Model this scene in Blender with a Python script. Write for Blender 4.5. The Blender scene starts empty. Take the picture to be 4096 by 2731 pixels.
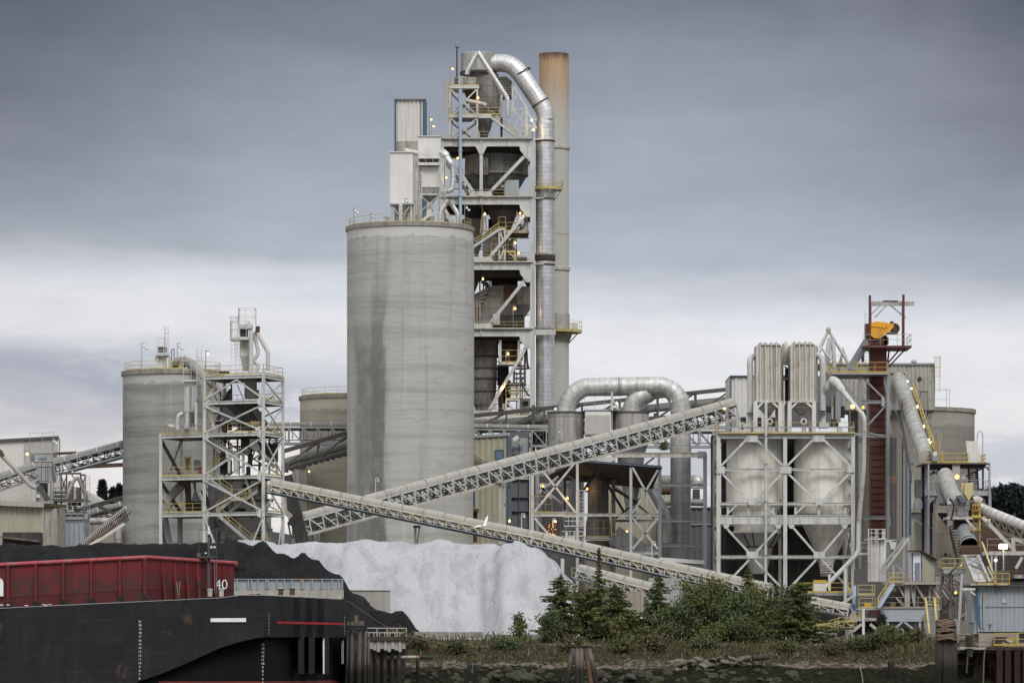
import bpy, math, random
import numpy as np
from mathutils import Vector as V, noise as mnoise
random.seed(7); rng = np.random.default_rng(7)
scene = bpy.context.scene
C = scene.collection
PI = math.pi
F, CX, HY, CZ = 15674.0, 2048.0, 2534.0, 0.8
def P(px, py, Y): return V(((px-CX)*Y/F, Y, CZ+(HY-py)*Y/F))
class Vw:
 def __init__(s, x0, y0, k): s.x0, s.y0, s.k = x0, y0, k
 def __call__(s, x, y, Y): return P(s.x0+x/s.k, s.y0+y/s.k, Y)
 def m(s, d, Y): return d/s.k*Y/F
t1, t2, t3 = Vw(1700,150,2.412), Vw(1750,700,2.852), Vw(1850,1000,2.306)
gz, md, m2 = Vw(2050,1450,2.613), Vw(1850,1750,2.138), Vw(1100,1560,1.809)
r6, r7, ra, rb, rc = Vw(2800,1250,2.851), Vw(2800,1700,2.24), Vw(3250,1150,2.4125), Vw(3300,1750,2.8505), Vw(3200,2150,2.625)
ba, bb, bc, bd = Vw(0,2100,2.485), Vw(700,2100,2.352), Vw(2000,2150,1.809), Vw(1300,2350,2.613)
sr, lc, sb, ls, r2 = Vw(1350,350,2.614), Vw(0,1700,3.136), Vw(1100,1500,2.306), Vw(600,1680,3.015), Vw(440,1200,1.568)
rd, re, rf = Vw(3500,2000,3.485), Vw(3500,1700,3.485), Vw(3800,2300,3.638)
Z = V((0,0,1))
def sub(p, d): return V((p[0], p[1], p[2]-d))
def up(p, d): return V((p[0], p[1], p[2]+d))
def back(p, d): return V((p[0], p[1]+d, p[2]))
def right(p, d): return V((p[0]+d, p[1], p[2]))
def atz(p, z): return V((p[0], p[1], z))
def lerp(a, b, t): return V(a)+(V(b)-V(a))*t
def smooth(pts, k=5):
 pts = [V(p) for p in pts]; out = []
 n = len(pts)
 for i in range(n-1):
  a, b, c, d = pts[max(i-1,0)], pts[i], pts[i+1], pts[min(i+2,n-1)]
  for j in range(k):
   t = j/k
   out.append(0.5*((2*b)+(c-a)*t+(2*a-5*b+4*c-d)*t*t+(3*b-a-3*c+d)*t**3))
 out.append(pts[-1]); return out

class MB:
 def __init__(s):
  s.v, s.f, s.uv, s.sm = [], [], [], []
 def face(s, pts, uv=None, sm=False):
  i = len(s.v); s.v.extend([tuple(p) for p in pts]); s.f.append(tuple(range(i, i+len(pts)))); s.uv.append(uv); s.sm.append(sm); return s
 def hexa(s, a, dx, dy, dz):
  a, dx, dy, dz = V(a), V(dx), V(dy), V(dz); i = len(s.v)
  for k in range(8): s.v.append(tuple(a+(dx if k&1 else V())+(dy if k&2 else V())+(dz if k&4 else V())))
  fl = [(0,2,3,1),(4,5,7,6),(0,1,5,4),(2,6,7,3),(0,4,6,2),(1,3,7,5)]
  if dx.cross(dy).dot(dz) < 0: fl = [q[::-1] for q in fl]
  for q in fl: s.f.append(tuple(i+j for j in q)); s.uv.append(None); s.sm.append(False)
  return s
 def box(s, lo, hi): return s.hexa(lo, (hi[0]-lo[0],0,0), (0,hi[1]-lo[1],0), (0,0,hi[2]-lo[2]))
 def pbox(s, w, x0, y0, x1, y1, Y, d):          # front face seen at (x0,y0)-(x1,y1) at distance Y, d metres deep
  a, b = w(x0,y1,Y), w(x1,y0,Y)
  return s.box((a.x, Y, a.z), (b.x, Y+d, b.z))
 def bar(s, p, q, w, h=None):
  p, q = V(p), V(q); h = h or w; d = q-p
  if d.length < 1e-5: return s
  u = d.normalized(); side = u.cross(Z)
  if side.length < 0.05: side = V((1,0,0))
  side.normalize(); n = side.cross(u).normalized()
  return s.hexa(p-side*w/2-n*h/2, side*w, d, n*h)
 def girder(s, p, q, w, h, tf=0.12):
  p, q = V(p), V(q); hh = V((0,0,h/2))
  s.bar(p+hh-V((0,0,tf/2)), q+hh-V((0,0,tf/2)), w, tf); s.bar(p-hh+V((0,0,tf/2)), q-hh+V((0,0,tf/2)), w, tf)
  return s.bar(p, q, w*0.45, h-2*tf)
 def grid(s, rows, uvs, close=False, sm=True):
  i = len(s.v); n = len(rows[0])
  for r in rows: s.v.extend([tuple(p) for p in r])
  for a in range(len(rows)-1):
   for b in range(n if close else n-1):
    c = (b+1) % n
    s.f.append((i+a*n+b, i+a*n+c, i+(a+1)*n+c, i+(a+1)*n+b))
    s.uv.append((uvs[a][b], uvs[a][b+1] if b+1 < len(uvs[a]) else uvs[a][c], uvs[a+1][b+1] if b+1 < len(uvs[a]) else uvs[a+1][c], uvs[a+1][b])); s.sm.append(sm)
  return s
 def tube(s, pts, r, n=14, cap=True):
  pts = [V(p) for p in pts]; m = len(pts)
  rs = list(r) if isinstance(r, (list, tuple)) else [r]*m
  tg = []
  for i in range(m):
   a = (pts[i]-pts[i-1]).normalized() if i else None
   b = (pts[i+1]-pts[i]).normalized() if i < m-1 else None
   t = (a+b) if a and b else (a or b)
   tg.append((t.normalized(), 1/max(0.5, t.length/2) if a and b else 1))
  t0 = tg[0][0]; u = t0.cross(Z)
  if u.length < 0.1: u = t0.cross(V((0,1,0)))
  u.normalize(); rows, uvs, L = [], [], 0
  for i in range(m):
   t = tg[i][0]; u = (u-t*u.dot(t)).normalized(); w = t.cross(u)
   if i: L += (pts[i]-pts[i-1]).length
   rows.append([pts[i]+(u*math.cos(2*PI*k/n)+w*math.sin(2*PI*k/n))*rs[i]*(1 if m > 2 and 0 < i < m-1 else 1) for k in range(n)])
   uvs.append([(2*PI*k/n*rs[i], L) for k in range(n+1)])
  s.grid(rows, uvs, True)
  if cap:
   s.face(rows[0][::-1]); s.face(rows[-1])
  return s
 def lathe(s, c, prof, n=32, a0=0.0, a1=2*PI, cap=True):
  c = V(c); full = abs(a1-a0-2*PI) < 1e-4
  k = n if full else n+1; L = 0
  for (ra_, za), (rb_, zb) in zip(prof[:-1], prof[1:]):
   sl = math.hypot(rb_-ra_, zb-za); rows, uvs = [], []
   for (r, z, l) in ((ra_, za, L), (rb_, zb, L+sl)):
    rows.append([c+V((r*math.cos(a0+(a1-a0)*i/n), r*math.sin(a0+(a1-a0)*i/n), z)) for i in range(k)])
    uvs.append([((a0+(a1-a0)*i/n)*max(ra_, rb_), l) for i in range(n+1)])
   s.grid(rows, uvs, full); L += sl
  if cap and full:
   for (r, z), fl in ((prof[0], True), (prof[-1], False)):
    if r > 0.01:
     ring = [c+V((r*math.cos(2*PI*i/n), r*math.sin(2*PI*i/n), z)) for i in range(n)]
     s.face(ring[::-1] if fl else ring)
  return s
 def extr(s, poly, vec):
  poly = [V(p) for p in poly]; vec = V(vec); q = [p+vec for p in poly]
  nrm = sum(((poly[i]-poly[0]).cross(poly[(i+1) % len(poly)]-poly[0]) for i in range(len(poly))), V())
  if nrm.dot(vec) > 0: poly, q = poly[::-1], q[::-1]
  s.face(poly); s.face(q[::-1]); n = len(poly)
  for i in range(n):
   j = (i+1) % n
   s.face([poly[j], poly[i], q[i], q[j]])
  return s
 def frustum(s, c, wx, wy, z0, vx, vy, z1):     # rectangular hopper: top size (wx,wy) at z0, bottom (vx,vy) at z1
  a = [V((c[0]+i*wx/2, c[1]+j*wy/2, z0)) for i, j in ((-1,-1),(1,-1),(1,1),(-1,1))]
  b = [V((c[0]+i*vx/2, c[1]+j*vy/2, z1)) for i, j in ((-1,-1),(1,-1),(1,1),(-1,1))]
  for i in range(4):
   j = (i+1) % 4
   s.face([a[i], b[i], b[j], a[j]])
  s.face(a); s.face(b[::-1]); return s
 def corr(s, p, q, z0, z1, per=0.6, dep=0.09):  # ribbed sheet wall from p to q, ribs towards the side with the smaller y (or x)
  p, q = V(p), V(q); d = V((q.x-p.x, q.y-p.y, 0)); L = d.length; u = d/L; n = V((u.y, -u.x, 0))
  prof, k = [], max(1, round(L/per)); w = L/k
  for i in range(k):
   for f, o in ((0,0),(0.36,0),(0.5,1),(0.86,1)): prof.append((i*w+f*w, o*dep))
  prof.append((L, 0)); pts = [V((p.x, p.y, 0))+u*a+n*o for a, o in prof]
  rows = [[atz(x, z0) for x in pts], [atz(x, z1) for x in pts]]
  uvs = [[(a, z0) for a, o in prof], [(a, z1) for a, o in prof]]
  return s.grid(rows, uvs, False, False)
 def rail(s, path, h=1.07, sp=1.7, r=0.06, closed=False, mid=True, toe=True):
  r = min(r, 0.052+0.35*max(0, r-0.06))
  path = [V(p) for p in path]
  if closed: path = path+[path[0]]
  acc = 0.0
  for a, b in zip(path[:-1], path[1:]):
   s.bar(up(a,h), up(b,h), r); L = (b-a).length
   if mid: s.bar(up(a,h*0.52), up(b,h*0.52), r*0.8)
   if toe: s.bar(up(a,0.09), up(b,0.09), r*0.5, 0.16)
   while acc <= L:
    q = lerp(a, b, acc/L if L else 0); s.bar(q, up(q,h), r*0.9); acc += sp
   acc -= L
  q = path[-1]; s.bar(q, up(q,h), r*0.9)
  return s
 def ladder(s, b, h, w=0.75, hoop=True, r=0.05, d=-0.75):
  b = V(b)
  for i in (-1, 1): s.bar(right(b,i*w*0.33), up(right(b,i*w*0.33),h), r)
  z = 0.3
  while z < h: s.bar(up(right(b,-w*0.33),z), up(right(b,w*0.33),z), r*0.6); z += 0.45
  if hoop:
   ang = [PI*k/5 for k in range(6)]
   ring = [V((b.x-w/2*math.cos(a), b.y+d*math.sin(a), 0)) for a in ang]
   for q in ring[1:5:1]: s.bar(atz(q,b.z+2.2), atz(q,b.z+h), r*0.6)
   z = 2.2
   while z <= h+0.01:
    for a, c in zip(ring[:-1], ring[1:]): s.bar(atz(a,b.z+z), atz(c,b.z+z), r*0.7)
    z += 1.3
  return s

ALL, NAMES = [], set()
def props(o, label=None, cat=None, group=None, kind=None):
 for k, v in (('label',label),('category',cat),('group',group),('kind',kind)):
  if v: o[k] = v
def link(o): C.objects.link(o); return o
def make_mesh(name, mb, off):
 me = bpy.data.meshes.new(name); off = np.array(off)
 v = np.array(mb.v, dtype=float)-off
 me.from_pydata(v.tolist(), [], mb.f)
 uvl = me.uv_layers.new(name='UVMap'); out = np.zeros((len(me.loops), 2)); k = 0
 W = np.array(mb.v, dtype=float)
 for f, uv in zip(mb.f, mb.uv):
  n = len(f)
  if uv is not None: out[k:k+n] = uv
  else:
   a, b, c = W[f[0]], W[f[1]], W[f[2]]; e, g = b-a, c-a
   nx, ny, nz = e[1]*g[2]-e[2]*g[1], e[2]*g[0]-e[0]*g[2], e[0]*g[1]-e[1]*g[0]
   l = math.sqrt(nx*nx+ny*ny+nz*nz) or 1
   if abs(nz)/l > 0.75: out[k:k+n] = W[list(f)][:, :2]
   else:
    h = math.hypot(nx, ny) or 1; pts = W[list(f)]
    out[k:k+n, 0] = (-ny*pts[:,0]+nx*pts[:,1])/h; out[k:k+n, 1] = pts[:,2]
  k += n
 uvl.data.foreach_set('uv', out.ravel())
 me.polygons.foreach_set('use_smooth', np.array(mb.sm, dtype=bool)); me.update()
 return me
class Th:
 def __init__(s, name, label, cat, group=None):
  s.name, s.label, s.cat, s.group, s.parts, s.lights = name, label, cat, group, [], []; ALL.append(s)
 def p(s, name, mat, parent=None, label=None):
  mb = MB(); mb.meta = (name, mat, parent, label); s.parts.append(mb); return mb
 def b(s, name, mat, p, q, w, h=None, parent=None): return s.p(name, mat, parent).bar(p, q, w, h)
 def tube(s, name, mat, pts, r, n=16): return s.p(name, mat).tube(pts, r, n)
 def rail(s, mat, path, **k): return s.p('railing', mat).rail(path, **k)
 def stair(s, p, q, w, ms, mr):
  p, q = V(p), V(q); st = s.p('staircase', ms); hd = s.p('handrail', mr, st)
  n = max(3, int(abs(q.z-p.z)/0.28))
  for dy in (0, w): st.bar(back(p,dy), back(q,dy), 0.09, 0.36)
  for i in range(1, n):
   m = lerp(p, q, i/n); st.hexa(m+V((-0.16,0.05,-0.03)), (0.32,0,0), (0,w-0.1,0), (0,0,0.06))
  for dy in (-0.02, w+0.02):
   for h in (0.55, 1.05): hd.bar(up(back(p,dy),h), up(back(q,dy),h), 0.06)
   k = max(2, int((q-p).length/1.3))
   for i in range(k+1): m = back(lerp(p, q, i/k), dy); hd.bar(up(m,0.1), up(m,1.05), 0.055)
  return st
 def build(s):
  vs = np.concatenate([np.array(m.v) for m in s.parts if m.v]); lo, hi = vs.min(0), vs.max(0)
  loc = V(((lo[0]+hi[0])/2, (lo[1]+hi[1])/2, lo[2]))
  e = link(bpy.data.objects.new(s.name, None)); e.location = loc; e.empty_display_size = 0.5
  props(e, s.label, s.cat, s.group); s.obj = e; made = {}
  for m in s.parts:
   if not m.v: continue
   nme, mat, par, lab = m.meta; me = make_mesh(nme, m, loc); me.materials.append(mat)
   o = link(bpy.data.objects.new(nme, me)); o.parent = made[id(par)] if par is not None else e; made[id(m)] = o
   if lab: o['label'] = lab
  for (pos, en, col, rad) in s.lights:
   ld = bpy.data.lights.new('lamp_light', 'POINT'); ld.energy, ld.color, ld.shadow_soft_size = en, col, rad
   lo_ = link(bpy.data.objects.new('lamp_light', ld)); lo_.parent = e; lo_.location = V(pos)-loc
class Solo(Th):
 def __init__(s, name, label, cat, mat, group=None, kind=None):
  Th.__init__(s, name, label, cat, group); s.mat, s.kind, s.mb = mat, kind, MB()
 def build(s):
  vs = np.array(s.mb.v); lo, hi = vs.min(0), vs.max(0); loc = V(((lo[0]+hi[0])/2, (lo[1]+hi[1])/2, lo[2]))
  me = make_mesh(s.name, s.mb, loc); me.materials.append(s.mat)
  o = link(bpy.data.objects.new(s.name, me)); o.location = loc; props(o, s.label, s.cat, s.group, s.kind); s.obj = o
def solo(name, label, cat, mat, group=None, kind=None): return Solo(name, label, cat, mat, group, kind).mb
class NT:
 def __init__(s, tree): s.t = tree
 def n(s, typ, **k):
  x = s.t.nodes.new(typ)
  for a, b in k.items(): setattr(x, a, b)
  return x
 def l(s, a, b): s.t.links.new(a, b)
 def math(s, op, a, b=None, clamp=False):
  x = s.n('ShaderNodeMath', operation=op, use_clamp=clamp)
  for i, q in enumerate((a, b)):
   if q is None: continue
   if hasattr(q, 'is_linked'): s.l(q, x.inputs[i])
   else: x.inputs[i].default_value = q
  return x.outputs[0]
 def mix(s, f, a, b, blend='MIX'):
  x = s.n('ShaderNodeMix', data_type='RGBA', blend_type=blend)
  for i, q in ((0, f), (6, a), (7, b)):
   if hasattr(q, 'is_linked'): s.l(q, x.inputs[i])
   elif i == 0: x.inputs[0].default_value = q
   else: x.inputs[i].default_value = (*q[:3], 1)
  return x.outputs[2]
 def mapr(s, v, a, b, c=0.0, d=1.0, smooth=True):
  x = s.n('ShaderNodeMapRange', interpolation_type='SMOOTHSTEP' if smooth else 'LINEAR')
  s.l(v, x.inputs[0])
  for i, q in enumerate((a, b, c, d)): x.inputs[i+1].default_value = q
  return x.outputs[0]
 def noise(s, vec, scale, detail=6, rough=0.55, sc=None, off=None):
  if sc or off:
   m = s.n('ShaderNodeMapping'); s.l(vec, m.inputs[0])
   if sc: m.inputs[3].default_value = sc
   if off: m.inputs[1].default_value = off
   vec = m.outputs[0]
  x = s.n('ShaderNodeTexNoise'); s.l(vec, x.inputs['Vector'])
  x.inputs['Scale'].default_value, x.inputs['Detail'].default_value, x.inputs['Roughness'].default_value = scale, detail, rough
  return x.outputs['Fac']
 def ramp(s, f, stops):
  x = s.n('ShaderNodeValToRGB'); e = x.color_ramp.elements
  while len(e) < len(stops): e.new(0.5)
  for q, (p, c) in zip(e, stops): q.position, q.color = p, (*c[:3], 1)
  s.l(f, x.inputs[0]); return x.outputs[0]
def newmat(name):
 m = bpy.data.materials.new(name); m.use_nodes = True; nt = m.node_tree; b = nt.nodes['Principled BSDF']
 return m, NT(nt), b
def mul(c, k): return tuple(min(1, x*k) for x in c)
def paint(name, col, rough=0.6, metal=0.0, dirt=0.45, dcol=(0.13,0.115,0.095), rust=0.0, rcol=(0.16,0.065,0.025), rscale=0.5, seam=None, scol=0.55, bump=0.0, var=0.2, bscale=3.0, scuff=0.0, rz=None, spec=0.4, wet=None):
 m, t, b = newmat(name); oc = t.n('ShaderNodeTexCoord').outputs['Object']
 geo = t.n('ShaderNodeObjectInfo'); rv = t.n('ShaderNodeVectorMath', operation='ADD'); t.l(oc, rv.inputs[0])
 mm = t.n('ShaderNodeVectorMath', operation='SCALE'); t.l(geo.outputs['Location'], mm.inputs[0]); mm.inputs['Scale'].default_value = 0.37; t.l(mm.outputs[0], rv.inputs[1]); oc = rv.outputs[0]
 c = t.mix(t.noise(oc, 0.35, 8, 0.62), mul(col, 1-var), mul(col, 1+var*0.8))
 if dirt:
  st = t.noise(oc, 1.0, 5, 0.6, sc=(1.7,1.7,0.12)); pt = t.noise(oc, 0.8, 7, 0.6, off=(5,3,1))
  f = t.math('MULTIPLY', t.mapr(st, 0.45, 0.7), dirt); f2 = t.math('MULTIPLY', t.mapr(pt, 0.48, 0.72), dirt*0.8)
  c = t.mix(t.math('MAXIMUM', f, f2), c, dcol)
 if scuff: c = t.mix(t.math('MULTIPLY', t.mapr(t.noise(oc, 1.0, 8, 0.7, sc=(0.22,0.22,2.6), off=(4,4,4)), 0.52, 0.66), scuff), c, mul(col, 2.6)); c = t.mix(t.math('MULTIPLY', t.mapr(t.noise(oc, 1.0, 6, 0.7, sc=(2.2,2.2,0.15), off=(1,4,8)), 0.6, 0.7), scuff*0.6), c, mul(col, 4.5))
 if seam:
  uv = t.n('ShaderNodeTexCoord').outputs['UV']; sx = t.n('ShaderNodeSeparateXYZ'); t.l(uv, sx.inputs[0]); k = None
  for o, per, w in ((sx.outputs[0], seam[0], seam[2]), (sx.outputs[1], seam[1], seam[2])):
   if per:
    q = t.math('LESS_THAN', t.math('FRACT', t.math('DIVIDE', o, per)), w/per); k = q if k is None else t.math('MAXIMUM', k, q)
  pan = t.n('ShaderNodeTexWhiteNoise', noise_dimensions='2D'); cv = t.n('ShaderNodeCombineXYZ')
  for i, per in ((0, seam[0]), (1, seam[1])):
   if per: t.l(t.math('FLOOR', t.math('DIVIDE', sx.outputs[i], per)), cv.inputs[i])
  t.l(cv.outputs[0], pan.inputs['Vector'])
  pv = t.mapr(pan.outputs['Value'], 0, 1, 1-var*0.6, 1+var*0.4, False)
  vm = t.n('ShaderNodeVectorMath', operation='SCALE'); t.l(c, vm.inputs[0]); t.l(pv, vm.inputs['Scale']); c = vm.outputs[0]
  c = t.mix(k, c, mul(col, scol))
 b.inputs['Specular IOR Level'].default_value = spec
 if wet:
  g = t.n('ShaderNodeNewGeometry'); sz = t.n('ShaderNodeSeparateXYZ'); t.l(g.outputs['Position'], sz.inputs[0]); zn = t.math('ADD', sz.outputs[2], t.noise(oc, 1.5, 4)); c = t.mix(t.mapr(zn, wet[0], wet[1], 0.88, 0.0), c, (0.012,0.011,0.009))
 rfac = None
 if rust:
  rn = t.noise(oc, rscale, 9, 0.68, off=(9,2,4)); rfac = t.mapr(rn, 0.67-0.27*rust, 0.73-0.24*rust)
  if rz: sz = t.n('ShaderNodeSeparateXYZ'); t.l(t.n('ShaderNodeTexCoord').outputs['Object'], sz.inputs[0]); rfac = t.math('MULTIPLY', rfac, t.math('MULTIPLY', t.mapr(sz.outputs[2], rz[0], rz[0]+0.5), t.mapr(sz.outputs[2], rz[1]-0.8, rz[1]+0.6, 1, 0.12)))
  c = t.mix(rfac, c, t.mix(t.noise(oc, 4, 4), rcol, mul(rcol, 2.2)))
 t.l(c, b.inputs['Base Color']); b.inputs['Roughness'].default_value = rough
 rr = t.mapr(t.noise(oc, 1.3, 5), 0.3, 0.7, max(0.05, rough-0.1), min(1, rough+0.12), False); t.l(rr, b.inputs['Roughness'])
 if metal:
  if rfac is not None: t.l(t.math('MULTIPLY', t.math('SUBTRACT', 1.0, rfac), metal), b.inputs['Metallic'])
  else: b.inputs['Metallic'].default_value = metal
 if bump:
  bp = t.n('ShaderNodeBump'); bp.inputs['Strength'].default_value = 1.0; bp.inputs['Distance'].default_value = bump
  t.l(t.noise(oc, bscale, 6, 0.6), bp.inputs['Height']); t.l(bp.outputs[0], b.inputs['Normal'])
 return m
def concrete(name, col, H=57.0, stain=None, cap=1.6, band=0.45):
 """cast concrete: pour bands, vertical runs, paler band under the rim; stain = (centre angle, half width, bottom z, top z, strength)"""
 m, t, b = newmat(name); oc = t.n('ShaderNodeTexCoord').outputs['Object']
 sx = t.n('ShaderNodeSeparateXYZ'); t.l(oc, sx.inputs[0]); z = sx.outputs[2]
 c = t.mix(t.noise(oc, 0.12, 8, 0.6), mul(col, 0.84), mul(col, 1.12))
 hb = t.noise(oc, 1.0, 6, 0.65, sc=(0.05,0.05,0.85)); c = t.mix(t.math('MULTIPLY', t.mapr(hb, 0.46, 0.66), band), c, mul(col, 0.58))
 hp = t.noise(oc, 1.0, 8, 0.7, sc=(0.35,0.35,1.5), off=(3,1,0)); c = t.mix(t.math('MULTIPLY', t.mapr(hp, 0.5, 0.66), 0.4), c, mul(col, 0.65))
 vs = t.noise(oc, 1.0, 5, 0.6, sc=(0.8,0.8,0.025), off=(7,7,0)); c = t.mix(t.math('MULTIPLY', t.mapr(vs, 0.52, 0.72), 0.42), c, mul(col, 0.5))
 vl = t.noise(oc, 1.0, 4, 0.6, sc=(1.0,1.0,0.012), off=(1,5,0)); c = t.mix(t.math('MULTIPLY', t.mapr(vl, 0.62, 0.72), 0.3), c, mul(col, 1.45))
 sp = t.math('LESS_THAN', t.math('FRACT', t.math('DIVIDE', z, 1.22)), 0.05); c = t.mix(t.math('MULTIPLY', sp, 0.22), c, mul(col, 0.5))
 if stain:
  an = t.math('ARCTAN2', sx.outputs[0], t.math('MULTIPLY', sx.outputs[1], -1.0))
  wob = t.math('MULTIPLY', t.math('SUBTRACT', t.noise(oc, 1.0, 5, 0.6, sc=(0.5,0.5,0.12)), 0.5), 0.35)
  for (a0, hw, z0, z1, k) in stain:
   d = t.math('ABSOLUTE', t.math('SUBTRACT', t.math('ADD', an, wob), a0))
   f = t.math('MULTIPLY', t.mapr(d, hw*0.75, hw*1.25, 1.0, 0.0), t.math('MULTIPLY', t.mapr(t.math('ADD', z, t.math('MULTIPLY', wob, 12.0)), z0, z0+6), t.mapr(z, z1-5, z1+4, 1.0, 0.0)))
   mo = t.mapr(t.noise(oc, 1.0, 6, 0.65, sc=(0.5,0.5,0.35), off=(0,9,2)), 0.25, 0.6, 0.55, 1.0)
   c = t.mix(t.math('MULTIPLY', t.math('MULTIPLY', f, mo), abs(k)), c, mul(col, 0.26) if k > 0 else mul(col, 1.35))
 if cap:
  wz = t.math('ADD', z, t.math('MULTIPLY', t.math('SUBTRACT', t.noise(oc, 0.9, 4), 0.5), 1.6)); c = t.mix(t.math('MULTIPLY', t.mapr(wz, H-cap, H-cap+0.25), 0.8), c, mul(col, 1.3))
 t.l(c, b.inputs['Base Color']); b.inputs['Roughness'].default_value = 0.9
 bp = t.n('ShaderNodeBump'); bp.inputs['Distance'].default_value = 0.05; t.l(t.noise(oc, 1.4, 6, 0.6, sc=(1,1,2)), bp.inputs['Height']); t.l(bp.outputs[0], b.inputs['Normal'])
 return m
def leafmat(name, cols):
 m, t, b = newmat(name); g = t.n('ShaderNodeNewGeometry'); st = [(i/(len(cols)-1), c) for i, c in enumerate(cols)]
 t.l(t.ramp(g.outputs['Random Per Island'], st), b.inputs['Base Color']); b.inputs['Roughness'].default_value = 0.75; b.inputs['Specular IOR Level'].default_value = 0.2
 return m
def emit(name, col, k):
 m, t, b = newmat(name); b.inputs['Base Color'].default_value = (*col, 1); b.inputs['Emission Color'].default_value = (*col, 1); b.inputs['Emission Strength'].default_value = k
 return m
M = {}
M['white'] = paint('painted_steel_white', (0.50,0.51,0.49), 0.5, dirt=0.5, dcol=(0.2,0.185,0.165), rust=0.12)
M['cream'] = paint('painted_steel_cream', (0.44,0.42,0.37), 0.55, dirt=0.45, rust=0.3)
M['grey'] = paint('painted_steel_grey', (0.24,0.25,0.265), 0.5, dirt=0.4, rust=0.15)
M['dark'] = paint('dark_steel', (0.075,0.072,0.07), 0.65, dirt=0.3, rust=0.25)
M['nearblack'] = paint('near_black_steel', (0.035,0.032,0.03), 0.8, dirt=0.3)  # near black; also colours the sheet that stands for shade behind the tanks
M['rail'] = paint('pale_yellow_paint', (0.46,0.38,0.15), 0.55, dirt=0.45, var=0.12)
M['yellow'] = paint('strong_yellow_paint', (0.47,0.335,0.04), 0.55, dirt=0.45, var=0.1)
M['headyel'] = paint('orange_yellow_paint', (0.74,0.36,0.02), 0.45, dirt=0.2, rust=0.12)
M['whiterail'] = paint('white_rail_paint', (0.55,0.54,0.51), 0.55, dirt=0.3, rust=0.15)
M['greyrail'] = paint('galvanised_rail', (0.30,0.31,0.33), 0.5, dirt=0.2)
M['blue'] = paint('blue_trim_paint', (0.045,0.10,0.16), 0.5, dirt=0.2)
M['bluepipe'] = paint('pale_blue_paint', (0.36,0.44,0.55), 0.5, dirt=0.25)
M['bluechord'] = paint('slate_blue_steel', (0.085,0.11,0.16), 0.5, dirt=0.3)
M['galv'] = paint('galvanised_duct', (0.66,0.66,0.66), 0.36, metal=0.72, dirt=0.25, dcol=(0.22,0.2,0.18), seam=(4.4,0.62,0.05), scol=0.5, var=0.12, rust=0.05)
M['galvg'] = paint('weathered_duct', (0.52,0.515,0.50), 0.5, metal=0.4, dirt=0.5, dcol=(0.13,0.12,0.11), seam=(2.5,0.75,0.05), scol=0.5, var=0.14, rust=0.08)
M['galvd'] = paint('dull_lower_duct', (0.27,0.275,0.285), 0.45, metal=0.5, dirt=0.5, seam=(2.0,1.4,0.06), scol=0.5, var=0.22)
M['shell'] = paint('streaked_shell', (0.36,0.35,0.33), 0.6, metal=0.15, dirt=0.75, dcol=(0.12,0.1,0.09), seam=(0,5.2,0.09), scol=0.4, var=0.2)
M['vessel'] = paint('heat_stained_plate', (0.215,0.208,0.19), 0.75, dirt=0.55, dcol=(0.05,0.042,0.034), rust=0.46, rcol=(0.10,0.052,0.03), seam=(1.7,1.7,0.08), scol=0.45, var=0.4)
M['vesseld'] = paint('sooty_vessel_plate', (0.17,0.165,0.152), 0.8, dirt=0.5, dcol=(0.02,0.018,0.016), rust=0.25, rcol=(0.06,0.028,0.015), seam=(2.2,2.2,0.08), scol=0.5, var=0.35)
M['tank'] = paint('white_tank_paint', (0.70,0.68,0.62), 0.5, dirt=0.5, dcol=(0.38,0.32,0.23), seam=(0,3.7,0.05), scol=0.75, var=0.07, rust=0.05)
M['cone'] = paint('dusty_cone_steel', (0.62,0.60,0.54), 0.7, dirt=0.5, dcol=(0.3,0.27,0.22), var=0.15)
M['bag'] = paint('offwhite_panel', (0.60,0.585,0.555), 0.55, dirt=0.35, dcol=(0.32,0.28,0.23), rust=0.05, var=0.1)
M['bagrust'] = paint('rust_run_panel', (0.53,0.51,0.465), 0.6, dirt=0.6, dcol=(0.25,0.18,0.12), rust=0.12, var=0.12)
M['clean'] = paint('white_sheet_panel', (0.64,0.625,0.605), 0.5, dirt=0.16, dcol=(0.4,0.38,0.35), seam=(1.3,3.2,0.05), scol=0.8, var=0.06)
M['pale'] = paint('pale_duct_paint', (0.50,0.515,0.50), 0.5, dirt=0.32, var=0.12, rust=0.1)
M['sheet'] = paint('ribbed_sheet_pale', (0.58,0.565,0.535), 0.5, dirt=0.3, dcol=(0.33,0.31,0.28), var=0.1)
M['sheetg'] = paint('ribbed_sheet_grey', (0.34,0.345,0.34), 0.55, dirt=0.35, var=0.12)
M['sheett'] = paint('ribbed_sheet_tan', (0.37,0.355,0.27), 0.55, dirt=0.2, var=0.1, seam=(0,6,0.08))
M['sheeto'] = paint('ribbed_sheet_old', (0.37,0.355,0.315), 0.65, dirt=0.75, dcol=(0.11,0.095,0.08), var=0.18)
M['sheetb'] = paint('ribbed_sheet_blue_grey', (0.30,0.335,0.365), 0.5, dirt=0.25, rust=0.09, var=0.08)
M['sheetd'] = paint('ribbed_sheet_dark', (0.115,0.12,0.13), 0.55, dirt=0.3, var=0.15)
M['hood'] = paint('conveyor_hood_sheet', (0.35,0.335,0.30), 0.65, dirt=0.4, dcol=(0.2,0.185,0.16), var=0.14)
M['hoodd'] = paint('grey_hood_sheet', (0.23,0.225,0.21), 0.65, dirt=0.4, var=0.14)
M['hoodw'] = paint('mottled_hood_sheet', (0.40,0.39,0.36), 0.6, dirt=0.95, dcol=(0.10,0.09,0.075), var=0.3)
M['belt'] = paint('belt_rubber', (0.025,0.024,0.023), 0.85, dirt=0.3)
M['red'] = paint('red_oxide_paint', (0.105,0.032,0.023), 0.65, dirt=0.3, dcol=(0.05,0.02,0.015), var=0.2)
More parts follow.
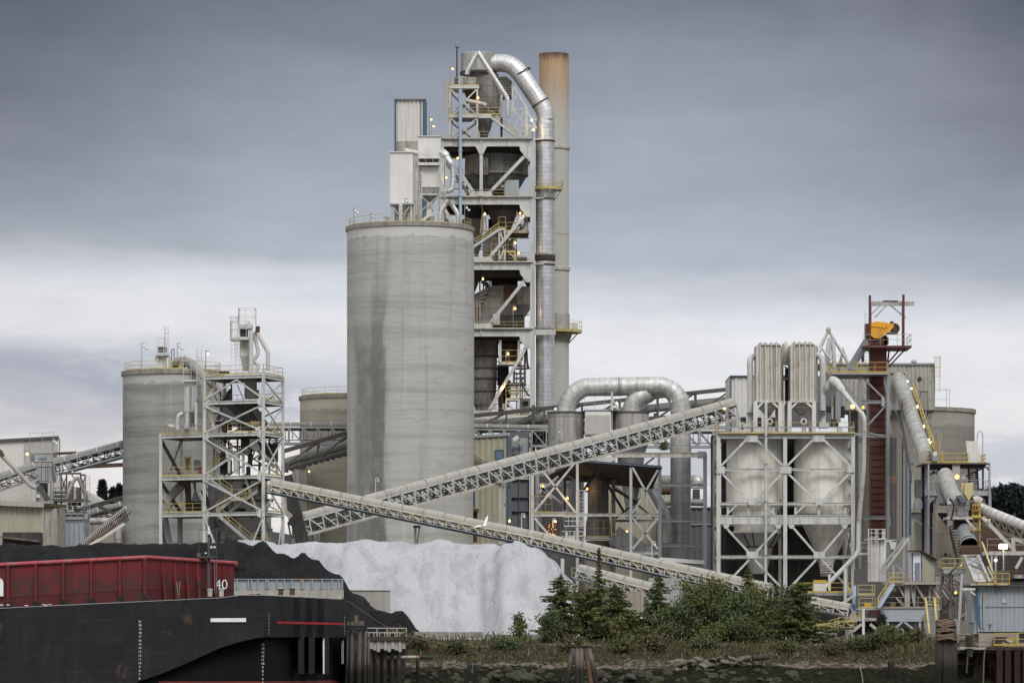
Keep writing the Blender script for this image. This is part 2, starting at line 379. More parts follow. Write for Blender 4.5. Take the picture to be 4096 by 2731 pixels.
M['rust'] = paint('rusty_steel', (0.085,0.05,0.036), 0.85, dirt=0.5, rust=0.25, rcol=(0.07,0.036,0.024), var=0.35, spec=0.15)
M['rustd'] = paint('dark_rusted_steel', (0.04,0.022,0.018), 0.85, dirt=0.5, dcol=(0.015,0.012,0.011), var=0.35, spec=0.15)
M['rustwhite'] = paint('flaking_white_paint', (0.42,0.40,0.37), 0.7, dirt=0.5, rust=0.42, rscale=1.6, rcol=(0.14,0.06,0.03))
M['tanconc'] = paint('tan_cladding', (0.285,0.25,0.205), 0.8, dirt=0.3, dcol=(0.12,0.1,0.08), seam=(2.6,6,0.07), var=0.12)
M['wall'] = paint('board_marked_concrete', (0.36,0.35,0.315), 0.9, dirt=0.4, dcol=(0.17,0.155,0.135), var=0.14, bump=0.03)
M['block'] = paint('concrete_block', (0.27,0.255,0.22), 0.9, dirt=0.6, dcol=(0.09,0.085,0.06), var=0.2, bump=0.04)
M['steelwall'] = paint('bulwark_steel', (0.32,0.35,0.37), 0.6, dirt=0.4, rust=0.33, rcol=(0.3,0.13,0.02), rscale=0.35, dcol=(0.16,0.15,0.15))
M['hull'] = paint('black_hull_paint', (0.009,0.009,0.011), 0.55, dirt=0.5, dcol=(0.024,0.021,0.021), rust=0.22, rcol=(0.034,0.02,0.017), rscale=0.35, var=0.35, scuff=0.5, seam=(2.4,2.1,0.05), scol=0.6, bump=0.02, bscale=0.7, spec=0.3)
M['hulld'] = paint('black_bottom_paint', (0.009,0.009,0.010), 0.75, dirt=0.3, dcol=(0.014,0.013,0.013), var=0.25, spec=0.08)
M['boot'] = paint('red_bottom_paint', (0.16,0.03,0.022), 0.8, dirt=0.5, dcol=(0.03,0.02,0.02))
M['bin'] = paint('red_barge_paint', (0.165,0.009,0.013), 0.5, dirt=0.9, dcol=(0.085,0.008,0.009), rust=0.95, rcol=(0.04,0.012,0.010), rscale=1.1, var=0.3, rz=(10.9,13.2))
M['bind'] = paint('grimy_barge_red', (0.085,0.010,0.012), 0.7, dirt=0.8, dcol=(0.035,0.012,0.01), rust=0.4, rcol=(0.03,0.014,0.011), var=0.3)
M['binrail'] = paint('faded_red_paint', (0.34,0.05,0.06), 0.55, dirt=0.4, dcol=(0.3,0.2,0.2), var=0.2)
M['stripe'] = paint('red_stripe_paint', (0.42,0.012,0.02), 0.55, dirt=0.3, dcol=(0.2,0.02,0.02))
M['mark'] = paint('white_mark_paint', (0.75,0.75,0.74), 0.6, dirt=0.25, dcol=(0.3,0.3,0.3))
M['black'] = paint('black_paint', (0.015,0.015,0.015), 0.6, dirt=0)
M['wood'] = paint('weathered_timber', (0.135,0.118,0.10), 0.9, dirt=0.75, dcol=(0.035,0.03,0.025), var=0.35, bump=0.03, spec=0.15, wet=(-2.2,-0.6))
M['woodd'] = paint('wet_timber', (0.065,0.056,0.046), 0.85, dirt=0.6, dcol=(0.015,0.014,0.012), var=0.35, bump=0.03, spec=0.15, wet=(-2.2,-0.6))
M['rope'] = paint('mooring_rope', (0.17,0.12,0.08), 0.9, dirt=0)
M['glass'] = paint('blue_window_glass', (0.10,0.16,0.22), 0.15, dirt=0.0, var=0.15)
M['door'] = paint('grey_door_paint', (0.17,0.185,0.20), 0.5, dirt=0.2)
M['bluebright'] = paint('bright_blue_paint', (0.03,0.075,0.2), 0.5, dirt=0.2)
M['redbox'] = paint('signal_red_paint', (0.35,0.03,0.05), 0.5, dirt=0.2)
M['bark'] = paint('bark', (0.075,0.06,0.045), 0.95, dirt=0.3)
M['barkpale'] = paint('pale_bark', (0.22,0.20,0.17), 0.9, dirt=0.4)
M['gull'] = paint('gull_plumage', (0.75,0.75,0.74), 0.7, dirt=0)
M['warm'] = emit('sodium_lamp', (1.0,0.6,0.2), 2.6)
M['orange'] = emit('orange_lamp', (1.0,0.42,0.08), 2.4)
M['cool'] = emit('pale_lamp', (1.0,0.97,0.6), 1.9)
M['con_f'] = leafmat('fir_needles', [(0.06,0.075,0.028),(0.085,0.10,0.036),(0.115,0.125,0.045),(0.07,0.085,0.033)])
M['con_b'] = leafmat('blue_fir_needles', [(0.052,0.07,0.03),(0.075,0.094,0.037),(0.10,0.114,0.044)])
M['dec_y'] = leafmat('yellowing_leaves', [(0.085,0.10,0.03),(0.12,0.125,0.04),(0.065,0.085,0.03),(0.14,0.115,0.04),(0.075,0.10,0.04)])
M['dec_b'] = leafmat('browning_leaves', [(0.07,0.08,0.032),(0.10,0.085,0.038),(0.055,0.07,0.03),(0.085,0.095,0.04)])
M['dec_g'] = leafmat('green_leaves', [(0.065,0.09,0.036),(0.085,0.11,0.042),(0.10,0.125,0.055),(0.055,0.075,0.034)])
M['far'] = leafmat('far_tree_needles', [(0.010,0.016,0.018),(0.015,0.022,0.022),(0.02,0.026,0.026)])
M['weed'] = leafmat('dry_weeds', [(0.10,0.095,0.045),(0.13,0.105,0.06),(0.065,0.075,0.028),(0.085,0.07,0.04),(0.05,0.065,0.022)])
def m_heap(name, c1, c2, bump, sc, spk=0.0):
 m, t, b = newmat(name); oc = t.n('ShaderNodeTexCoord').outputs['Object']
 n1 = t.noise(oc, 0.22, 7, 0.65); f = t.noise(oc, sc, 9, 0.72)
 c = t.mix(t.mapr(n1, 0.35, 0.65), c1, c2); c = t.mix(t.mapr(f, 0.38, 0.5, spk, 0.0), c, mul(c1, 0.6))
 vo = t.n('ShaderNodeTexVoronoi'); t.l(oc, vo.inputs['Vector']); vo.inputs['Scale'].default_value = sc*1.3
 coarse = t.mapr(t.noise(oc, 0.5, 5, 0.6, sc=(1,0.6,0.25), off=(2,8,1)), 0.47, 0.58)
 hgt = t.math('ADD', t.math('MULTIPLY', f, 0.8), t.math('MULTIPLY', t.math('MULTIPLY', vo.outputs['Distance'], coarse), 1.2))
 c = t.mix(t.math('MULTIPLY', t.math('MULTIPLY', coarse, t.mapr(vo.outputs['Distance'], 0.35, 0.75)), spk), c, mul(c1, 0.6))
 t.l(c, b.inputs['Base Color']); b.inputs['Roughness'].default_value = 0.95; b.inputs['Specular IOR Level'].default_value = 0.12
 bp = t.n('ShaderNodeBump'); bp.inputs['Distance'].default_value = bump; t.l(hgt, bp.inputs['Height']); t.l(bp.outputs[0], b.inputs['Normal'])
 return m
M['coal'] = m_heap('coal', (0.014,0.014,0.016), (0.022,0.022,0.024), 0.15, 4.5, 0.4)
M['gravel'] = m_heap('pale_limestone', (0.415,0.42,0.435), (0.375,0.38,0.395), 0.09, 5.5, 0.2)
M['rock'] = m_heap('mossy_rock', (0.07,0.066,0.054), (0.045,0.05,0.026), 0.15, 1.5, 0.4)
M['rubble'] = m_heap('pale_rubble', (0.21,0.185,0.145), (0.12,0.105,0.08), 0.2, 2.0, 0.5)
def m_bank():
 m, t, b = newmat('yard_and_bank'); g = t.n('ShaderNodeNewGeometry'); ps = g.outputs['Position']; sx = t.n('ShaderNodeSeparateXYZ'); t.l(ps, sx.inputs[0]); z = sx.outputs[2]
 n = t.noise(ps, 0.25, 8, 0.65); f = t.noise(ps, 2.2, 8, 0.7); zz = t.math('ADD', z, t.math('MULTIPLY', t.math('SUBTRACT', n, 0.5), 2.2))
 yard = t.mix(f, (0.12,0.11,0.095), (0.22,0.20,0.175))
 veg = t.mix(t.mapr(f, 0.35, 0.62), (0.018,0.017,0.01), (0.07,0.056,0.034)); pale = t.mix(t.mapr(f, 0.4, 0.6), (0.04,0.034,0.026), (0.19,0.165,0.125))
 mud = t.mix(t.mapr(f, 0.4, 0.65), (0.009,0.009,0.007), (0.025,0.027,0.013))
 c = t.mix(t.mapr(zz, -0.32, -0.1), veg, yard); c = t.mix(t.mapr(zz, -1.6, -1.9), c, pale); c = t.mix(t.mapr(zz, -2.1, -2.3), c, mud)
 t.l(c, b.inputs['Base Color']); b.inputs['Roughness'].default_value = 1.0; b.inputs['Specular IOR Level'].default_value = 0.05
 bp = t.n('ShaderNodeBump'); bp.inputs['Distance'].default_value = 0.3; t.l(f, bp.inputs['Height']); t.l(bp.outputs[0], b.inputs['Normal']); return m
M['bank'] = m_bank()
def m_water():
 m, t, b = newmat('river_water'); g = t.n('ShaderNodeNewGeometry'); b.inputs['Base Color'].default_value = (0.018,0.022,0.022,1); b.inputs['Roughness'].default_value = 0.08
 bp = t.n('ShaderNodeBump'); bp.inputs['Distance'].default_value = 0.1; t.l(t.noise(g.outputs['Position'], 0.6, 4, 0.6, sc=(1,2.5,1)), bp.inputs['Height']); t.l(bp.outputs[0], b.inputs['Normal']); return m
M['water'] = m_water()
def m_hill():
 m, t, b = newmat('wooded_hill'); g = t.n('ShaderNodeNewGeometry')
 t.l(t.mix(t.noise(g.outputs['Position'], 0.06, 8, 0.7), (0.012,0.014,0.017), (0.045,0.042,0.045)), b.inputs['Base Color']); b.inputs['Roughness'].default_value = 1; return m
M['hill'] = m_hill()
def m_stack():
 m, t, b = newmat('stack_shell'); oc = t.n('ShaderNodeTexCoord').outputs['Object']; sx = t.n('ShaderNodeSeparateXYZ'); t.l(oc, sx.inputs[0]); z = sx.outputs[2]
 col = (0.41,0.405,0.37); c = t.mix(t.noise(oc, 0.3, 7, 0.6), mul(col, 0.85), mul(col, 1.1))
 run = t.noise(oc, 1.0, 6, 0.62, sc=(1.4,1.4,0.09)); zz = t.math('ADD', z, t.math('MULTIPLY', t.math('SUBTRACT', run, 0.5), 11.0))
 c = t.mix(t.math('MULTIPLY', t.mapr(zz, 79, 93), 0.85), c, t.mix(t.noise(oc, 0.5, 7, 0.65, sc=(1,1,0.3)), (0.52,0.33,0.15), (0.24,0.10,0.04)))
 c = t.mix(t.mapr(t.math('ADD', z, t.math('MULTIPLY', run, 3)), 92.6, 94.6), c, (0.07,0.03,0.018))
 t.l(c, b.inputs['Base Color']); b.inputs['Roughness'].default_value = 0.75; return m
M['stack'] = m_stack()

def sky():
 w = bpy.data.worlds.new('World'); scene.world = w; w.use_nodes = True; nt = w.node_tree; t = NT(nt); bg = nt.nodes['Background']
 bg.inputs['Strength'].default_value = 0.1
 ns = t.n('ShaderNodeTexSky', sky_type='NISHITA'); ns.sun_disc = False; ns.sun_elevation = math.radians(SUN_EL); ns.sun_rotation = math.radians(SUN_AZ)
 d = t.n('ShaderNodeTexCoord').outputs['Generated']; sx = t.n('ShaderNodeSeparateXYZ'); t.l(d, sx.inputs[0])
 el = t.math('MULTIPLY', t.math('ARCSINE', sx.outputs[2]), 180/PI); az = t.math('MULTIPLY', t.math('ARCTAN2', sx.outputs[0], sx.outputs[1]), 180/PI)
 cv = t.n('ShaderNodeCombineXYZ'); t.l(az, cv.inputs[0]); t.l(el, cv.inputs[1]); q = cv.outputs[0]
 w1 = t.noise(q, 1.0, 4, 0.5, sc=(0.10,0.5,1), off=(3.3,1.7,0)); w2 = t.noise(q, 1.0, 6, 0.55, sc=(0.28,1.1,1), off=(8.1,4.4,2)); w3 = t.noise(q, 1.0, 5, 0.5, sc=(0.13,0.22,1), off=(1.9,7.2,5))
 e2 = t.math('ADD', t.math('ADD', el, t.math('MULTIPLY', az, 0.045)), t.math('ADD', t.math('MULTIPLY', t.math('SUBTRACT', w1, 0.5), 1.5), t.math('MULTIPLY', t.math('SUBTRACT', w2, 0.5), 0.95)))
 def s(r, g, b_): return tuple(((c/255+0.055)/1.055)**2.4 for c in (r, g, b_))
 def R(stops): return t.ramp(t.math('DIVIDE', e2, 12.0), [(a/12.0, s(*c)) for a, c in stops])
 left = R([(0,(236,229,225)),(1.7,(238,232,229)),(2.7,(232,227,227)),(3.05,(188,191,203)),(3.4,(192,196,206)),(4.0,(228,229,233)),(4.6,(233,234,238)),(5.1,(219,222,229)),(5.6,(178,184,195)),(6.6,(160,166,178)),(7.6,(148,154,167)),(8.6,(128,134,147)),(9.6,(108,113,126)),(11,(112,117,128))])
 rite = R([(0,(222,222,226)),(1.6,(214,215,221)),(2.3,(198,200,209)),(3.0,(202,204,212)),(3.7,(229,230,234)),(4.5,(236,236,240)),(5.0,(219,222,229)),(5.6,(180,186,198)),(6.6,(158,165,179)),(7.6,(150,156,170)),(8.6,(134,140,154)),(9.6,(112,117,130)),(11,(112,117,128))])
 c = t.mix(t.mapr(az, -3, 2.5), left, rite)
 side = t.math('MULTIPLY', t.mapr(t.math('ABSOLUTE', az), 2.2, 8.0), t.mapr(el, 3.8, 8.2)); c = t.mix(t.math('MULTIPLY', side, 0.62), c, s(70,72,84))
 c = t.mix(t.math('MULTIPLY', t.mapr(w3, 0.45, 0.72), 0.2), c, s(196,200,209))
 w4 = t.noise(q, 1.0, 7, 0.6, sc=(0.55,1.7,1), off=(2.2,9.1,3)); vv = t.n('ShaderNodeVectorMath', operation='SCALE'); t.l(c, vv.inputs[0]); t.l(t.mapr(w4, 0.25, 0.75, 0.93, 1.08, False), vv.inputs['Scale']); c = vv.outputs[0]
 w5 = t.noise(q, 1.0, 8, 0.62, sc=(0.33,1.25,1), off=(5.2,2.1,7)); c = t.mix(t.math('MULTIPLY', t.math('MULTIPLY', t.mapr(w5, 0.5, 0.62), t.mapr(e2, 2.4, 5.2, 1.0, 0.0)), 0.8), c, s(238,237,237))
 lob = t.math('MULTIPLY', t.mapr(az, -4.2, -5.8), t.math('MULTIPLY', t.mapr(e2, 2.25, 2.6), t.mapr(e2, 3.1, 4.0, 1.0, 0.0))); c = t.mix(t.math('MULTIPLY', lob, 0.45), c, s(150,156,172))
 up_ = t.mapr(el, 10.5, 32); dome = t.mix(t.noise(d, 1.5, 5, 0.6), (0.70,0.74,0.80), (1.0,1.02,1.05)); c = t.mix(up_, c, dome)
 rear = t.mix(t.mapr(sx.outputs[1], 0.35, -0.5), (1,1,1), (1.7,1.68,1.63)); c = t.mix(1.0, c, rear, 'MULTIPLY')
 vm = t.n('ShaderNodeVectorMath', operation='SCALE'); t.l(c, vm.inputs[0]); vm.inputs['Scale'].default_value = SKYK
 t.l(t.mix(0.965, ns.outputs[0], vm.outputs[0]), bg.inputs['Color'])
 sun = bpy.data.lights.new('sun', 'SUN'); sun.energy, sun.angle, sun.color = 1.75, math.radians(22), (1.0,0.97,0.92)
 o = link(bpy.data.objects.new('sun', sun)); e, a = math.radians(SUN_EL), math.radians(SUN_AZ)
 dv = V((math.sin(a)*math.cos(e), math.cos(a)*math.cos(e), math.sin(e))); o.rotation_euler = dv.to_track_quat('Z', 'Y').to_euler(); o.location = (0, 0, 300)
SUN_EL, SUN_AZ, SKYK, EXPOSURE = 44.0, 160.0, 10.0, 0.0
sky()
cam = bpy.data.cameras.new('camera'); co = link(bpy.data.objects.new('camera', cam)); co.location = (0, 0, CZ); co.rotation_euler = (PI/2, 0, 0)
cam.sensor_width = 36; cam.lens = 36*F/4096; cam.shift_y = (HY-1365.5)/4096; cam.clip_start, cam.clip_end = 1, 20000; scene.camera = co
vs_ = scene.view_settings; vs_.view_transform = 'Standard'; vs_.look = 'None'; vs_.exposure, vs_.gamma = 0.0, 1.0; vs_.use_curve_mapping = False
scene.cycles.use_denoising = True; scene.cycles.max_bounces = 6; scene.cycles.diffuse_bounces = 2; scene.cycles.glossy_bounces = 2; scene.cycles.sample_clamp_indirect = 3

def conveyor(name, label, pts, hr=0.75, gap=0.15, th=1.8, w=1.5, mh='hood', mt='white', panel=2.3, rail=None, mchord=None, band=3.0, hood=True, sub=True, cat='conveyor', lower=True, bt=0.16):
 """pts: the line under the hood's middle. hood (half round sheet with joint bands), two side trusses, belt with idlers, optional handrail"""
 t = Th(name, label, cat); pts = [V(p) for p in pts]; bm_ = M['bag' if mh == 'hoodd' else 'hoodd'] if mh != 'bag' else M['cream']
 hd = t.p('hood', M[mh]); tr = [t.p('truss', M[mt]), t.p('truss', M[mt])]; bl = t.p('belt', M['belt']); idl = t.p('idler_frame', M['dark']); bs = bt/0.16
 ch = t.p('lower_chord', M[mchord or mt]) if lower else None; hr_ = t.p('handrail', M[rail]) if rail else None
 for a, b in zip(pts[:-1], pts[1:]):
  d = b-a; L = d.length; u = d/L; side = u.cross(Z).normalized()
  if side.y > 0: side = -side
  n = u.cross(side); n = n if n.z > 0 else -n
  if hood:
   K = 12; rows, uvs = [], []
   for q, l in ((a, 0), (b, L)):
    rows.append([q+side*hr*math.cos(PI*k/K)+n*(hr*1.25*math.sin(PI*k/K)) for k in range(K+1)]); uvs.append([(PI*hr*k/K, l) for k in range(K+1)])
   hd.grid(rows, uvs); hd.face(rows[0]); hd.face(rows[1][::-1])
   x = band*0.5
   while x < L:
    rows = [[a+u*(x+e)+side*(hr+0.05)*math.cos(PI*k/K)+n*((hr*1.25+0.05)*math.sin(PI*k/K)) for k in range(K+1)] for e in (-0.06, 0.06)]
    t.p('hood_band', bm_).grid(rows, [[(k, 0) for k in range(K+1)], [(k, 1) for k in range(K+1)]]); x += band
  k = max(2, round(L/panel)); gp = -n*gap
  for j, s in enumerate((1, -1)):
   A, B = a+side*s*w/2+gp, b+side*s*w/2+gp; dn = -n*th
   tr[j].bar(A, B, 0.16, 0.2)
   if lower: ch.bar(A+dn, B+dn, 0.2, bt*1.5)
   else: tr[j].bar(A+dn, B+dn, 0.16, 0.18)
   for i in range(k):
    p, q = lerp(A, B, i/k), lerp(A, B, (i+1)/k); tr[j].bar(p, p+dn, bt*0.8); tr[j].bar(p, q+dn, bt*0.75)
    if sub: mm = lerp(p, q+dn, 0.5); tr[j].bar(mm, lerp(q, q+dn, 0.5), bt*0.6)
   tr[j].bar(B, B+dn, bt*0.8)
  bl.hexa(a-side*w*0.36-n*(gap+0.38), side*w*0.72, d, n*0.26); bl.hexa(a-side*w*0.3-n*(gap+th*0.78), side*w*0.6, d, n*0.07)
  for o in (-0.44, 0.44): idl.bar(a+side*w*o-n*(gap+0.25), b+side*w*o-n*(gap+0.25), 0.09)
  x = 0.6
  while x < L:
   c = a+u*x-n*(gap+0.25); idl.bar(c-side*w*0.46, c+side*w*0.46, 0.14, 0.3); idl.bar(c+side*w*0.42, c+side*w*0.42-n*th*0.72, 0.09)
   idl.bar(c-side*w*0.42-n*th*0.45, c+side*w*0.42-n*th*0.45, 0.12, 0.14); x += 1.05
  if hr_:
   o = side*(w/2+0.75)
   t.p('walkway', M['greyrail']).hexa(a+side*w/2-n*(gap+th*0.82), o-side*w/2, d, n*0.05)
   for h in (0.35, 0.85): hr_.bar(a+o-n*(gap+th*0.8)+Z*(h+0.2), b+o-n*(gap+th*0.8)+Z*(h+0.2), 0.05)
   x = 0.0
   while x <= L:
    c = a+u*x+o-n*(gap+th*0.8); hr_.bar(c, c+Z*1.06, 0.05); x += 2.1
 return t
def lamp(p, label, pole=1.5, kind='warm', r=0.2, glow=0, col=(1,0.55,0.2), head='flood', name='floodlight', mpole='grey', lit=True, group=None, twin=False):
 t = Th(name, label, 'lamp', group); p = V(p); r = r*(0.62 if r < 0.3 else 0.55) if lit else r
 if pole: t.p('pole', M[mpole]).bar(right(sub(p, pole),-0.3), right(up(p,0.35),-0.3), 0.08).bar(right(up(p,0.35),-0.35), right(up(p,0.35),0.1), 0.08)
 for k in ((0, 1) if twin else (0,)):
  q = p+V((0.3*k, 0, -0.28*k))
  if head == 'flood':
   t.p('housing', M['grey']).lathe(V((0,0,0)), [(0.05,0.3),(0.16,0.22),(0.3,0.0)], 12)
   h = t.parts[-1]; h.v = [(q.x+x*r*3.3, q.y-z*r*2.2+r*0.6, q.z+y*r*3.3) if False else (q.x+x*r*3.6, q.y+z*r*3.2-0.02, q.z+y*r*3.6) for x, y, z in h.v]
  else: t.p('housing', M['grey']).lathe(up(q, r*0.7), [(r*1.1,0),(r*0.7,r*0.9),(r*0.35,r*1.1),(r*0.3,r*1.9)], 12)
  g = t.p('lens', M[kind] if lit else M['mark'])
  g.lathe(q, [(r*math.sin(PI*i/8)+1e-4, -r*math.cos(PI*i/8)) for i in range(9)], 14, cap=False)
 if glow: t.lights.append((p+V((0,-r*1.3,-r*0.4)), glow, col, 0.25))
 return t
def terrain():
 ys = [-60,200,300,338,346,350,352]+[352.6+0.6*i for i in range(36)]+[376,382,392,410,450,520,640,900,1400,2500,5000,9000]
 prof = [(-60,-7),(346,-6.5),(351,-5.2),(354,-3.7),(356.6,-2.9),(358.4,-2.25),(360.2,-1.75),(363.5,-0.75),(365.3,-0.28),(368,-0.12),(373,0),(9000,0)]
 xs = list(np.arange(-60, 60.1, 0.9)); xs = [-6000,-2000,-600,-200,-100]+xs+[100,200,600,2000,6000]
 mb = Solo('ground', None, None, M['bank'], kind='structure').mb; rows, uvs = [], []
 for y in ys:
  r = []
  for x in xs:
   yy = y+1.1*mnoise.noise(V((x*0.13, y*0.05, 1)))+0.5*mnoise.noise(V((x*0.5, y*0.4, 5))) if 340 < y < 374 else y
   z = np.interp(yy, [a for a, b in prof], [b for a, b in prof])
   if 350 < y < 366: z += 0.22*mnoise.noise(V((x*0.7, y*0.7, 3)))+0.12*mnoise.noise(V((x*1.7, y*1.7, 9)))
   r.append((x, y, float(z)))
  rows.append(r); uvs.append([(x, y) for x in xs])
 mb.grid(rows, uvs, sm=True)
terrain()
solo('river_water', None, None, M['water'], kind='structure').face([(-2500,-400,-3.9),(2500,-400,-3.9),(2500,356,-3.9),(-2500,356,-3.9)])
def hills(name, prof, Y, dep):
 mb = Solo(name, None, None, M['hill'], kind='structure').mb; rows, uvs = [], []
 pts = [P(px, py, Y) for px, py in prof]
 for dy, k in ((-dep*0.5,0),(-dep*0.25,0.55),(0,1),(dep*0.4,0.8),(dep,0)):
  rows.append([(p.x, Y+dy, -1+(p.z+1)*k) for p in pts]); uvs.append([(p.x, dy) for p in pts])
 mb.grid(rows, uvs)
hills('wooded_hill', [(-900,2300),(-300,2150),(100,2080),(330,2025),(470,2030),(700,2060),(1000,2110),(1300,2160),(1600,2190),(2000,2180),(2400,2170),(2700,2120),(3000,2090),(3400,2050),(3700,2010),(3900,1985),(4100,1995),(4500,2040),(5200,2200)], 1500, 260)
def leaf_quads(mb, cs, size, elong=1.0, dirs=None, droop=0.0):
 n = len(cs); a = rng.normal(size=(n,3)) if dirs is None else dirs+rng.normal(scale=0.35, size=(n,3)); a[:,2] -= droop
 a /= np.linalg.norm(a, axis=1)[:,None]+1e-9; b = rng.normal(size=(n,3)); b -= a*(a*b).sum(1)[:,None]; b /= np.linalg.norm(b, axis=1)[:,None]+1e-9
 sz = size*(0.6+0.8*rng.random(n))[:,None]; a = a*sz*elong; b = b*sz*0.5
 for p in zip(cs-a-b*0.5, cs-a*0.1+b-a*0.1, cs+a, cs-b): mb.face(p, ((0,0),(1,0),(1,1),(0,1)))
def conifer_parts(t, base, h, hw, mat, dens=1.0, bare=0.06, seed=0, power=0.62):
 r = np.random.default_rng(seed+100); base = V(base); tr = t.p('trunk', M['bark']); cr = t.p('crown', mat)
 tr.tube([base-V((0,0,0.3)), base+V((0.05*h*0.1,0,h*0.5)), base+V((0,0,h*0.97))], [0.022*h, 0.014*h, 0.004*h], 8)
 cs, ds = [], []; z = bare
 while z < 0.985:
  f = (1-z)**power; R_ = hw*f*(0.6+0.6*r.random())*(1+0.25*math.sin(z*9+seed)); nb = int(5+4*f)
  for k in range(nb):
   a = r.random()*2*PI; L = R_*(0.6+0.55*r.random()); m = max(3, int(L*dens*13))
   for i in range(m):
    s = (i+r.random())/m; dr = -0.16*L*s+0.10*L*s*s
    p = np.array([base.x+math.cos(a)*L*s, base.y+math.sin(a)*L*s, base.z+z*h+dr]); w = 0.10+0.2*L*(1-s)*0.6
    for _ in range(2): cs.append(p+r.normal(scale=w*0.55, size=3)*np.array([1,1,0.35])); ds.append([math.cos(a)+r.normal()*0.5, math.sin(a)+r.normal()*0.5, -0.25])
  z += 0.035*(0.7+0.6*r.random())*(6.0/h)**0.5
 for _ in range(25): cs.append(np.array([base.x,base.y,base.z+h*(0.93+0.07*r.random())])+r.normal(scale=0.05, size=3)); ds.append([r.normal(),r.normal(),0.8])
 leaf_quads(cr, np.array(cs), 0.15, 1.3, np.array(ds))
def deciduous_parts(t, base, h, hw, mat, seed=0, dens=1.0, low=0.15, lean=0.0, leaf=0.14, bark='bark'):
 r = np.random.default_rng(seed+500); base = V(base); tr = t.p('trunk', M[bark]); cr = t.p('crown', mat); cs = []
 for s in range(r.integers(2, 4)):
  b2 = base+V((r.normal()*0.25, r.normal()*0.2, -0.3)); top = base+V((r.normal()*hw*0.35+lean*h, r.normal()*hw*0.3, h*(0.75+0.2*r.random())))
  tr.tube([b2, lerp(b2, top, 0.5)+V((r.normal()*0.15,0,0)), top], [0.012*h, 0.008*h, 0.002*h], 7)
  for i in range(int(15*dens)+4):
   s0 = 0.18+0.8*r.random(); p0 = lerp(b2, top, s0); a = r.random()*2*PI; L = hw*(0.35+0.75*r.random())*(1-0.55*max(0, s0-0.45)/0.55)
   p1 = p0+V((math.cos(a)*L, math.sin(a)*L*0.8, L*(0.15+0.5*r.random()))); tr.tube([p0, lerp(p0,p1,0.5)+V((0,0,-0.05)), p1], [0.005*h, 0.0035*h, 0.001*h], 5, cap=False)
   if p1.z < base.z+h*low*0.7: continue
   n = int(105*max(dens,0.5)); tt = r.random(n)**0.6
   q = np.array(p0)[None]+(np.array(p1)-np.array(p0))[None]*tt[:,None]; q += r.normal(size=(n,3))*(0.16+0.16*hw*tt[:,None])*np.array([1,0.9,0.75]); cs.append(q)
 cs = np.concatenate(cs); cs = cs[cs[:,2] > base.z+0.05]; leaf_quads(cr, cs, leaf, 1.0)
def tree(name, label, cat, px, base_py, top_py, hw_px, Y, mat, kind, seed, **k):
 b = P(px, base_py, Y); tp = P(px, top_py, Y); t = Th(name, label, cat, 'young trees and shrubs along the river bank')
 (conifer_parts if kind == 'c' else deciduous_parts)(t, (b.x, Y, b.z), tp.z-b.z, hw_px*Y/F, M[mat], seed=seed, **k)
c_ = lambda x, y: (2000+x/1.809, 2150+y/1.809)
def bctree(name, label, cat, x, yb, yt, hw, Y, mat, kind, seed, **k):
 px, py = c_(x, yb); tree(name, label, cat, px, py, c_(x, yt)[1], hw/1.809, Y, mat, kind, seed, **k)
bctree('fir_tree','dark green fir at the foot of the pale stone heap, its tip against the heap','tree',440,775,268,215,372,'con_f','c',1,power=0.42)
bctree('fir_tree','slender tall fir with a thin open spire, the tallest of the bank trees','tree',715,775,80,190,375,'con_f','c',2,dens=0.9,power=1.5)
bctree('fir_tree','broad dark fir just left of the gap where the boat shed shows through the trees','tree',835,778,345,235,371,'con_f','c',3,power=0.36)
bctree('fir_tree','blue green fir behind the pale bare sapling in the gap of the tree row','tree',1150,760,280,185,374,'con_b','c',4,power=0.42)
bctree('fir_tree','big drooping dark fir at the right end of the tree row','tree',2165,798,318,255,371,'con_f','c',5,dens=1.1,power=0.36)
bctree('fir_tree','small fir whose tip sticks up before the white tank frame','tree',1795,740,205,130,380,'con_b','c',6)
bctree('fir_tree','low dark fir squeezed in the middle of the leafy thicket','tree',1640,795,350,190,372,'con_b','c',7)
bctree('alder_tree','yellowing alder rising between the first two firs at the pale heap','tree',590,775,285,190,377,'dec_y','d',11)
bctree('alder_tree','tall golden green alder below the lower end of the long conveyor','tree',1390,785,220,200,373,'dec_y','d',12)
bctree('alder_tree','russet tinged alder with thick crown next to the golden alder','tree',1555,790,250,190,375,'dec_b','d',13)
bctree('maple_tree','dense green maple low in the thicket beside the russet alder','tree',1700,798,370,190,370,'dec_g','d',14)
bctree('alder_tree','pale yellow green alder in front of the left white tank leg','tree',1880,798,340,200,372,'dec_y','d',15)
bctree('alder_tree','brownish thin alder against the middle column of the white tank frame','tree',2010,785,330,150,377,'dec_b','d',16,dens=0.7)
bctree('alder_tree','dull green low alder filling the thicket left of the golden alder','tree',1300,788,430,160,371,'dec_g','d',17)
bctree('sapling','pale bare sapling with thin whitish trunk in the gap of the tree row','tree',1158,775,520,95,368,'dec_b','d',18,dens=0.12,low=0.5,bark='barkpale')
bctree('bush','sparse leafy bush standing alone before the concrete block wall','bush',130,770,535,75,370,'dec_y','d',21,dens=0.35)
bctree('bush','leafy bush at the left foot of the first fir by the stone heap','bush',345,772,450,90,369,'dec_g','d',22,dens=0.7)
bctree('bush','yellowish low bush under the broad dark fir','bush',900,780,560,95,368,'dec_y','d',23,dens=0.5)
bctree('bush','bright green low bush at the feet of the golden alder','bush',1480,798,640,130,367.5,'dec_y','d',24,dens=0.6)
bctree('bush','rusty brown bush at the feet of the yellow green alder','bush',1800,800,600,110,367.5,'dec_b','d',25,dens=0.6)
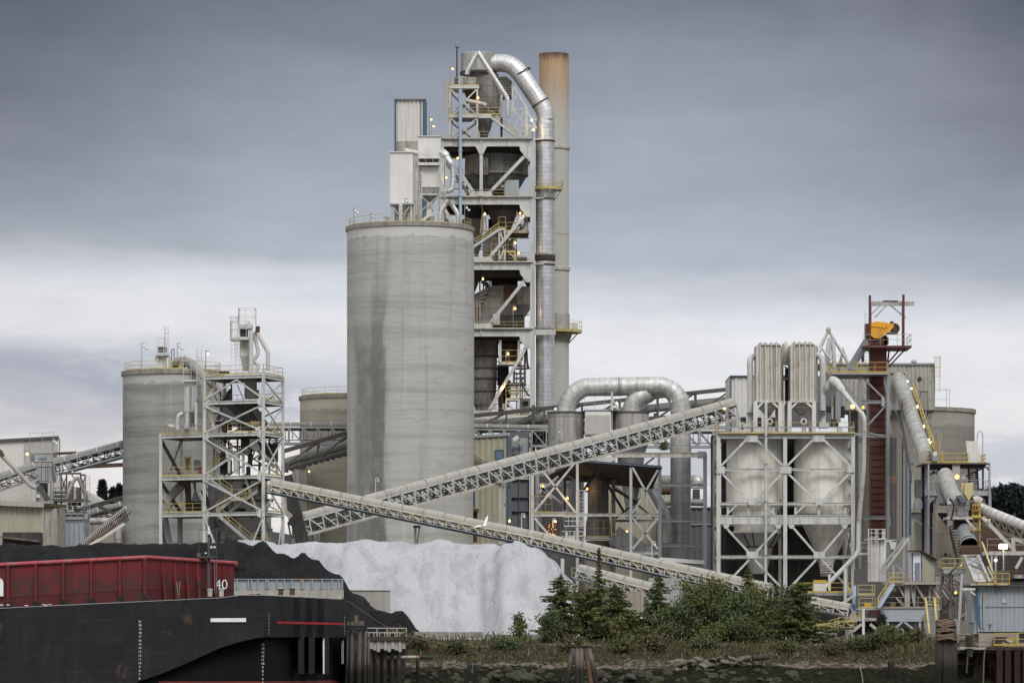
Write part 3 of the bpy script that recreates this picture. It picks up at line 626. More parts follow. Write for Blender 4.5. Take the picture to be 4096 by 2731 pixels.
bctree('bush','olive bush low in the gap beside the bare sapling','bush',1080,782,650,100,369,'dec_y','d',26,dens=0.6)
def rct(name, label, x, yb, yt, hw, Y, mat, seed, **k):
 px, py = 3200+x/2.625, 2150+yb/2.625; tree(name, label, 'bush', px, py, 2150+yt/2.625, hw/2.625, Y, mat, 'd', seed, **k)
rct('bush','round green bush in front of the grey hopper legs',905,1085,955,90,371,'dec_g',31,dens=0.8)
rct('bush','straggly dry bush between the hopper and the yellow stairs',1215,1100,960,110,370,'weed',32,dens=0.5)
rct('bush','reddish low bush left of the rope wound pile cluster',1020,1110,1030,110,368,'dec_b',33,dens=0.5)
tree('bush','tuft of leaves growing out of the duct frame beside the tall duct','bush',2656,1800,1770,16,520,'dec_g','d',41,dens=0.25,low=0,leaf=0.12)
for i, (px, py, h, hw, Y, m) in enumerate(((1700,2600,50,60,364,'weed'),(1830,2612,45,50,363,'dec_b'),(2010,2600,40,70,364,'dec_g'),(2300,2605,45,60,363.5,'weed'),(2480,2612,50,70,363,'dec_b'),(2620,2598,55,60,364,'weed'),(2830,2600,40,70,364,'dec_g'),(3150,2612,45,70,363.5,'dec_b'),(3330,2618,50,60,363,'weed'),(3460,2600,60,70,364,'dec_b'),(1580,2590,70,50,364,'weed'),(3550,2580,70,50,365,'dec_b'))):
 tree('shrub', 'low scrubby shrub on the slope of the bank below the tree row', 'shrub', px, py, py-h, hw, Y, m, 'd', 70+i, dens=0.4, low=0, leaf=0.12); ALL[-1].group = 'low shrubs on the bank slope'
def far_tree(px, bpy_, tpy, hw, seed, label):
 t = Th('far_conifer', label, 'tree', 'conifers on the far hill'); b, q = P(px, bpy_, 900), P(px, tpy, 900)
 r = np.random.default_rng(seed); h = q.z-b.z; w = hw*900/F; tr = t.p('trunk', M['bark']); tr.tube([b, q], [0.4,0.05], 6); n = 1500; z = r.random(n)**0.8
 rad = w*(1-z)**0.75*(0.75+0.25*np.sin(z*38+seed))*(0.35+0.65*r.random(n)**0.5); a = r.random(n)*2*PI
 cs = np.stack([b.x+rad*np.cos(a), 900+rad*np.sin(a), b.z+z*h+0.15*rad*-1], 1); leaf_quads(t.p('crown', M['far']), cs, 0.75, 1.2)
far_tree(409, 2060, 1926, 34, 1, 'dark pointed conifer on the skyline left of the ribbed grey silo, the taller one')
far_tree(479, 2060, 1945, 26, 2, 'dark conifer half hidden behind the edge of the left silo, the higher of two tips')
far_tree(452, 2060, 1958, 24, 3, 'low dark conifer tip between the pointed conifer and the left silo')
for i, (px, tp, hw) in enumerate(((3985,1950,40),(4035,1932,38),(4085,1945,36),(4120,1938,34))):
 t = Th('far_tree', ['dark round tree on the far hill nearest the transfer house','tallest dark tree in the clump on the far hill at the right','dark tree at the right edge of the clump on the far hill','dark tree cut by the right edge of the view on the far hill'][i], 'tree', 'trees on the far hill')
 b, q = P(px, 2090, 1250), P(px, tp, 1250); w = hw*1250/F; t.p('trunk', M['bark']).tube([b, q], [0.5,0.1], 6); r = np.random.default_rng(i+60); n = 2600
 cl = r.normal(size=(16,3))*np.array([w*0.5, w*0.4, (q.z-b.z)*0.2])+np.array([b.x, 1250, b.z+(q.z-b.z)*0.55]); cs = cl[r.integers(0,16,n)]+r.normal(scale=w*0.26, size=(n,3)); cs = cs[cs[:,2] < q.z]
 leaf_quads(t.p('crown', M['far']), cs, 1.0, 1.0)
def weeds():
 mb = solo('bank_weeds', 'dry grass and low weeds along the river bank', 'weeds', M['weed'], kind='stuff'); n = 30000
 x = rng.uniform(-26, 46, n); y = rng.uniform(359.6, 376.5, n); dn = np.array([mnoise.noise(V((a*0.35, b*0.5, 4))) for a, b in zip(x, y)]); keep = np.where(y > 365.6, dn > 0.16-0.2*rng.random(n), dn > -0.2-0.3*rng.random(n)); x, y = x[keep], y[keep]
 z = np.interp(y, [358.4,360.2,363.5,365.3,368,373,380], [-2.25,-1.75,-0.75,-0.28,-0.12,0,0]); h = (0.12+0.65*rng.random(len(x))**3*np.clip(0.7+1.8*np.array([mnoise.noise(V((a*0.3, b*0.4, 14))) for a, b in zip(x, y)]), 0.25, 2))*np.where(y > 366.5, 1.0, 0.7)
 cs = np.stack([x, y, z+h*0.45], 1); d = np.stack([rng.normal(scale=0.35, size=len(x)), rng.normal(scale=0.3, size=len(x)), np.ones(len(x))], 1)
 for c, dd, hh in zip(cs, d, h):
  a = rng.random()*PI; w = np.array([math.cos(a), math.sin(a), 0])*(0.03+0.09*rng.random()); t_ = dd*hh*0.6
  mb.face((c-w-t_, c+w-t_, c+t_*1.0+w*0.3, c+t_-w*0.5), ((0,0),(1,0),(1,1),(0,1)))
weeds()
ROCKS = []
def rock_mesh(i, mat):
 mb = MB(); r = random.Random(i+40); n, m = 14, 10; rows = []; k = [V((r.gauss(0,1),r.gauss(0,1),r.gauss(0,1))).normalized() for _ in range(13)]; kd = [0.5+0.45*r.random() for _ in range(13)]
 for a in range(m+1):
  row = []
  for b in range(n):
   th, ph = PI*a/m, 2*PI*b/n; d = V((math.sin(th)*math.cos(ph), math.sin(th)*math.sin(ph), math.cos(th))); q = min([1.0]+[dd/max(0.05, d.dot(u)) for u, dd in zip(k, kd)]); row.append(d*q*(1+0.14*mnoise.noise(d*2.6+V((i,0,0)))))
  rows.append(row)
 mb.grid(rows, [[(0,0)]*(n+1)]*(m+1), True, False); me = make_mesh('boulder', mb, (0,0,0)); me.materials.append(mat); return me
def boulders():
 d_ms = [rock_mesh(i, M['rock']) for i in range(6)]; p_ms = [rock_mesh(i+9, M['rubble']) for i in range(5)]; r = random.Random(5)
 def put(me, x, y, z, s, label, group, fl=0.65):
  o = link(bpy.data.objects.new('boulder', me)); o.location = (x, y, z); o.scale = (s*r.uniform(0.8,1.3), s*r.uniform(0.8,1.2), s*fl*r.uniform(0.8,1.2)); o.rotation_euler = (r.gauss(0,0.3), r.gauss(0,0.3), r.random()*6)
  props(o, label, 'rock', group)
 zb = lambda y: float(np.interp(y, [351,354,356.6,358.4,360.2,363.5], [-5.2,-3.7,-2.9,-2.25,-1.75,-0.75]))
 for i in range(180):
  y = r.uniform(353.2, 357.6); x = r.uniform(-17, 15) if r.random() < 0.8 else r.uniform(15, 28); s = r.choice((0.26,0.36,0.45,0.55,0.75)); put(r.choice(d_ms), x, y, zb(y)+s*0.1, s, 'dark mossy boulder in the riprap at the water line', 'dark riprap boulders at the water line')
 for px, py, s in ((2110,2710,1.0),(2070,2700,0.8),(2200,2695,0.55),(2465,2680,0.6),(2520,2705,0.65),(2560,2690,0.5),(2395,2690,0.6),(1985,2700,0.5)):
  y = 354.0; p = P(px, py, y); put(r.choice(d_ms), p.x, y, p.z-0.1, s, 'large dark boulder standing out of the riprap at the water line', 'large riprap boulders')
 for i in range(100):
  y = r.uniform(357.4, 359.8); x = r.choice((r.uniform(-14,-1), r.uniform(-8,8), r.uniform(6,22))); s = r.choice((0.12,0.18,0.25,0.36)); put(r.choice(p_ms), x, y, zb(y)+s*0.2, s, 'small pale rubble stone on the bank above the dark riprap', 'pale rubble stones on the bank')
 for px, py, s in ((2720,2646,0.9),(2770,2640,0.75),(2795,2628,0.6),(2830,2645,0.8),(2850,2630,0.55),(2900,2642,0.85),(2880,2628,0.5),(2690,2656,0.5),(2950,2648,0.7),(2990,2626,0.6),(2960,2630,0.5),(2930,2626,0.45),(3010,2640,0.5),(2740,2660,0.5)):
  y = 358.3; p = P(px, py, y); put(r.choice(p_ms), p.x, y, p.z-0.15, s, 'big broken pale concrete lump on the bank below the trees', 'broken concrete lumps on the bank', 0.5)
def heap(name, label, mat, ridges, x0, x1, seed, amp=0.28, st=0.34, loose=('', 0)):
 ys = np.arange(min(r[1] for r in ridges)-19, max(r[1] for r in ridges)+16, st); xs = np.arange(x0, x1, st); rd = []
 for prof, Y, sl in ridges: rd.append(([(a-CX)*Y/F for a, b in prof], [CZ+(HY-b)*Y/F for a, b in prof], Y, sl))
 Zs = np.full((len(ys), len(xs)), -3.0)
 for px, pz, Y, sl in rd:
  h = np.interp(xs, px, pz, left=-3, right=-3)
  for j, y in enumerate(ys): Zs[j] = np.maximum(Zs[j], h-sl*(math.sqrt((y-Y)**2+0.9)-0.95)*(1.0 if y < Y else 1.1))
 mb = solo(name, label, 'heap', mat)
 pts = []
 for j, y in enumerate(ys):
  row = []
  for i, x in enumerate(xs):
   n = mnoise.noise(V((x*0.35+seed, y*0.22, seed)))*amp*1.6+mnoise.noise(V((x*1.1+seed, y*0.6, 2)))*amp*0.6+mnoise.noise(V((x*2.3, y*2.3, seed)))*amp*0.3+mnoise.noise(V((x*0.8+seed, y*0.06, 7)))*amp*2.3*min(1, abs(y-rd[0][2])/4)
   row.append((x, y, Zs[j,i]+n*min(1, max(0, Zs[j,i]+0.6))))
  pts.append(row)
 lm = solo(loose[0], label.split(',')[0]+', loose lumps scattered over its face', 'lumps', mat, kind='stuff'); rr = random.Random(seed); flat = [(j, i) for j in range(len(ys)-1) for i in range(len(xs)-1) if pts[j][i][2] > 0.1 and ys[j] < max(r[1] for r in ridges)+1.5]
 while len(lm.f) < loose[1]*8:
  j, i = rr.choice(flat); u, w = rr.random(), rr.random(); p = lerp(lerp(pts[j][i], pts[j][i+1], u), lerp(pts[j+1][i], pts[j+1][i+1], u), w); k = mnoise.noise(V((p[0]*0.45+seed, p[1]*0.12, 3)))
  if k < rr.uniform(-0.35, 0.3): continue
  s_ = rr.choice((0.04,0.05,0.06,0.08)); c = p+V((0, 0, -s_*0.15)); i = len(lm.v); lm.v.extend([tuple(c+V(d)*s_*rr.uniform(0.6,1.35)) for d in ((1,0,0),(0,1,0),(-1,0,0),(0,-1,0),(0,0,1),(0,0,-1))])
  for a in range(4): b = (a+1) % 4; lm.f += [(i+a,i+b,i+4),(i+b,i+a,i+5)]; lm.uv += [[(0,0)]*3]*2; lm.sm += [False]*2
 idx = {}
 for j in range(len(ys)-1):
  for i in range(len(xs)-1):
   q = [(j,i),(j,i+1),(j+1,i+1),(j+1,i)]
   if max(pts[a][b][2] for a, b in q) < -0.25: continue
   f = []
   for k in q:
    if k not in idx: idx[k] = len(mb.v); mb.v.append(pts[k[0]][k[1]])
    f.append(idx[k])
   mb.f.append(tuple(f)); mb.uv.append([(0,0)]*4); mb.sm.append(True)
_b = lambda l: [(700+x/2.352, 2100+y/2.352) for x, y in l]
heap('coal_heap', 'long black coal heap behind the red barge, running down to the wharf', M['coal'], [
 ([(-120,2182),(0,2181),(150,2178),(210,2180),(290,2174),(380,2179),(520,2171),(640,2174),(740,2170),(800,2176),(880,2174),(915,2163),(935,2160),(975,2168),(1020,2185),(1080,2215),(1184,2290),(1300,2400),(1400,2500),(1440,2536)], 392, 0.75),
 ([(820,2240),(960,2200),(1030,2178),(1062,2175),(1100,2188),(1150,2212),(1186,2227),(1205,2221),(1226,2217),(1250,2228),(1300,2268),(1355,2312),(1423,2363),(1480,2412),(1546,2453),(1576,2451),(1605,2462),(1635,2483),(1660,2505),(1690,2540)], 384, 0.85)], -56, -8, 3, loose=('coal_lumps', 9000))
def md_(x, y): return (1850+x/2.138, 1750+y/2.138)
heap('limestone_heap', 'pale grey white crushed stone heap in the middle, below the crossing conveyors', M['gravel'], [
 ([(780,2300),(880,2200),(960,2171),(1020,2168),(1090,2174),(1160,2176),(1240,2166),(1300,2172),(1363,2163),(1444,2155),(1500,2161),(1550,2170),(1610,2164),(1660,2163),(1720,2172),(1790,2166),(1850,2171),(1890,2164),(1940,2161),(1985,2173),(2010,2186),(2040,2210),(2180,2330),(2330,2470),(2400,2540)], 403, 0.80),
 ([(1700,2500),(1900,2300),(1985,2215),(2010,2191),(2035,2176),(2075,2167),(2100,2170),(2125,2180),(2177,2219),(2238,2275),(2299,2332),(2360,2390),(2500,2536)], 399, 0.85)], -32, 14, 8, amp=0.34, loose=('limestone_lumps', 2500))
w = Th('retaining_wall', 'rusting steel bulwark on a concrete base holding back the coal', 'wall')
w.p('concrete_base', M['wall']).pbox(bb, 540, 600, 1585, 1010, 377, 0.7)
sp = w.p('steel_bulwark', M['steelwall']); sp.pbox(bb, 540, 510, 1580, 599, 377.1, 0.3); sp.pbox(bb, 540, 503, 1582, 510, 376.9, 0.7)
for x in (585, 690, 720, 780, 855, 875, 960, 1030, 1100, 1190, 1205, 1290, 1385, 1480, 1540, 1575): w.p('stiffener', M['steelwall']).pbox(bb, x-5, 511, x+5, 598, 376.85, 0.24)
w = Th('retaining_wall', 'tall bare concrete wall between the coal and the pale stone', 'wall'); w.p('slab', M['wall']).pbox(bb, 1640, 612, 2023, 1010, 386.5, 0.6)
w.p('coping', M['wall']).pbox(bb, 1640, 608, 2025, 614, 386.4, 0.8)
for i, (x0, x1, y0, y1) in enumerate(((930,1113,458,525),(1120,1298,460,522),(1306,1478,462,525),(1484,1648,460,525),(930,1113,534,590),(1120,1298,534,590),(1306,1478,536,590),(1484,1648,538,590))):
 s = solo('concrete_block', 'weathered concrete block in the low two course block wall below the pale stone heap', 'block', M['block'], 'blocks of the low block wall'); s.pbox(bd, x0, y0, x1, y1, 376.2, 0.9)
s = solo('concrete_kerb', 'mossy concrete kerb continuing the block wall behind the lone bush', 'kerb', M['block']); a, b = bd(1655,460,376.3), bd(2240,408,380); s.hexa((a.x,376.3,-0.1), (b.x-a.x,3.7,0), (0,0.8,0), (0,0,0.85))
s = solo('concrete_block', 'concrete block at the right end of the tree row, under the low conveyor', 'block', M['block']); s.pbox(rc, 235, 1000, 385, 1100, 372, 1.4)
s = solo('concrete_footing', 'long low concrete footing with a dark slab on the bank right of the trees', 'footing', M['block']); s.pbox(rc, 230, 1130, 690, 1200, 368.6, 1.2); s.pbox(rc, 280, 1112, 560, 1128, 368.3, 1.6)
def barge():
 t = Th('barge', 'black hulled cargo barge with red hopper sides, moored stern on', 'barge'); Y0, Y1 = 315.0, 341.0
 dz = lambda px: CZ+(HY-(2432-0.047*px if px < 900 else 2380))*Y0/F
 x_ = lambda px, Y=Y0: (px-CX)*Y/F
 up_ = t.p('hull', M['hull']); lo_ = t.p('lower_hull', M['hulld'])
 xs = [-260, 0, 150, 300, 450, 560, 640, 720, 800, 880, 960, 1030, 1057]
 rk = {-260:2860, 0:2860, 150:2850, 300:2820, 450:2770, 560:2722, 640:2695, 720:2662, 800:2627, 880:2590, 960:2565, 1030:2549, 1057:2546}
 top = [V((x_(p), Y0, dz(p))) for p in xs]; low = [V((x_(p), Y0+(0.0 if p < 1000 else 0.0), CZ+(HY-rk[p])*Y0/F)) for p in xs]; mid = [lerp(a, b, 0.5) for a, b in zip(top, low)]
 mid = [V((m.x, Y0+0.25*max(0, (p-700)/357)**2 if p < 1057 else Y0, m.z)) for m, p in zip(mid, xs)]
 up_.grid([low, mid, top], [[(p.x, p.z) for p in r] for r in (low, mid, top)], sm=True)
 sx1 = x_(1387, Y1); zt1 = CZ+(HY-2397)*Y1/F; zl1 = CZ+(HY-2548)*Y1/F
 A, B = top[-1], V((sx1, Y1, zt1)); a, b = low[-1], V((sx1, Y1, zl1))
 up_.face([a, b, B, A]); up_.face([top[0], top[-1], B, V((top[0].x-8, Y1+3, zt1))]); up_.face([b, a, V((a.x-9, a.y+2, a.z)), V((b.x-9, b.y, b.z))])
 inn = [V((l.x-0.3*(i/12), Y0+0.05+0.35*max(0, (xs[i]-300)/757)*4, l.z-0.02-2.0*max(0,(xs[i]-300)/757)**2*0.0)) for i, l in enumerate(low)]
 zb = -7.5; lowx = [V((p.x if i < 12 else x_(1055, Y0+1.6), p.y, p.z)) for i, p in enumerate(inn)]; bot = [V((p.x, p.y+0.2, zb)) for p in lowx]
 lo_.grid([bot, lowx, low], [[(p.x, p.z) for p in r] for r in (bot, lowx, low)], sm=False)
 q0, q1 = lowx[-1], V((x_(1366, Y1+4), Y1+4, zl1)); lo_.face([V((q0.x,q0.y,zb)), V((q1.x,q1.y,zb)), q1, q0]); lo_.face([q1, V((q1.x,q1.y,zb)), V((q1.x+0.4,Y1,zb)), b])
 bt = t.p('boot_top', M['boot']); zr = CZ+(HY-2724)*Y0/F; bt.face([V((q0.x+0.01,q0.y-0.03,zb+0.1)), V((q1.x,q1.y-0.03,zb+0.1)), V((q1.x,q1.y-0.03,zr-0.25)), V((q0.x+0.01,q0.y-0.03,zr))])
 bt.grid([[p+V((0,-0.03,0.1)) for p in bot[6:]], [V((p.x,p.y-0.03,zr)) for p in lowx[6:]]], [[(0,0)]*7]*2, sm=False)
 dk = t.p('deck_edge', M['greyrail'], label='pale scuffed strip along the deck edge')
 for p, q in zip(top[:-1], top[1:]): dk.bar(p+V((0,-0.02,0.02)), q+V((0,-0.02,0.02)), 0.06, 0.05)
 def tp(u, v): return lerp(lerp(A, B, u), lerp(a, b, u), v)          # point on the transom
 def sd(px, py): return V((x_(px), Y0-0.03, CZ+(HY-py)*Y0/F))
 nrm = V((B.y-A.y, -(B.x-A.x), 0)).normalized()
 for k, (u0, u1, px0, px1, wht) in enumerate(((0.37,0.42,985,1158,False),(0.515,0.55,1222,1258,False),(0.66,0.715,1262,1395,True))):
  fs = t.p('fender_strip', M['hull']); p, q = tp(u0, 0.0), tp(u1, 0.0); fs.extr([p, q, tp(u1, 1.0), tp(u0, 1.0)], nrm*0.35)
  Ys = lerp(A, B, u1).y-1.0; sk = t.p('skeg', M['hull']); yb = 2100+1395/2.352
  xa, xb = 700+px0/2.352, 700+px1/2.352
  sk.extr([P(xb, 2100+1050/2.352, Ys), P(xb, yb, Ys), P(xa+(xb-xa)*0.3, yb, Ys+2), P(xa, 2100+1060/2.352, Ys+6)], V((0.5,0.15,0)))
  if wht: t.p('skeg_edge', M['mark']).extr([P(700+1390/2.352, 2100+1000/2.352, Ys-0.1), P(700+1406/2.352, 2100+1020/2.352, Ys-0.1), P(700+1406/2.352, yb, Ys-0.1), P(700+1392/2.352, yb, Ys-0.1)], V((0,0.15,0)))
 t.p('red_stripe', M['stripe']).face([tp(0.09,0.672)+nrm*0.42, tp(0.09,0.62)+nrm*0.42, tp(0.91,0.62)+nrm*0.42, tp(0.91,0.672)+nrm*0.42][::-1])
 t.p('white_stripe', M['mark']).face([sd(700+335/2.352,2100+908/2.352), sd(700+668/2.352,2100+908/2.352), sd(700+668/2.352,2100+871/2.352), sd(700+335/2.352,2100+873/2.352)])
 def txt(s, c, u, vv, h, mat='mark', name='draft_mark'):
  cu = bpy.data.curves.new('t', 'FONT'); cu.body = s; cu.size = h*1.35; cu.align_x = 'CENTER'; cu.extrude = 0.0; ob = bpy.data.objects.new('t', cu); me = bpy.data.meshes.new_from_object(ob); m = t.p(name, M[mat]); c, u, vv = V(c), V(u).normalized(), V(vv).normalized()
  off = len(m.v); m.v.extend([tuple(c+u*p.co.x+vv*p.co.y) for p in me.vertices])
  for f in me.polygons: m.f.append(tuple(i+off for i in f.vertices)); m.uv.append([(0,0)]*len(f.vertices)); m.sm.append(False)
  bpy.data.objects.remove(ob); bpy.data.curves.remove(cu); bpy.data.meshes.remove(me)
 for n in range(21, 5, -1): txt(str(n), sd((1392-0.0+(21-n)*-0.3)/2.485, 2100+(965+(21-n)*37.5)/2.485), (1,0,0), Z, 0.185)
 for n in range(15, 4, -1): txt(str(n), sd(700+815/2.352, 2100+(1132+(15-n)*35.7)/2.352)+V((0,1.42,0)), (1,0,0), Z, 0.19)
 tu = (B-A).normalized()
 for n, v in zip((22,21,20,19,18,17), (0.5,0.59,0.68,0.765,0.85,0.94)): txt(str(n), tp(0.045, v)+nrm*0.05, tu, Z, 0.2); txt(str(n), tp(0.965, v)+nrm*0.05, tu, Z, 0.2)
 hb = t.p('cargo_bin', M['bin']); rl = t.p('top_rail', M['binrail']); YA, YB = 318.0, 333.0
 def bz(px, py, Y): return P(px, py, Y)
 T = [bz(-260,2275,YA), bz(0,2258,YA), bz(583,2228,YA), bz(936,2251,YB)]; zbse = [2.2, 2.75, 3.45, 3.6]
 for i in range(3):
  p, q = T[i], T[i+1]; hb.face([V((p.x,p.y,zbse[i])), V((q.x,q.y,zbse[i+1])), q, p]); rl.tube([p+V((0,-0.1,0)), q+V((0,-0.1,0))], 0.17, 10)
 lp = t.p('lower_plate', M['bind'])
 for i in range(3): p, q = T[i], T[i+1]; o = V((0,-0.03,0)); lp.face([V((p.x,p.y,zbse[i]))+o, V((q.x,q.y,zbse[i+1]))+o, V((q.x,q.y,zbse[i+1]+0.95))+o, V((p.x,p.y,zbse[i]+0.95))+o]); lp.bar(V((p.x,p.y-0.03,zbse[i]+0.97)), V((q.x,q.y-0.03,zbse[i+1]+0.97)), 0.05)
 E = T[3]+V((-3.2,22,0)); hb.face([V((T[3].x,T[3].y,3.2)), V((E.x,E.y,3.2)), E, T[3]]); hb.face([T[0]+V((0,0,-0.3)), T[2]+V((0,0,-0.3)), T[3]+V((0,0,-0.3)), V((T[3].x,T[3].y+20,T[3].z-0.3)), V((T[0].x,T[3].y+20,T[0].z-0.3))])
 rl.tube([T[3]+V((0.15,-0.15,0)), E], 0.2, 10)
 for x in (85, 360, 635, 912, 1195, 1440):
  px = x/2.485; top_ = bz(px, (2258-px*30/583)+2, YA); zb_ = 2.75+0.7*px/583
  t.p('rib', M['bin']).hexa((top_.x-0.09, YA-0.42, zb_), (0.18,0,0), (0,0.42,0), (0,0,top_.z-zb_-0.1)); t.p('rib_foot', M['hull']).extr([V((top_.x-0.42,YA-0.45,zb_-0.1)), V((top_.x+0.42,YA-0.45,zb_-0.1)), V((top_.x+0.14,YA-0.45,zb_+0.5)), V((top_.x-0.14,YA-0.45,zb_+0.5))], V((0,0.4,0)))
 for xt, xb in ((1605,1645),(1722,1755),(1840,1872),(1950,1980),(2112,2150),(2205,2260)):
  px = xt/2.485; f = (px-583)/353; q = lerp(T[2], T[3], f); g = (xb/2.485-583)/353; qb = lerp(T[2], T[3], g); t.p('rib', M['bin']).extr([q+V((-0.1,-0.05,-0.15)), q+V((0.12,-0.05,-0.15)), V((qb.x+0.12,qb.y-0.75,3.4)), V((qb.x-0.1,qb.y-0.75,3.4))], V((0,0.5,0)))
 fa = (700+438/2.352-583)/353; q = lerp(T[2], T[3], fa); txt('40', q+V((0,-0.8,-2.25)), (1,0.35,0), Z, 0.85, name='fleet_number')
 t.p('placard', M['mark']).extr([bz(-6,2313,YA-0.3), bz(3,2312,YA-0.3), bz(10,2318,YA-0.3), bz(13.5,2330,YA-0.3), bz(13.5,2383,YA-0.3), bz(-6,2383,YA-0.3)][::-1], V((0,0.05,0)))
 for x, yb, yt, m in ((328,668,602,'cream'),(437,668,598,'cream'),(996,655,594,'rust'),(1104,655,590,'rust'),(1232,660,637,'cream')):
  b0 = bb(x, yb, 318.5); hgt = bb(x, yt, 318.5).z-b0.z; mm = t.p('bollard', M[m]); mm.lathe(b0, [(0.2,0),(0.2,hgt*0.82),(0.235,hgt*0.84),(0.235,hgt)], 12)
  t.p('bollard_cap', M['cream']).lathe(up(b0, hgt), [(0.25,0),(0.22,0.05)], 12)
 for x, y in ((908,640),(1543,672)):
  t.p('fairlead', M['cream']).pbox(bb, x-20, y-11, x+16, y+14, 317.5, 0.5).pbox(bb, x-8, y-4, x+24, y+16, 317.2, 0.25)
 t.p('red_box', M['stripe']).pbox(bb, 702, 646, 744, 657, 317, 0.4)
 for px, py in ((5,2418),(32,2417.5),(105,2420),(187,2416)): t.p('cleat', M['mark']).pbox(Vw(0,0,1), px-7, py-1.5, px+7, py+2, 315.5, 0.2)
 t.p('cleat', M['mark']).pbox(Vw(0,0,1), 168, 2415, 205, 2417.5, 315.5, 0.2).pbox(Vw(0,0,1), 178, 2417, 190, 2421, 315.5, 0.2)
 for x, x2 in ((1755,1772),(1788,1775)): t.p('coiled_rope', M['rope']).tube([ba(x,560,314.9), ba((x+x2)/2,640,314.6), ba(x2+5,720,314.9)], 0.05, 6)
 ms = t.p('mast', M['dark']); ms.pbox(bb, 305, 300, 330, 660, 327, 0.4); ms.pbox(bb, 308, 85, 328, 300, 327.1, 0.3)
 t.p('mast_platform', M['dark']).pbox(bb, 215, 293, 392, 303, 326.5, 1.4)
 lt = t.p('mast_light', M['mark']); lt.lathe(bb(318,85,327), [(0.12,0),(0.12,0.35),(0.06,0.5),(0.06,0.7)], 10); lt.lathe(bb(355,170,327), [(0.06,0),(0.06,0.3),(0.03,0.35)], 8)
 lt.pbox(bb, 333, 193, 352, 215, 326.8, 0.3); lt.pbox(bb, 362, 195, 382, 213, 326.8, 0.3); lt.pbox(bb, 280, 255, 298, 266, 326.8, 0.2)
 t.p('mast_box', M['dark']).pbox(bb, 205, 258, 240, 292, 326.6, 0.5)
 ml = t.p('mast_ladder', M['dark'])
 for x in (372, 390): ml.bar(bb(x,310,326.8), bb(x,640,325.5), 0.05)
 for y in range(320, 640, 22): ml.bar(bb(372,y,326.8), bb(390,y,326.8), 0.04)
 mr = t.p('mast_railing', M['dark']); mr.rail([bb(225,293,326.6), bb(390,293,326.6)], h=2.2, sp=1.2, r=0.035, toe=False)
 ld = t.p('side_ladder', M['greyrail']); 
 for x in (1570, 1584): ld.bar(bb(x,1080,340.5), bb(x,1300,340.5), 0.06)
 for y in range(1090, 1300, 16): ld.bar(bb(1570,y,340.5), bb(1584,y,340.5), 0.05)
barge()
s = solo('mooring_rope', 'thin brown mooring rope sagging from the barge stern across the bank', 'rope', M['rope'])
s.tube(smooth([bb(1545,672,339), bb(1700,765,345), bb(1900,900,351), bb(2150,1030,358), bd(1300,598,363), bd(1700,672,364), bd(2000,690,364.5), bd(2350,676,365)], 6), 0.045, 6)
def pile(t, x, yt, yb, Y, w, view, r=0.17, lean=0.0, name='pile', mat='wood'):
 p, q = view(x, yt, Y), view(x, yb, Y); t.p(name, M[mat]).tube([V((q.x+lean,Y,-6.5)), V((p.x,Y,p.z))], [r*1.1, r*0.92], 10)
t = Th('pile_cluster', 'tall cluster of weathered timber piles lashed together beside the barge stern', 'piles')
for x, yt, Y, r in ((1630,910,345,0.15),(1668,905,344.6,0.19),(1702,845,345,0.24),(1740,900,344.4,0.2),(1765,900,345.2,0.17),(1790,950,344.8,0.13),(1655,930,345.6,0.17),(1820,1060,345.2,0.13)): pile(t, x, yt, 1484, Y, 0, bb, r, random.uniform(-0.25,0.25))
lash = t.p('lashing', M['black'])
for z in (955, 965, 985): p = bb(1700, z, 345); lash.lathe((p.x, 345, p.z), [(1.02,0),(1.06,0.08),(1.02,0.16)], 20, cap=False)
t = Th('wharf', 'small timber and concrete wharf with a rusty white railing beside the pile cluster', 'wharf')
t.p('deck', M['woodd']).pbox(bb, 1780, 1046, 2190, 1080, 350, 6)
gd = t.p('fascia', M['wall'])
for i, x in enumerate(range(1830, 2170, 34)): gd.pbox(bb, x, 1082, x+31, 1085+75+(i % 3)*14, 350.2+(i % 2)*0.12, 0.5)
for x in (1845, 1905, 1975, 2042, 2105): pile(t, x, 1150, 1484, 351.5, 0, bb, 0.26 if x == 1905 else 0.21)
t.p('back_bulkhead', M['nearblack']).pbox(bb, 1800, 1160, 2170, 1470, 355.6, 0.4)
rr = t.p('railing', M['rustwhite'])
for y in (965, 1007): rr.bar(bb(1780,y,350.1), bb(2178,y+2,350.1), 0.09)
for x in (1800, 1900, 1997, 2090, 2177): rr.bar(bb(x,965,350.1), bb(x,1046,350.1), 0.09)
for x in (1825, 1872, 1925, 1972, 2022, 2070, 2115): rr.bar(bb(x,1008,350.1), bb(x,1046,350.1), 0.07)
t = Th('pipe', 'cream painted pipe lying along the bank under the wharf, its far end black', 'pipe')
t.p('pipe_run', M['cream']).tube([bd(640,726,353), bd(990,722,354)], 0.15, 14); t.p('pipe_end', M['nearblack']).tube([bd(985,722,353.9), bd(1120,728,355)], 0.17, 14)
s = solo('broken_post', 'short rotten post under the end of the cream pipe', 'post', M['woodd']); p = bd(968,735,353); s.tube([V((p.x,353,-5)), p], 0.17, 8)
t = Th('pile_cluster', 'flared bundle of five old piles under a cap, in front of the tree row', 'piles')
for (xt, yt, xb) in ((530,790,480),(558,785,560),(588,790,592),(615,790,660),(640,790,700)):
 a = c_(xt, yt); b = c_(xb, 1051); p, q = P(*a, 351.5), P(*b, 350.5); d = (q-p); t.p('pile', M['rust'] if xt in (615,) else M['wood']).tube([p+d*1.5, p], 0.24, 10)
p = P(*c_(585,783), 351.5); t.p('cap', M['woodd']).box((p.x-1.05, 351.1, p.z-0.03), (p.x+1.1, 352.0, p.z+0.07))
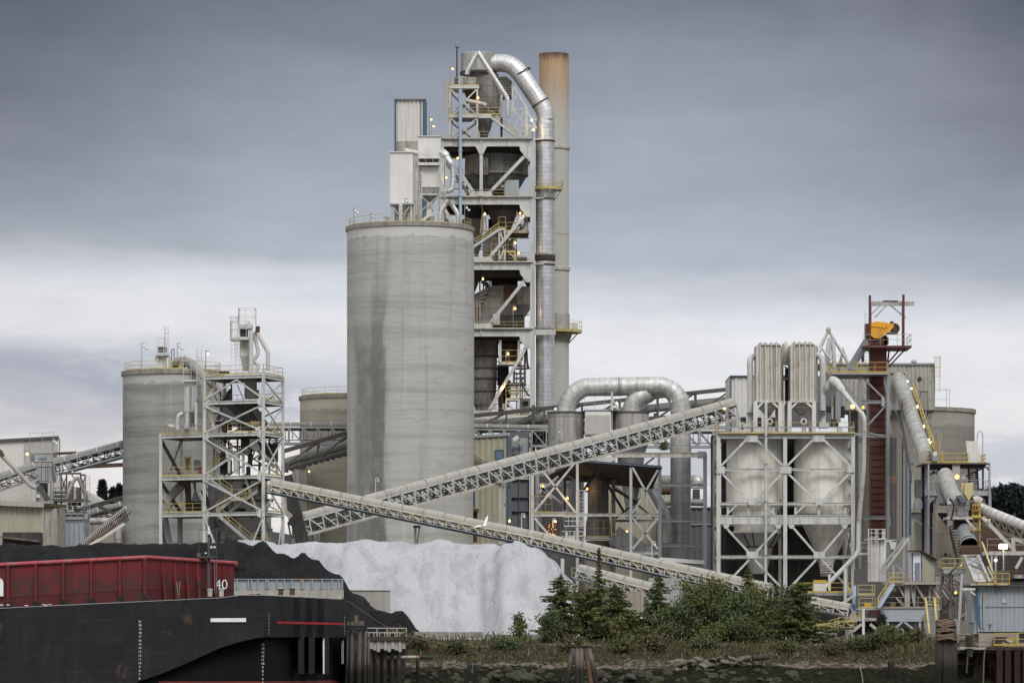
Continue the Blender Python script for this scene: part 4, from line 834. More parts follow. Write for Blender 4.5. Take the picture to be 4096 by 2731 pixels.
s = solo('gull', 'pale gull perched on the cap of the five pile bundle', 'bird', M['rope']); s.tube([P(*c_(512,774),351.4), P(*c_(520,768),351.4), P(*c_(530,766),351.4), P(*c_(537,760),351.4)], [0.03,0.13,0.12,0.05], 8)
for (x, y, yb, lab) in ((1515,800,980,'rotten twin stump standing in the riprap, left one'),(1578,808,980,'rotten twin stump standing in the riprap, right one')):
 s = solo('pile_stump', lab, 'stump', M['woodd']); a, b = bd(x,y,353), bd(x-(70 if x<1550 else 5),yb,352.5); s.tube([b-V((0,0,1.5)), a], [0.25,0.2], 8)
for (x, y, lab) in ((955,1300,'dark rotten stump on the rubble right of the trees'),(1745,885,'')):
 if lab: s = solo('pile_stump', lab, 'stump', M['woodd']); p = rc(x,y,356); s.tube([V((p.x,356,-4.5)), p], 0.3, 8)
s = solo('driftwood_log', 'dark log lying on the broken pale concrete below the trees', 'log', M['woodd']); s.tube([P(*c_(1825,868),358), P(*c_(1940,862),358.2)], 0.28, 10)
s = solo('pile_stump', 'grey square stump below the driftwood log', 'stump', M['wood']); p = P(*c_(1945,880),357); s.tube([V((p.x,357,-4.5)), p], 0.3, 8)
def silo(name, label, px, rpx, ypx, Y, mat, rail='rail', over=0.2, railr=None, slab=0.55, sp=2.2):
 t = Th(name, label, 'silo'); r = rpx*Y/F; c = P(px, ypx, Y); z = c.z
 t.p('shell', mat).lathe((c.x, Y, -0.2), [(r, 0), (r, z+0.2)], 72, cap=False)
 t.p('roof_slab', M['block']).lathe((c.x, Y, z), [(r+0.02,-0.02),(r+over,0.0),(r+over,slab),(0.01,slab+0.15)], 72, cap=False)
 if rail:
  rr = r-0.25; t.p('railing', M[rail]).rail([V((c.x+rr*math.cos(2*PI*i/40), Y+rr*math.sin(2*PI*i/40), z+slab)) for i in range(40)], closed=True, sp=sp, r=0.055)
 return t, c, r, z+slab
M['c_big'] = concrete('silo_concrete_big', (0.405,0.40,0.377), 56.8, [(-0.70,0.34,-8,43,0.68),(-0.50,0.12,-5,49,0.5),(-1.15,0.2,-5,40,-0.2),(-1.18,0.12,-8,22,0.5)], 1.4)
M['c_left'] = concrete('silo_concrete_left', (0.335,0.33,0.312), 33.1, [(-0.2,1.6,14,30,0.34),(0.1,0.35,-5,24,0.3)], 1.1, band=0.9)
M['c_far'] = concrete('silo_concrete_far', (0.33,0.305,0.245), 36.7, [(0.25,0.07,-3,28,0.4),(0.3,0.05,-3,30,-0.6)], 1.8)
M['c_right'] = concrete('silo_concrete_right', (0.235,0.22,0.195), 31.7, [(0.9,0.5,20,29,0.2)], 2.0, band=0.3)
big, cb, rb_, zb_ = silo('concrete_silo', 'huge tall plain concrete silo in the middle, with a white dust collector on its roof', 1640.5, 252.5, 928, 545, M['c_big'])
silo('concrete_silo', 'concrete silo standing behind the huge silo, only its right edge and roof rail showing', 1652.7, 243.5, 970, 565, M['c_big'])
silo('concrete_silo', 'medium tan concrete silo behind the dark conveyors, left of the huge silo', 1429, 229, 1602, 600, M['c_far'])
sl, cl_, rl_, zl_ = silo('concrete_silo', 'banded grey concrete silo at the left, behind the white stair tower', 691, 199, 1506, 490, M['c_left'])
silo('concrete_silo', 'brownish concrete silo at the right, a dark ribbed penthouse on its roof', 3645, 252, 1656, 548, M['c_right'], rail=None)
M['c_ann'] = concrete('annex_concrete', (0.33,0.32,0.28), 99, None, 0, band=0.3)
t = Th('annex_tower', 'low concrete annex with a round pipe at the foot of the tan silo', 'building'); t.p('wall', M['c_ann']).box((sb(155,0,588).x, 588, -0.2), (sb(290,0,588).x, 594, sb(0,850,588).z)); t.p('parapet', M['wall']).box((sb(228,0,587.9).x, 587.6, sb(0,850,588).z), (sb(288,0,588).x, 590, sb(0,825,588).z))
t.p('pipe', M['wall']).tube([sb(212,855,587), sb(212,1290,587)], 0.3, 14)
zr = zb_
def hop(t, mat, w, x0, x1, y0, nx0, nx1, y1, Y, d, nd=0.6):
 a, b, c, e = w(x0,y0,Y), w(x1,y0,Y), w(nx0,y1,Y), w(nx1,y1,Y); return t.p('hopper', M[mat]).frustum(((a.x+b.x)/2, Y+d/2), b.x-a.x, d, a.z, e.x-c.x, nd, c.z)
t = Th('dust_collector', 'tall white box dust collector at the left on the roof of the huge silo', 'dust collector')
t.p('casing', M['clean']).pbox(sr, 549, 675, 788, 1213, 541, 3.0); t.p('roof_trim', M['bag']).pbox(sr, 545, 670, 793, 680, 540.8, 3.4); t.p('bottom_frame', M['white']).pbox(sr, 547, 1205, 792, 1222, 540.7, 3.5)
hop(t, 'shell', sr, 570, 770, 1222, 640, 700, 1400, 541.2, 2.6)
for x in (558, 772):
 for d in (0.15, 2.9): t.b('leg', M['white'], V((sr(x,0,541).x,541+d,zr)), V((sr(x,0,541).x,541+d,sr(0,1222,541).z)), 0.22)
t.b('brace', M['white'], sr(566,1230,541.1), sr(640,1330,541.1), 0.14); t.b('brace', M['white'], sr(765,1230,541.1), sr(690,1330,541.1), 0.14)
t.tube('discharge_pipe', M['galv'], [atz(sr(662,0,540.6), zr), sr(662,1213,540.6)], 0.33)
t.tube('crossover_duct', M['pale'], [sr(700,660,542), sr(840,690,542)], 0.36)
t = Th('dust_collector', 'white dust collector with a penthouse and a curled silver duct on the huge silo', 'dust collector')
t.p('penthouse', M['clean']).pbox(sr, 842, 512, 1078, 742, 542, 3.4); t.p('penthouse_roof', M['bag']).pbox(sr, 838, 505, 1082, 513, 541.8, 3.8)
dr = t.p('door', M['bag']); dr.pbox(sr, 930, 615, 985, 742, 541.9, 0.1)
pf = t.p('platform', M['bag']); pf.pbox(sr, 845, 785, 1062, 812, 541.2, 4); t.p('valve_row', M['dark']).pbox(sr, 860, 745, 1055, 784, 542.6, 2)
t.p('railing', M['whiterail']).rail([sr(845,785,541.3), sr(1062,785,541.3)], sp=1.0, r=0.06, toe=False)
t.p('casing', M['clean']).pbox(sr, 876, 830, 1062, 1042, 542.2, 3.0); hop(t, 'shell', sr, 876, 1062, 1042, 890, 1050, 1115, 542.2, 3.0, 2.6); hop(t, 'shell', sr, 890, 1050, 1126, 955, 990, 1205, 542.3, 2.6)
t.p('ring_beam', M['white']).pbox(sr, 868, 1110, 1066, 1127, 542, 3.4)
for x in (872, 1058):
 for d in (0, 3.2): t.b('leg', M['white'], V((sr(x,0,542.1).x,542.1+d,zr)), V((sr(x,0,542.1).x,542.1+d,sr(0,1115,542).z)), 0.2)
t.b('brace', M['white'], sr(875,1290,542), sr(1055,1135,542), 0.12); t.b('brace', M['white'], sr(875,1135,542.2), sr(1055,1290,542.2), 0.12)
for x, y0, y1 in ((852,1335,880),(1100,1275,715)): a, b = sr(x,y0,541.2), sr(x,y1,541.2); t.p('caged_ladder', M['whiterail']).ladder(V((a.x,541.2,max(zr,a.z))), b.z-a.z, w=1.0, r=0.07)
t.tube('curled_duct', M['galv'], smooth([sr(1070,685,542.6), sr(1120,700,542.2), sr(1155,760,542), sr(1205,850,542), sr(1200,1040,542), sr(1165,1080,542), sr(1080,1085,542.4)], 5), [0.6]*8+[0.5]*6+[0.38]*17)
t.p('discharge_chute', M['bag']).pbox(sr, 945, 1205, 1000, 1290, 542.6, 1.2).pbox(sr, 930, 1290, 985, 1345, 542.4, 1.4); t.p('blower', M['grey']).pbox(sr, 905, 1345, 1010, 1405, 542, 1.5)
t.b('screw_chute', M['bag'], sr(880,1405,541.8), sr(960,1335,541.8), 0.6, 0.4)
t = Th('breeches_duct', 'silver upside down Y duct at the right on the roof of the huge silo', 'duct'); t.tube('duct_leg', M['galv'], smooth([atz(sr(1077,0,540.5),zr), sr(1082,1310,540.5), sr(1125,1230,540.5), sr(1165,1185,540.5)], 5), [0.32]*11+[0.36,0.4,0.44,0.48,0.52]); t.tube('duct_leg', M['galv'], smooth([sr(1175,1185,540.6), sr(1205,1240,540.6), sr(1255,1325,540.6), atz(sr(1266,0,540.6),zr)], 5), [0.52,0.48,0.44,0.4,0.36]+[0.31]*11)
t = Th('elevator_housing', 'tall ribbed white sheet tower with blue corners behind the roof dust collectors', 'building')
a, b = sr(595,0,592), sr(920,0,592); zt = sr(0,122,592).z; t.p('core', M['sheet']).box((a.x+0.1,592.15,0), (b.x,597,zt-0.1)); t.p('ribbed_wall', M['sheet']).corr(sr(612,0,592.1), sr(896,0,592.1), sr(0,566,592).z, zt-0.1, 0.62, 0.12); t.p('ribbed_wall', M['sheeto']).corr(sr(612,0,592.1), sr(896,0,592.1), 20, sr(0,570,592).z, 0.62, 0.1)
for x0, x1 in ((594,614),(895,921)): t.p('corner_trim', M['blue']).pbox(sr, x0, 126, x1, 1500, 591.8, 0.5)
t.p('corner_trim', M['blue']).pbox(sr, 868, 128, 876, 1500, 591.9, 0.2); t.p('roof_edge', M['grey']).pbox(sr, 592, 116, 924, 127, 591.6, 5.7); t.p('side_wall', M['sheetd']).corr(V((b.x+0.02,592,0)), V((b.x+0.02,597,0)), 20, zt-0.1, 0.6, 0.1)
for (x, y, dz_, lab) in ((190,1290,2.6,'twin unlit floodlight at the left on the rim of the huge silo'),(366,1352,1.6,'unlit floodlight beside the left rim rail of the huge silo'),(728,1192,4.2,'unlit floodlight on a pole before the tall white dust collector'),(1352,1262,3.2,'unlit floodlight at the right on the rim of the huge silo')):
 lamp(sr(x,y,538.5 if x not in (190,1352) else 541), lab, pole=dz_, lit=False, r=0.17, twin=(x in (190,1352)))
s = solo('grey_board', 'small grey panel at the rail on the roof of the huge silo', 'panel', M['grey']); s.extr([sr(475,1350,539), sr(548,1352,539), sr(545,1390,539), sr(505,1388,539)][::-1], V((0,0.1,0)))
t = Th('machine_house', 'small white machine house with caged rails on the roof of the banded silo', 'elevator head')
def rz(w, x, y, Y): return w(x,y,Y)
t.p('casing', M['bag']).pbox(r2, 300, 352, 348, 450, 489, 1.6); t.p('head_platform', M['white']).pbox(r2, 286, 338, 362, 349, 488.3, 3); t.p('drive', M['grey']).pbox(r2, 300, 300, 350, 325, 488.9, 1.5)
for x0, x1, y0, y1 in ((290,348,338,290),(296,346,290,235)): 
 q = t.p('railing', M['whiterail']); h = r2(0,y1,488.4).z-r2(0,y0,488.4).z; q.rail([r2(x0,y0,488.4), r2(x1,y0,488.4)], h=h, sp=0.9, r=0.06, toe=False); q.rail([back(r2(x0,y0,488.4),2.4), back(r2(x1,y0,488.4),2.4)], h=h, sp=1.2, r=0.06, toe=False)
t.p('upper_floor', M['white']).pbox(r2, 296, 290, 350, 296, 488.4, 2.4); t.p('caged_ladder', M['whiterail']).ladder(r2(356,450,488.5), 5.6, w=0.7); t.b('chute', M['bag'], r2(284,385,489), r2(302,360,489), 0.5)
t.p('yellow_gate', M['rail']).pbox(r2, 371, 360, 382, 445, 488, 0.2); t.p('motor', M['dark']).pbox(r2, 386, 385, 425, 448, 489, 2)
t.p('davit', M['blue']).bar(r2(387,378,488), r2(387,310,488), 0.1).bar(r2(387,310,488), r2(402,306,488), 0.1).bar(r2(402,306,488), r2(402,372,488), 0.1)
t = Th('duct', 'big grey curved duct running from the banded silo roof into the white stair tower', 'duct'); t.tube('duct_run', M['hoodd'], smooth([r2(415,390,488), r2(465,385,487), r2(515,405,485), r2(565,455,483), r2(700,565,480), r2(735,600,479)], 6), 0.6, 18); t.stair(r2(432,470,484.6), r2(470,400,486.6), 0.8, M['cream'], M['rail'])
for x, y, d, lab, lit in ((214,288,6.0,'twin unlit floodlight on a tall thin pole, left on the banded silo roof',False),(437,290,4.0,'twin unlit floodlight on a pole above the curved duct',False),(616,338,4.4,'pale lit floodlight on a pole at the top left of the white stair tower',True)): lamp(r2(x,y,489 if not lit else 460), lab, pole=d, kind='cool', lit=lit, r=0.17, twin=not lit)
t = Th('stair_tower', 'open white steel tower with yellow rails and zigzag stairs at the left', 'steel tower')
def colpt(x, Y): p = r2(x, 0, Y); return V((p.x, p.y, 0))
A_, B_, C_, D_ = colpt(318,459.0), colpt(592,455.5), colpt(962,452.0), colpt(1084,458.5)
E_ = B_+D_-C_; Fz = A_+(D_-C_)
zl = {k: r2(0,v,452).z for k, v in dict(t=463, g4=622, g3=825, g2=1093, g1=1325).items()}
W = M['white']
for p, top in ((A_,zl['g3']+0.1),(B_,zl['t']+0.4),(C_,zl['t']+0.5),(D_,zl['t']+0.1),(E_,zl['t']),(Fz,zl['g3'])): t.b('column', W, atz(p,-0.2), atz(p,top), 0.36)
bh = 0.4
for k in ('t','g4','g3','g2','g1'):
 z = zl[k]-0.25
 for p, q in ((B_,C_),(C_,D_),(B_,E_),(E_,D_)): t.p('floor_beam', W).girder(atz(p,z), atz(q,z), 0.3, bh, 0.07)
 if k in ('g3','g2','g1'):
  for p, q in ((A_,B_),(A_,Fz),(Fz,E_)): t.p('floor_beam', W).girder(atz(p,z), atz(q,z), 0.3, bh, 0.07)
  t.p('deck', M['dark']).extr([atz(p,zl[k]-0.1) for p in (A_,B_,E_,Fz)], V((0,0,0.06))); t.rail(M['rail'], [atz(B_,zl[k]+0.03), atz(A_,zl[k]+0.03), atz(Fz,zl[k]+0.03)], r=0.06)
 inner = [atz(lerp(B_,C_,0.02),zl[k]-0.1), atz(lerp(B_,C_,0.98),zl[k]-0.1), atz(lerp(E_,D_,0.98),zl[k]-0.1), atz(lerp(E_,D_,0.02),zl[k]-0.1)]
 if k in ('t','g3'): t.p('deck', M['dark']).extr(inner, V((0,0,0.06)))
 else: t.p('deck', M['dark']).extr([lerp(inner[0],inner[3],0.55), lerp(inner[1],inner[2],0.55), inner[2], inner[3]], V((0,0,0.06)))
 t.rail(M['rail'], [atz(C_,zl[k]+0.03), atz(D_,zl[k]+0.03)], r=0.06)
t.rail(M['rail'], [atz(B_,zl['t']+0.03), atz(C_,zl['t']+0.03)], r=0.06); t.rail(M['rail'], [atz(E_,zl['t']+0.03), atz(D_,zl['t']+0.03)], r=0.06); t.rail(M['rail'], [atz(lerp(B_,C_,0.4),zl['g3']), atz(C_,zl['g3'])], r=0.06); t.rail(M['whiterail'], [atz(E_,zl['g4']), atz(D_,zl['g4'])], r=0.06); t.rail(M['rail'], [atz(E_,zl['g3']), atz(D_,zl['g3'])], r=0.06)
def xb(p, q, z0, z1, w=0.18, kind='x', off=-0.15):
 if kind in 'x': t.b('brace', W, back(atz(p,z0),off), back(atz(q,z1),off), w*0.85, w); t.b('brace', W, back(atz(q,z0),off-0.05), back(atz(p,z1),off-0.05), w*0.85, w)
 elif kind == 'k': m = lerp(p,q,0.55); t.b('brace', W, back(atz(p,z0),off), back(atz(m,z1),off), w); t.b('brace', W, back(atz(q,z0),off), back(atz(m,z1),off), w)
lv = [zl['g4'], zl['t']-0.5]; xb(B_,C_,zl['g4']+0.1,zl['t']-0.6,kind='k')
for a, b in (('g3','g4'),('g2','g3'),('g1','g2')): xb(B_,C_,zl[a]+0.05,zl[b]-0.6); xb(C_,D_,zl[a]+0.05,zl[b]-0.6,0.16); xb(E_,D_,zl[a],zl[b]-0.6,0.15)
xb(C_,D_,zl['g4'],zl['t']-0.6,0.16); xb(B_,C_,-2.5,zl['g1']-0.6); xb(C_,D_,-0.5,zl['g1']-0.6,0.16)
for z0, z1 in ((zl['g2'],zl['g3']-0.6),(zl['g1'],zl['g2']-0.6),(0,zl['g1']-0.6)): t.b('brace', M['dark'], back(atz(A_,z1),0.3), back(atz(lerp(A_,B_,0.42),z0),4), 0.3); t.b('brace', M['cream'], back(atz(lerp(A_,B_,0.4),z1),4), back(atz(lerp(A_,B_,0.05),z0),5), 0.22)
for x, k in ((B_,'g4'),(C_,'g4'),(B_,'g3'),(C_,'g3'),(B_,'g2'),(C_,'g2'),(B_,'g1'),(C_,'g1')):
 s_ = 1 if x is B_ else -1; q = atz(x, zl[k]-0.25)+V((s_*0.25,-0.32,0)); t.p('gusset', W).extr([q+V((0,0,0.5)), q+V((s_*0.45,0,0.28)), q+V((s_*0.45,0,-0.28)), q+V((0,0,-0.5))], V((0,0.06,0)))
YS = 456.0; MR = M['rail']
for (a, b) in ((ls(985,395,YS), ls(680,175,YS)),(ls(690,650,YS+1.2), ls(985,430,YS+1.2)),(ls(985,900,YS), ls(690,695,YS)),(ls(800,1100,YS+1.2), ls(990,960,YS+1.2)),(ls(1215,1480,YS), ls(815,1140,YS)),(ls(960,1100,YS+2), ls(1300,845,YS+2)),(r2(655,815,YS), r2(605,640,YS)),(r2(610,620,YS), r2(660,540,YS))): t.stair(a, b, 0.95, W, MR)
for x0, x1, y in ((960,1125,385),(970,1150,945),(1235,1420,1470)):
 a, b = ls(x0,y,YS-0.2), ls(x1,y,YS-0.2); t.p('landing', W).hexa(a-V((0,0,0.25)), (b.x-a.x,0,0), (0,2.4,0), (0,0,0.25)); t.p('railing', MR).rail([back(a,2.3), a, b, back(b,2.3)], sp=1.1, r=0.06)
for x in (955,1022,1060,1125): t.b('hanger', W, ls(x,400,YS), ls(x,640,YS), 0.3)
t = Th('bucket_elevator', 'white bucket elevator with rusty capped pipes rising above the stair tower', 'elevator')
t.p('casing', M['bag']).pbox(r2, 812, 245, 872, 350, 456, 2.2); t.p('head', M['bag']).pbox(r2, 806, 152, 886, 176, 455.6, 3).pbox(r2, 870, 160, 888, 235, 455.9, 2); t.p('drive', M['dark']).pbox(r2, 815, 178, 860, 225, 456.4, 1.6); t.p('platform', W).pbox(r2, 750, 234, 870, 248, 454.8, 3.4)
hop(t, 'bag', r2, 815, 885, 350, 832, 868, 440, 456, 2.0)
for x0, x1, y0, h in ((757,868,234,1.9),(806,908,152,1.9)): q = t.p('railing', M['whiterail']); a, b = r2(x0,y0,455), r2(x1,y0,455); q.rail([a,b,back(b,3),back(a,3)], h=h, sp=0.9, r=0.06, toe=False, closed=True)
t.p('caged_ladder', M['whiterail']).ladder(r2(780,372,454.9), r2(0,95,455).z-r2(0,372,455).z, w=1.1, r=0.06); t.p('caged_ladder', M['whiterail']).ladder(r2(800,465,454.9), 4.5, w=0.8, r=0.05)
t.tube('pipe', M['pale'], [r2(925,200,455.5), r2(932,220,455.5), r2(982,310,455.5), r2(991,335,455.5), r2(991,440,455.5)], 0.24); t.tube('rusty_cap', M['rust'], [r2(927,165,455.5), r2(925,205,455.5)], 0.26); t.tube('pipe', M['pale'], smooth([r2(898,200,455.2), r2(885,235,455.2), r2(885,410,455.2), r2(880,455,455.2)], 3), 0.28)
t.tube('pipe', M['pale'], smooth([r2(900,200,455.8), r2(915,260,455.8), r2(928,330,455.8), r2(905,380,455.8), r2(930,410,455.8), r2(915,450,455.8)], 4), 0.22)
t.p('boot', M['shell']).pbox(r2, 843, 500, 915, 612, 456.8, 2); t.p('boot', M['shell']).pbox(r2, 855, 562, 930, 615, 456.2, 1.6); t.p('leg_casing', M['nearblack']).pbox(r2, 800, 650, 905, 812, 457.2, 2); t.p('crane_box', M['rust']).pbox(r2, 686, 445, 745, 462, 455.2, 1)
t.b('tripper', M['dark'], r2(700,690,457), r2(800,770,457), 0.8, 1.2); t.b('tripper', M['dark'], r2(900,680,457), r2(975,790,457.5), 0.5, 0.8)
t = Th('chute', 'pale curved spout with a long round pipe inside the stair tower', 'chute'); t.p('spout', M['pale']).extr([ls(1200,225,455.2), ls(1270,225,455.2), ls(1300,280,455.2), ls(1330,345,455.2), ls(1290,385,455.2), ls(1205,330,455.2)], V((0,1.2,0))); t.tube('pipe', M['galvg'], [ls(1320,370,455.6), ls(1440,500,456), ls(1500,560,456.5)], 0.28); t.tube('pipe', M['galvg'], [ls(680,240,456.5), ls(790,320,456.5), ls(850,395,456.5)], 0.26)
t.p('hopper_box', M['nearblack']).pbox(ls, 1105, 205, 1195, 335, 456, 1.5); t.p('weigh_bin', M['shell']).pbox(ls, 1115, 345, 1200, 400, 456.2, 1.6)
t = Th('gas_cabinet', 'bright yellow framed cabinet on the middle deck of the stair tower', 'cabinet'); t.p('frame', M['yellow']).pbox(ls, 412, 435, 487, 600, 459.2, 0.6); t.p('door_panel', M['dark']).pbox(ls, 428, 455, 472, 585, 459.1, 0.1)
s = solo('red_cabinet', 'faded red cabinet at the right end of the middle deck of the stair tower', 'cabinet', M['redbox']); s.pbox(ls, 578, 555, 618, 640, 458.6, 0.6)
s = solo('machine_box', 'dark grey machine box between the yellow and red cabinets', 'machine', M['grey']); s.pbox(ls, 528, 478, 606, 600, 459.5, 0.9)
s = solo('tan_cabinet', 'dull yellow cabinet on the lowest deck of the stair tower', 'cabinet', M['rail']); s.pbox(ls, 348, 972, 420, 1040, 459.5, 0.6)
s = solo('tan_cabinet', 'tan cabinet on the upper deck of the stair tower, near its right corner', 'cabinet', M['rail']); s.pbox(ls, 1210, 10, 1325, 68, 454.8, 0.7)
t = Th('crusher_leg', 'rust brown vertical chute with a flared hopper between the lower decks', 'chute'); t.p('upper_box', M['dark']).pbox(ls, 350, 720, 480, 790, 460, 1.5); t.p('brown_duct', M['rust']).extr([ls(412,760,460.2), ls(480,760,460.2), ls(490,960,460.2), ls(430,960,460.2)], V((0,1.2,0))); t.p('flared_hopper', M['grey']).extr([ls(510,740,460), ls(545,740,460), ls(548,850,460), ls(612,975,460), ls(495,975,460), ls(535,850,460)], V((0,1.2,0))); t.p('drive', M['nearblack']).pbox(ls, 430, 965, 610, 1090, 460.2, 1.4); t.b('strut', M['wall'], ls(165,985,460), ls(385,770,461), 0.8); t.b('strut', M['wall'], ls(230,980,460.5), ls(410,800,461), 0.4)
for x0, x1, y0, y1 in ((150,215,1150,1480),(345,378,1150,1490),(860,890,1190,1490),(1000,1025,1150,1450),(1420,1445,1130,1470)): s = solo('pillar', {150:'concrete raker under the lowest deck of the stair tower, left one',345:'grey steel pillar under the lowest deck of the stair tower',860:'grey pillar behind the lowest stair flight',1000:'second grey pillar behind the lowest stair flight',1420:'cream pillar at the right side of the stair tower foot'}[x0], 'pillar', M['cream' if x0 == 1420 else 'grey']); s.bar(ls((x0+x1)/2+(60 if x0==150 else 0),y1,461), ls((x0+x1)/2,y0,461), 0.55)
t = Th('dust_filter', 'white filter of upright tubes with a railed top, left beside the stair tower head', 'dust collector')
t.p('tube_body', M['pale']).pbox(r2, 468, 520, 480, 700, 457.2, 1.6); hop(t, 'pale', r2, 460, 540, 510, 478, 504, 548, 456.8, 1.5, 0.9); t.p('top_box', M['bag']).pbox(r2, 458, 500, 542, 510, 456.6, 2)
for x, r_, y in ((489,0.24,700),(520,0.17,690),(535,0.16,690)): t.tube('filter_tube', M['pale'], [r2(x,548 if x==489 else 515,457.2), r2(x,y,457.2)], r_)
t.tube('filter_tube', M['pale'], [r2(484,705,457), r2(484,800,457)], 0.2); t.p('motor', M['dark']).pbox(r2, 500, 702, 525, 790, 457, 1); t.tube('elbow', M['galvg'], smooth([r2(460,712,457), r2(432,725,457), r2(424,770,457), r2(424,812,457)], 4), 0.26); t.p('hood_plate', M['bag']).extr([r2(360,778,457.5), r2(420,778,457.5), r2(430,800,457.5), r2(375,795,457.5)], V((0,1,0))); t.tube('fan', M['grey'], [r2(468,802,456.5), r2(495,802,456.5)], 0.4)
t.p('railing', M['whiterail']).rail([r2(460,500,456.6), r2(580,490,456.6)], h=2.2, sp=0.9, r=0.06, toe=False); t.p('caged_ladder', M['whiterail']).ladder(r2(560,620,456), 5.8, w=0.8)
t.b('post', W, r2(540,820,456.5), r2(540,640,456.5), 0.3)
t = Th('warehouse', 'large pale ribbed warehouse at the left edge, its roof sloping up to the right', 'building')
Y = 560; pts = [lc(-200,203,Y), lc(0,190,Y), lc(735,152,Y)]; zlow = lc(0,570,Y).z
def slopewall(mb, w, x0, y0, x1, y1, zb, Y, d): p, q = w(x0,y0,Y), w(x1,y1,Y); mb.extr([atz(p,zb), atz(q,zb), q, p], V((0,d,0)))
slopewall(t.p('flat_wall', M['sheet']), lc, -250, 208, 297, 180, 0, Y, 3); slopewall(t.p('wall_core', M['sheetg']), lc, 298, 181, 725, 158, 0, Y+0.2, 3)
cw = t.p('ribbed_wall', M['sheet']); pr = [(297+i*11+o, e) for i in range(39) for o, e in ((0,0),(3.5,0),(5,1),(9.5,1))]; rows = [[], []]
for x, e in pr: p = lc(x, 181-(x-298)*0.0535, Y-e*0.14); rows[0].append(V((p.x,p.y,0))); rows[1].append(p)
cw.grid(rows, [[(0,0)]*len(pr)]*2, sm=False)
t.p('roof_edge', M['dark']).bar(lc(-250,206,Y-0.2), lc(738,150,Y-0.2), 0.5, 0.35); t.p('corner_trim', M['clean']).pbox(lc, 722, 158, 737, 900, Y-0.1, 0.4)
t = Th('dome_wall', 'pale curved concrete wall of a storage hall behind the tan shed', 'building'); q = t.p('shell', concrete('pale_storage_concrete', (0.47,0.45,0.42), 99, None, 0, band=0.12)); p0 = lc(-150,0,530); p1 = lc(470,0,530); q.extr([V((p0.x,530,0)), V((p1.x,530,0)), lc(470,745,530), lc(200,735,530), lc(0,800,530), lc(-150,830,530)], V((0,8,0)))
t = Th('storage_roof', 'long pale sloping concrete roof going down to the right behind the A shaped ducts', 'building'); t.p('shell', concrete('pale_roof_concrete', (0.42,0.40,0.37), 99, None, 0, band=0.1)).extr([lc(640,1300,545), lc(1420,1300,545), lc(1420,1100,545), lc(1345,1045,545), lc(1210,920,545), lc(1085,838,545), lc(900,750,545), lc(700,690,545), lc(640,700,545)], V((0,15,0)))
t = Th('tan_shed', 'tan ribbed shed with a dark side wall at the far left behind the coal', 'shed'); Y = 470; zt = lc(0,978,Y).z
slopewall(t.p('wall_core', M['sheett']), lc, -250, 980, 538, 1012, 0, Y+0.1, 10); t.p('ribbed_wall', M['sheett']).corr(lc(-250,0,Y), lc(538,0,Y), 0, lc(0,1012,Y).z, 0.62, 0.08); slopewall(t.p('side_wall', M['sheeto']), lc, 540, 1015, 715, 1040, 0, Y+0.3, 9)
rfp = [lc(-250,965,Y-0.4), lc(555,1000,Y-0.4)]; t.p('roof', M['wall']).bar(rfp[0], rfp[1], 1.2, 0.6); t.p('corner_post', M['sheett']).pbox(lc, 528, 1012, 548, 1520, Y-0.15, 0.4); t.p('mossy_eave', M['weed']).bar(lc(560,1000,Y), lc(780,1020,Y+2), 1.6, 0.4)
s = solo('lean_to', 'low dark lean-to with a mossy roof at the left behind the coal', 'shed', M['nearblack']); s.hexa(lc(30,1510,466), (lc(500,0,466).x-lc(30,0,466).x,0,0), (0,3,0), (0,0,1.6))
s = solo('lean_to_roof', 'mossy sloping board roof lying over the dark lean-to', 'roof', M['wood']); s.bar(lc(30,1405,465.5), lc(500,1455,465.5), 3.2, 0.25)
t = Th('transfer_tower', 'grey boxed transfer tower where the two left conveyors meet, railed on top', 'tower'); Y = 500
t.p('box', M['sheetg']).pbox(lc, 430, 345, 660, 520, Y, 4.5).pbox(lc, 470, 520, 655, 700, Y+0.1, 4.4); t.p('window', M['glass']).pbox(lc, 490, 405, 580, 435, Y-0.05, 0.1); t.p('band', M['cream']).pbox(lc, 425, 343, 668, 352, Y-0.1, 4.8).pbox(lc, 428, 448, 664, 458, Y-0.1, 0.2)
for x in (570, 520, 600): t.p('joint', M['dark']).pbox(lc, x-2, 460, x+2, 700, Y-0.04, 0.06)
t.p('railing', M['greyrail']).rail([lc(372,352,Y+0.2), lc(668,348,Y+0.2)], h=2.6, sp=1.6, r=0.07); hop(t, 'grey', lc, 478, 630, 715, 540, 580, 850, Y, 3.5)
for x in (468, 622, 655): t.b('leg', M['cream' if x==622 else 'greyrail'], lc(x,1000,Y), lc(x,700,Y), 0.4)
t.p('ring_beam', M['greyrail']).pbox(lc, 465, 706, 630, 722, Y-0.2, 4); t.b('chute', M['dark'], lc(490,760,Y-0.2), lc(600,940,Y), 0.7); t.p('meter_box', M['bag']).pbox(lc, 455, 868, 502, 908, Y-0.6, 0.4); t.p('side_box', M['grey']).pbox(lc, 375, 355, 428, 490, Y+1, 3)
for y in (840, 890, 935): t.p('catwalk', M['dark']).pbox(lc, 560, y, 840, y+14, Y+1, 1.2)
t.p('catwalk_railing', M['dark']).rail([lc(580,890,Y+0.8), lc(840,890,Y+0.8)], sp=1.2, r=0.09)
conveyor('belt_conveyor', 'covered conveyor climbing from the left edge into the grey transfer tower', [lc(-260,742,497), lc(428,516,500)], 0.46, 0.1, 1.5, 1.3, mh='hoodd', mt='greyrail', panel=1.7, bt=0.13)
conveyor('belt_conveyor', 'covered conveyor climbing from the transfer tower to the banded silo', [lc(672,472,500), lc(860,432,500), lc(1545,248,497)], 0.48, 0.1, 1.4, 1.4, mh='hoodd', mt='greyrail', panel=1.5, bt=0.13)
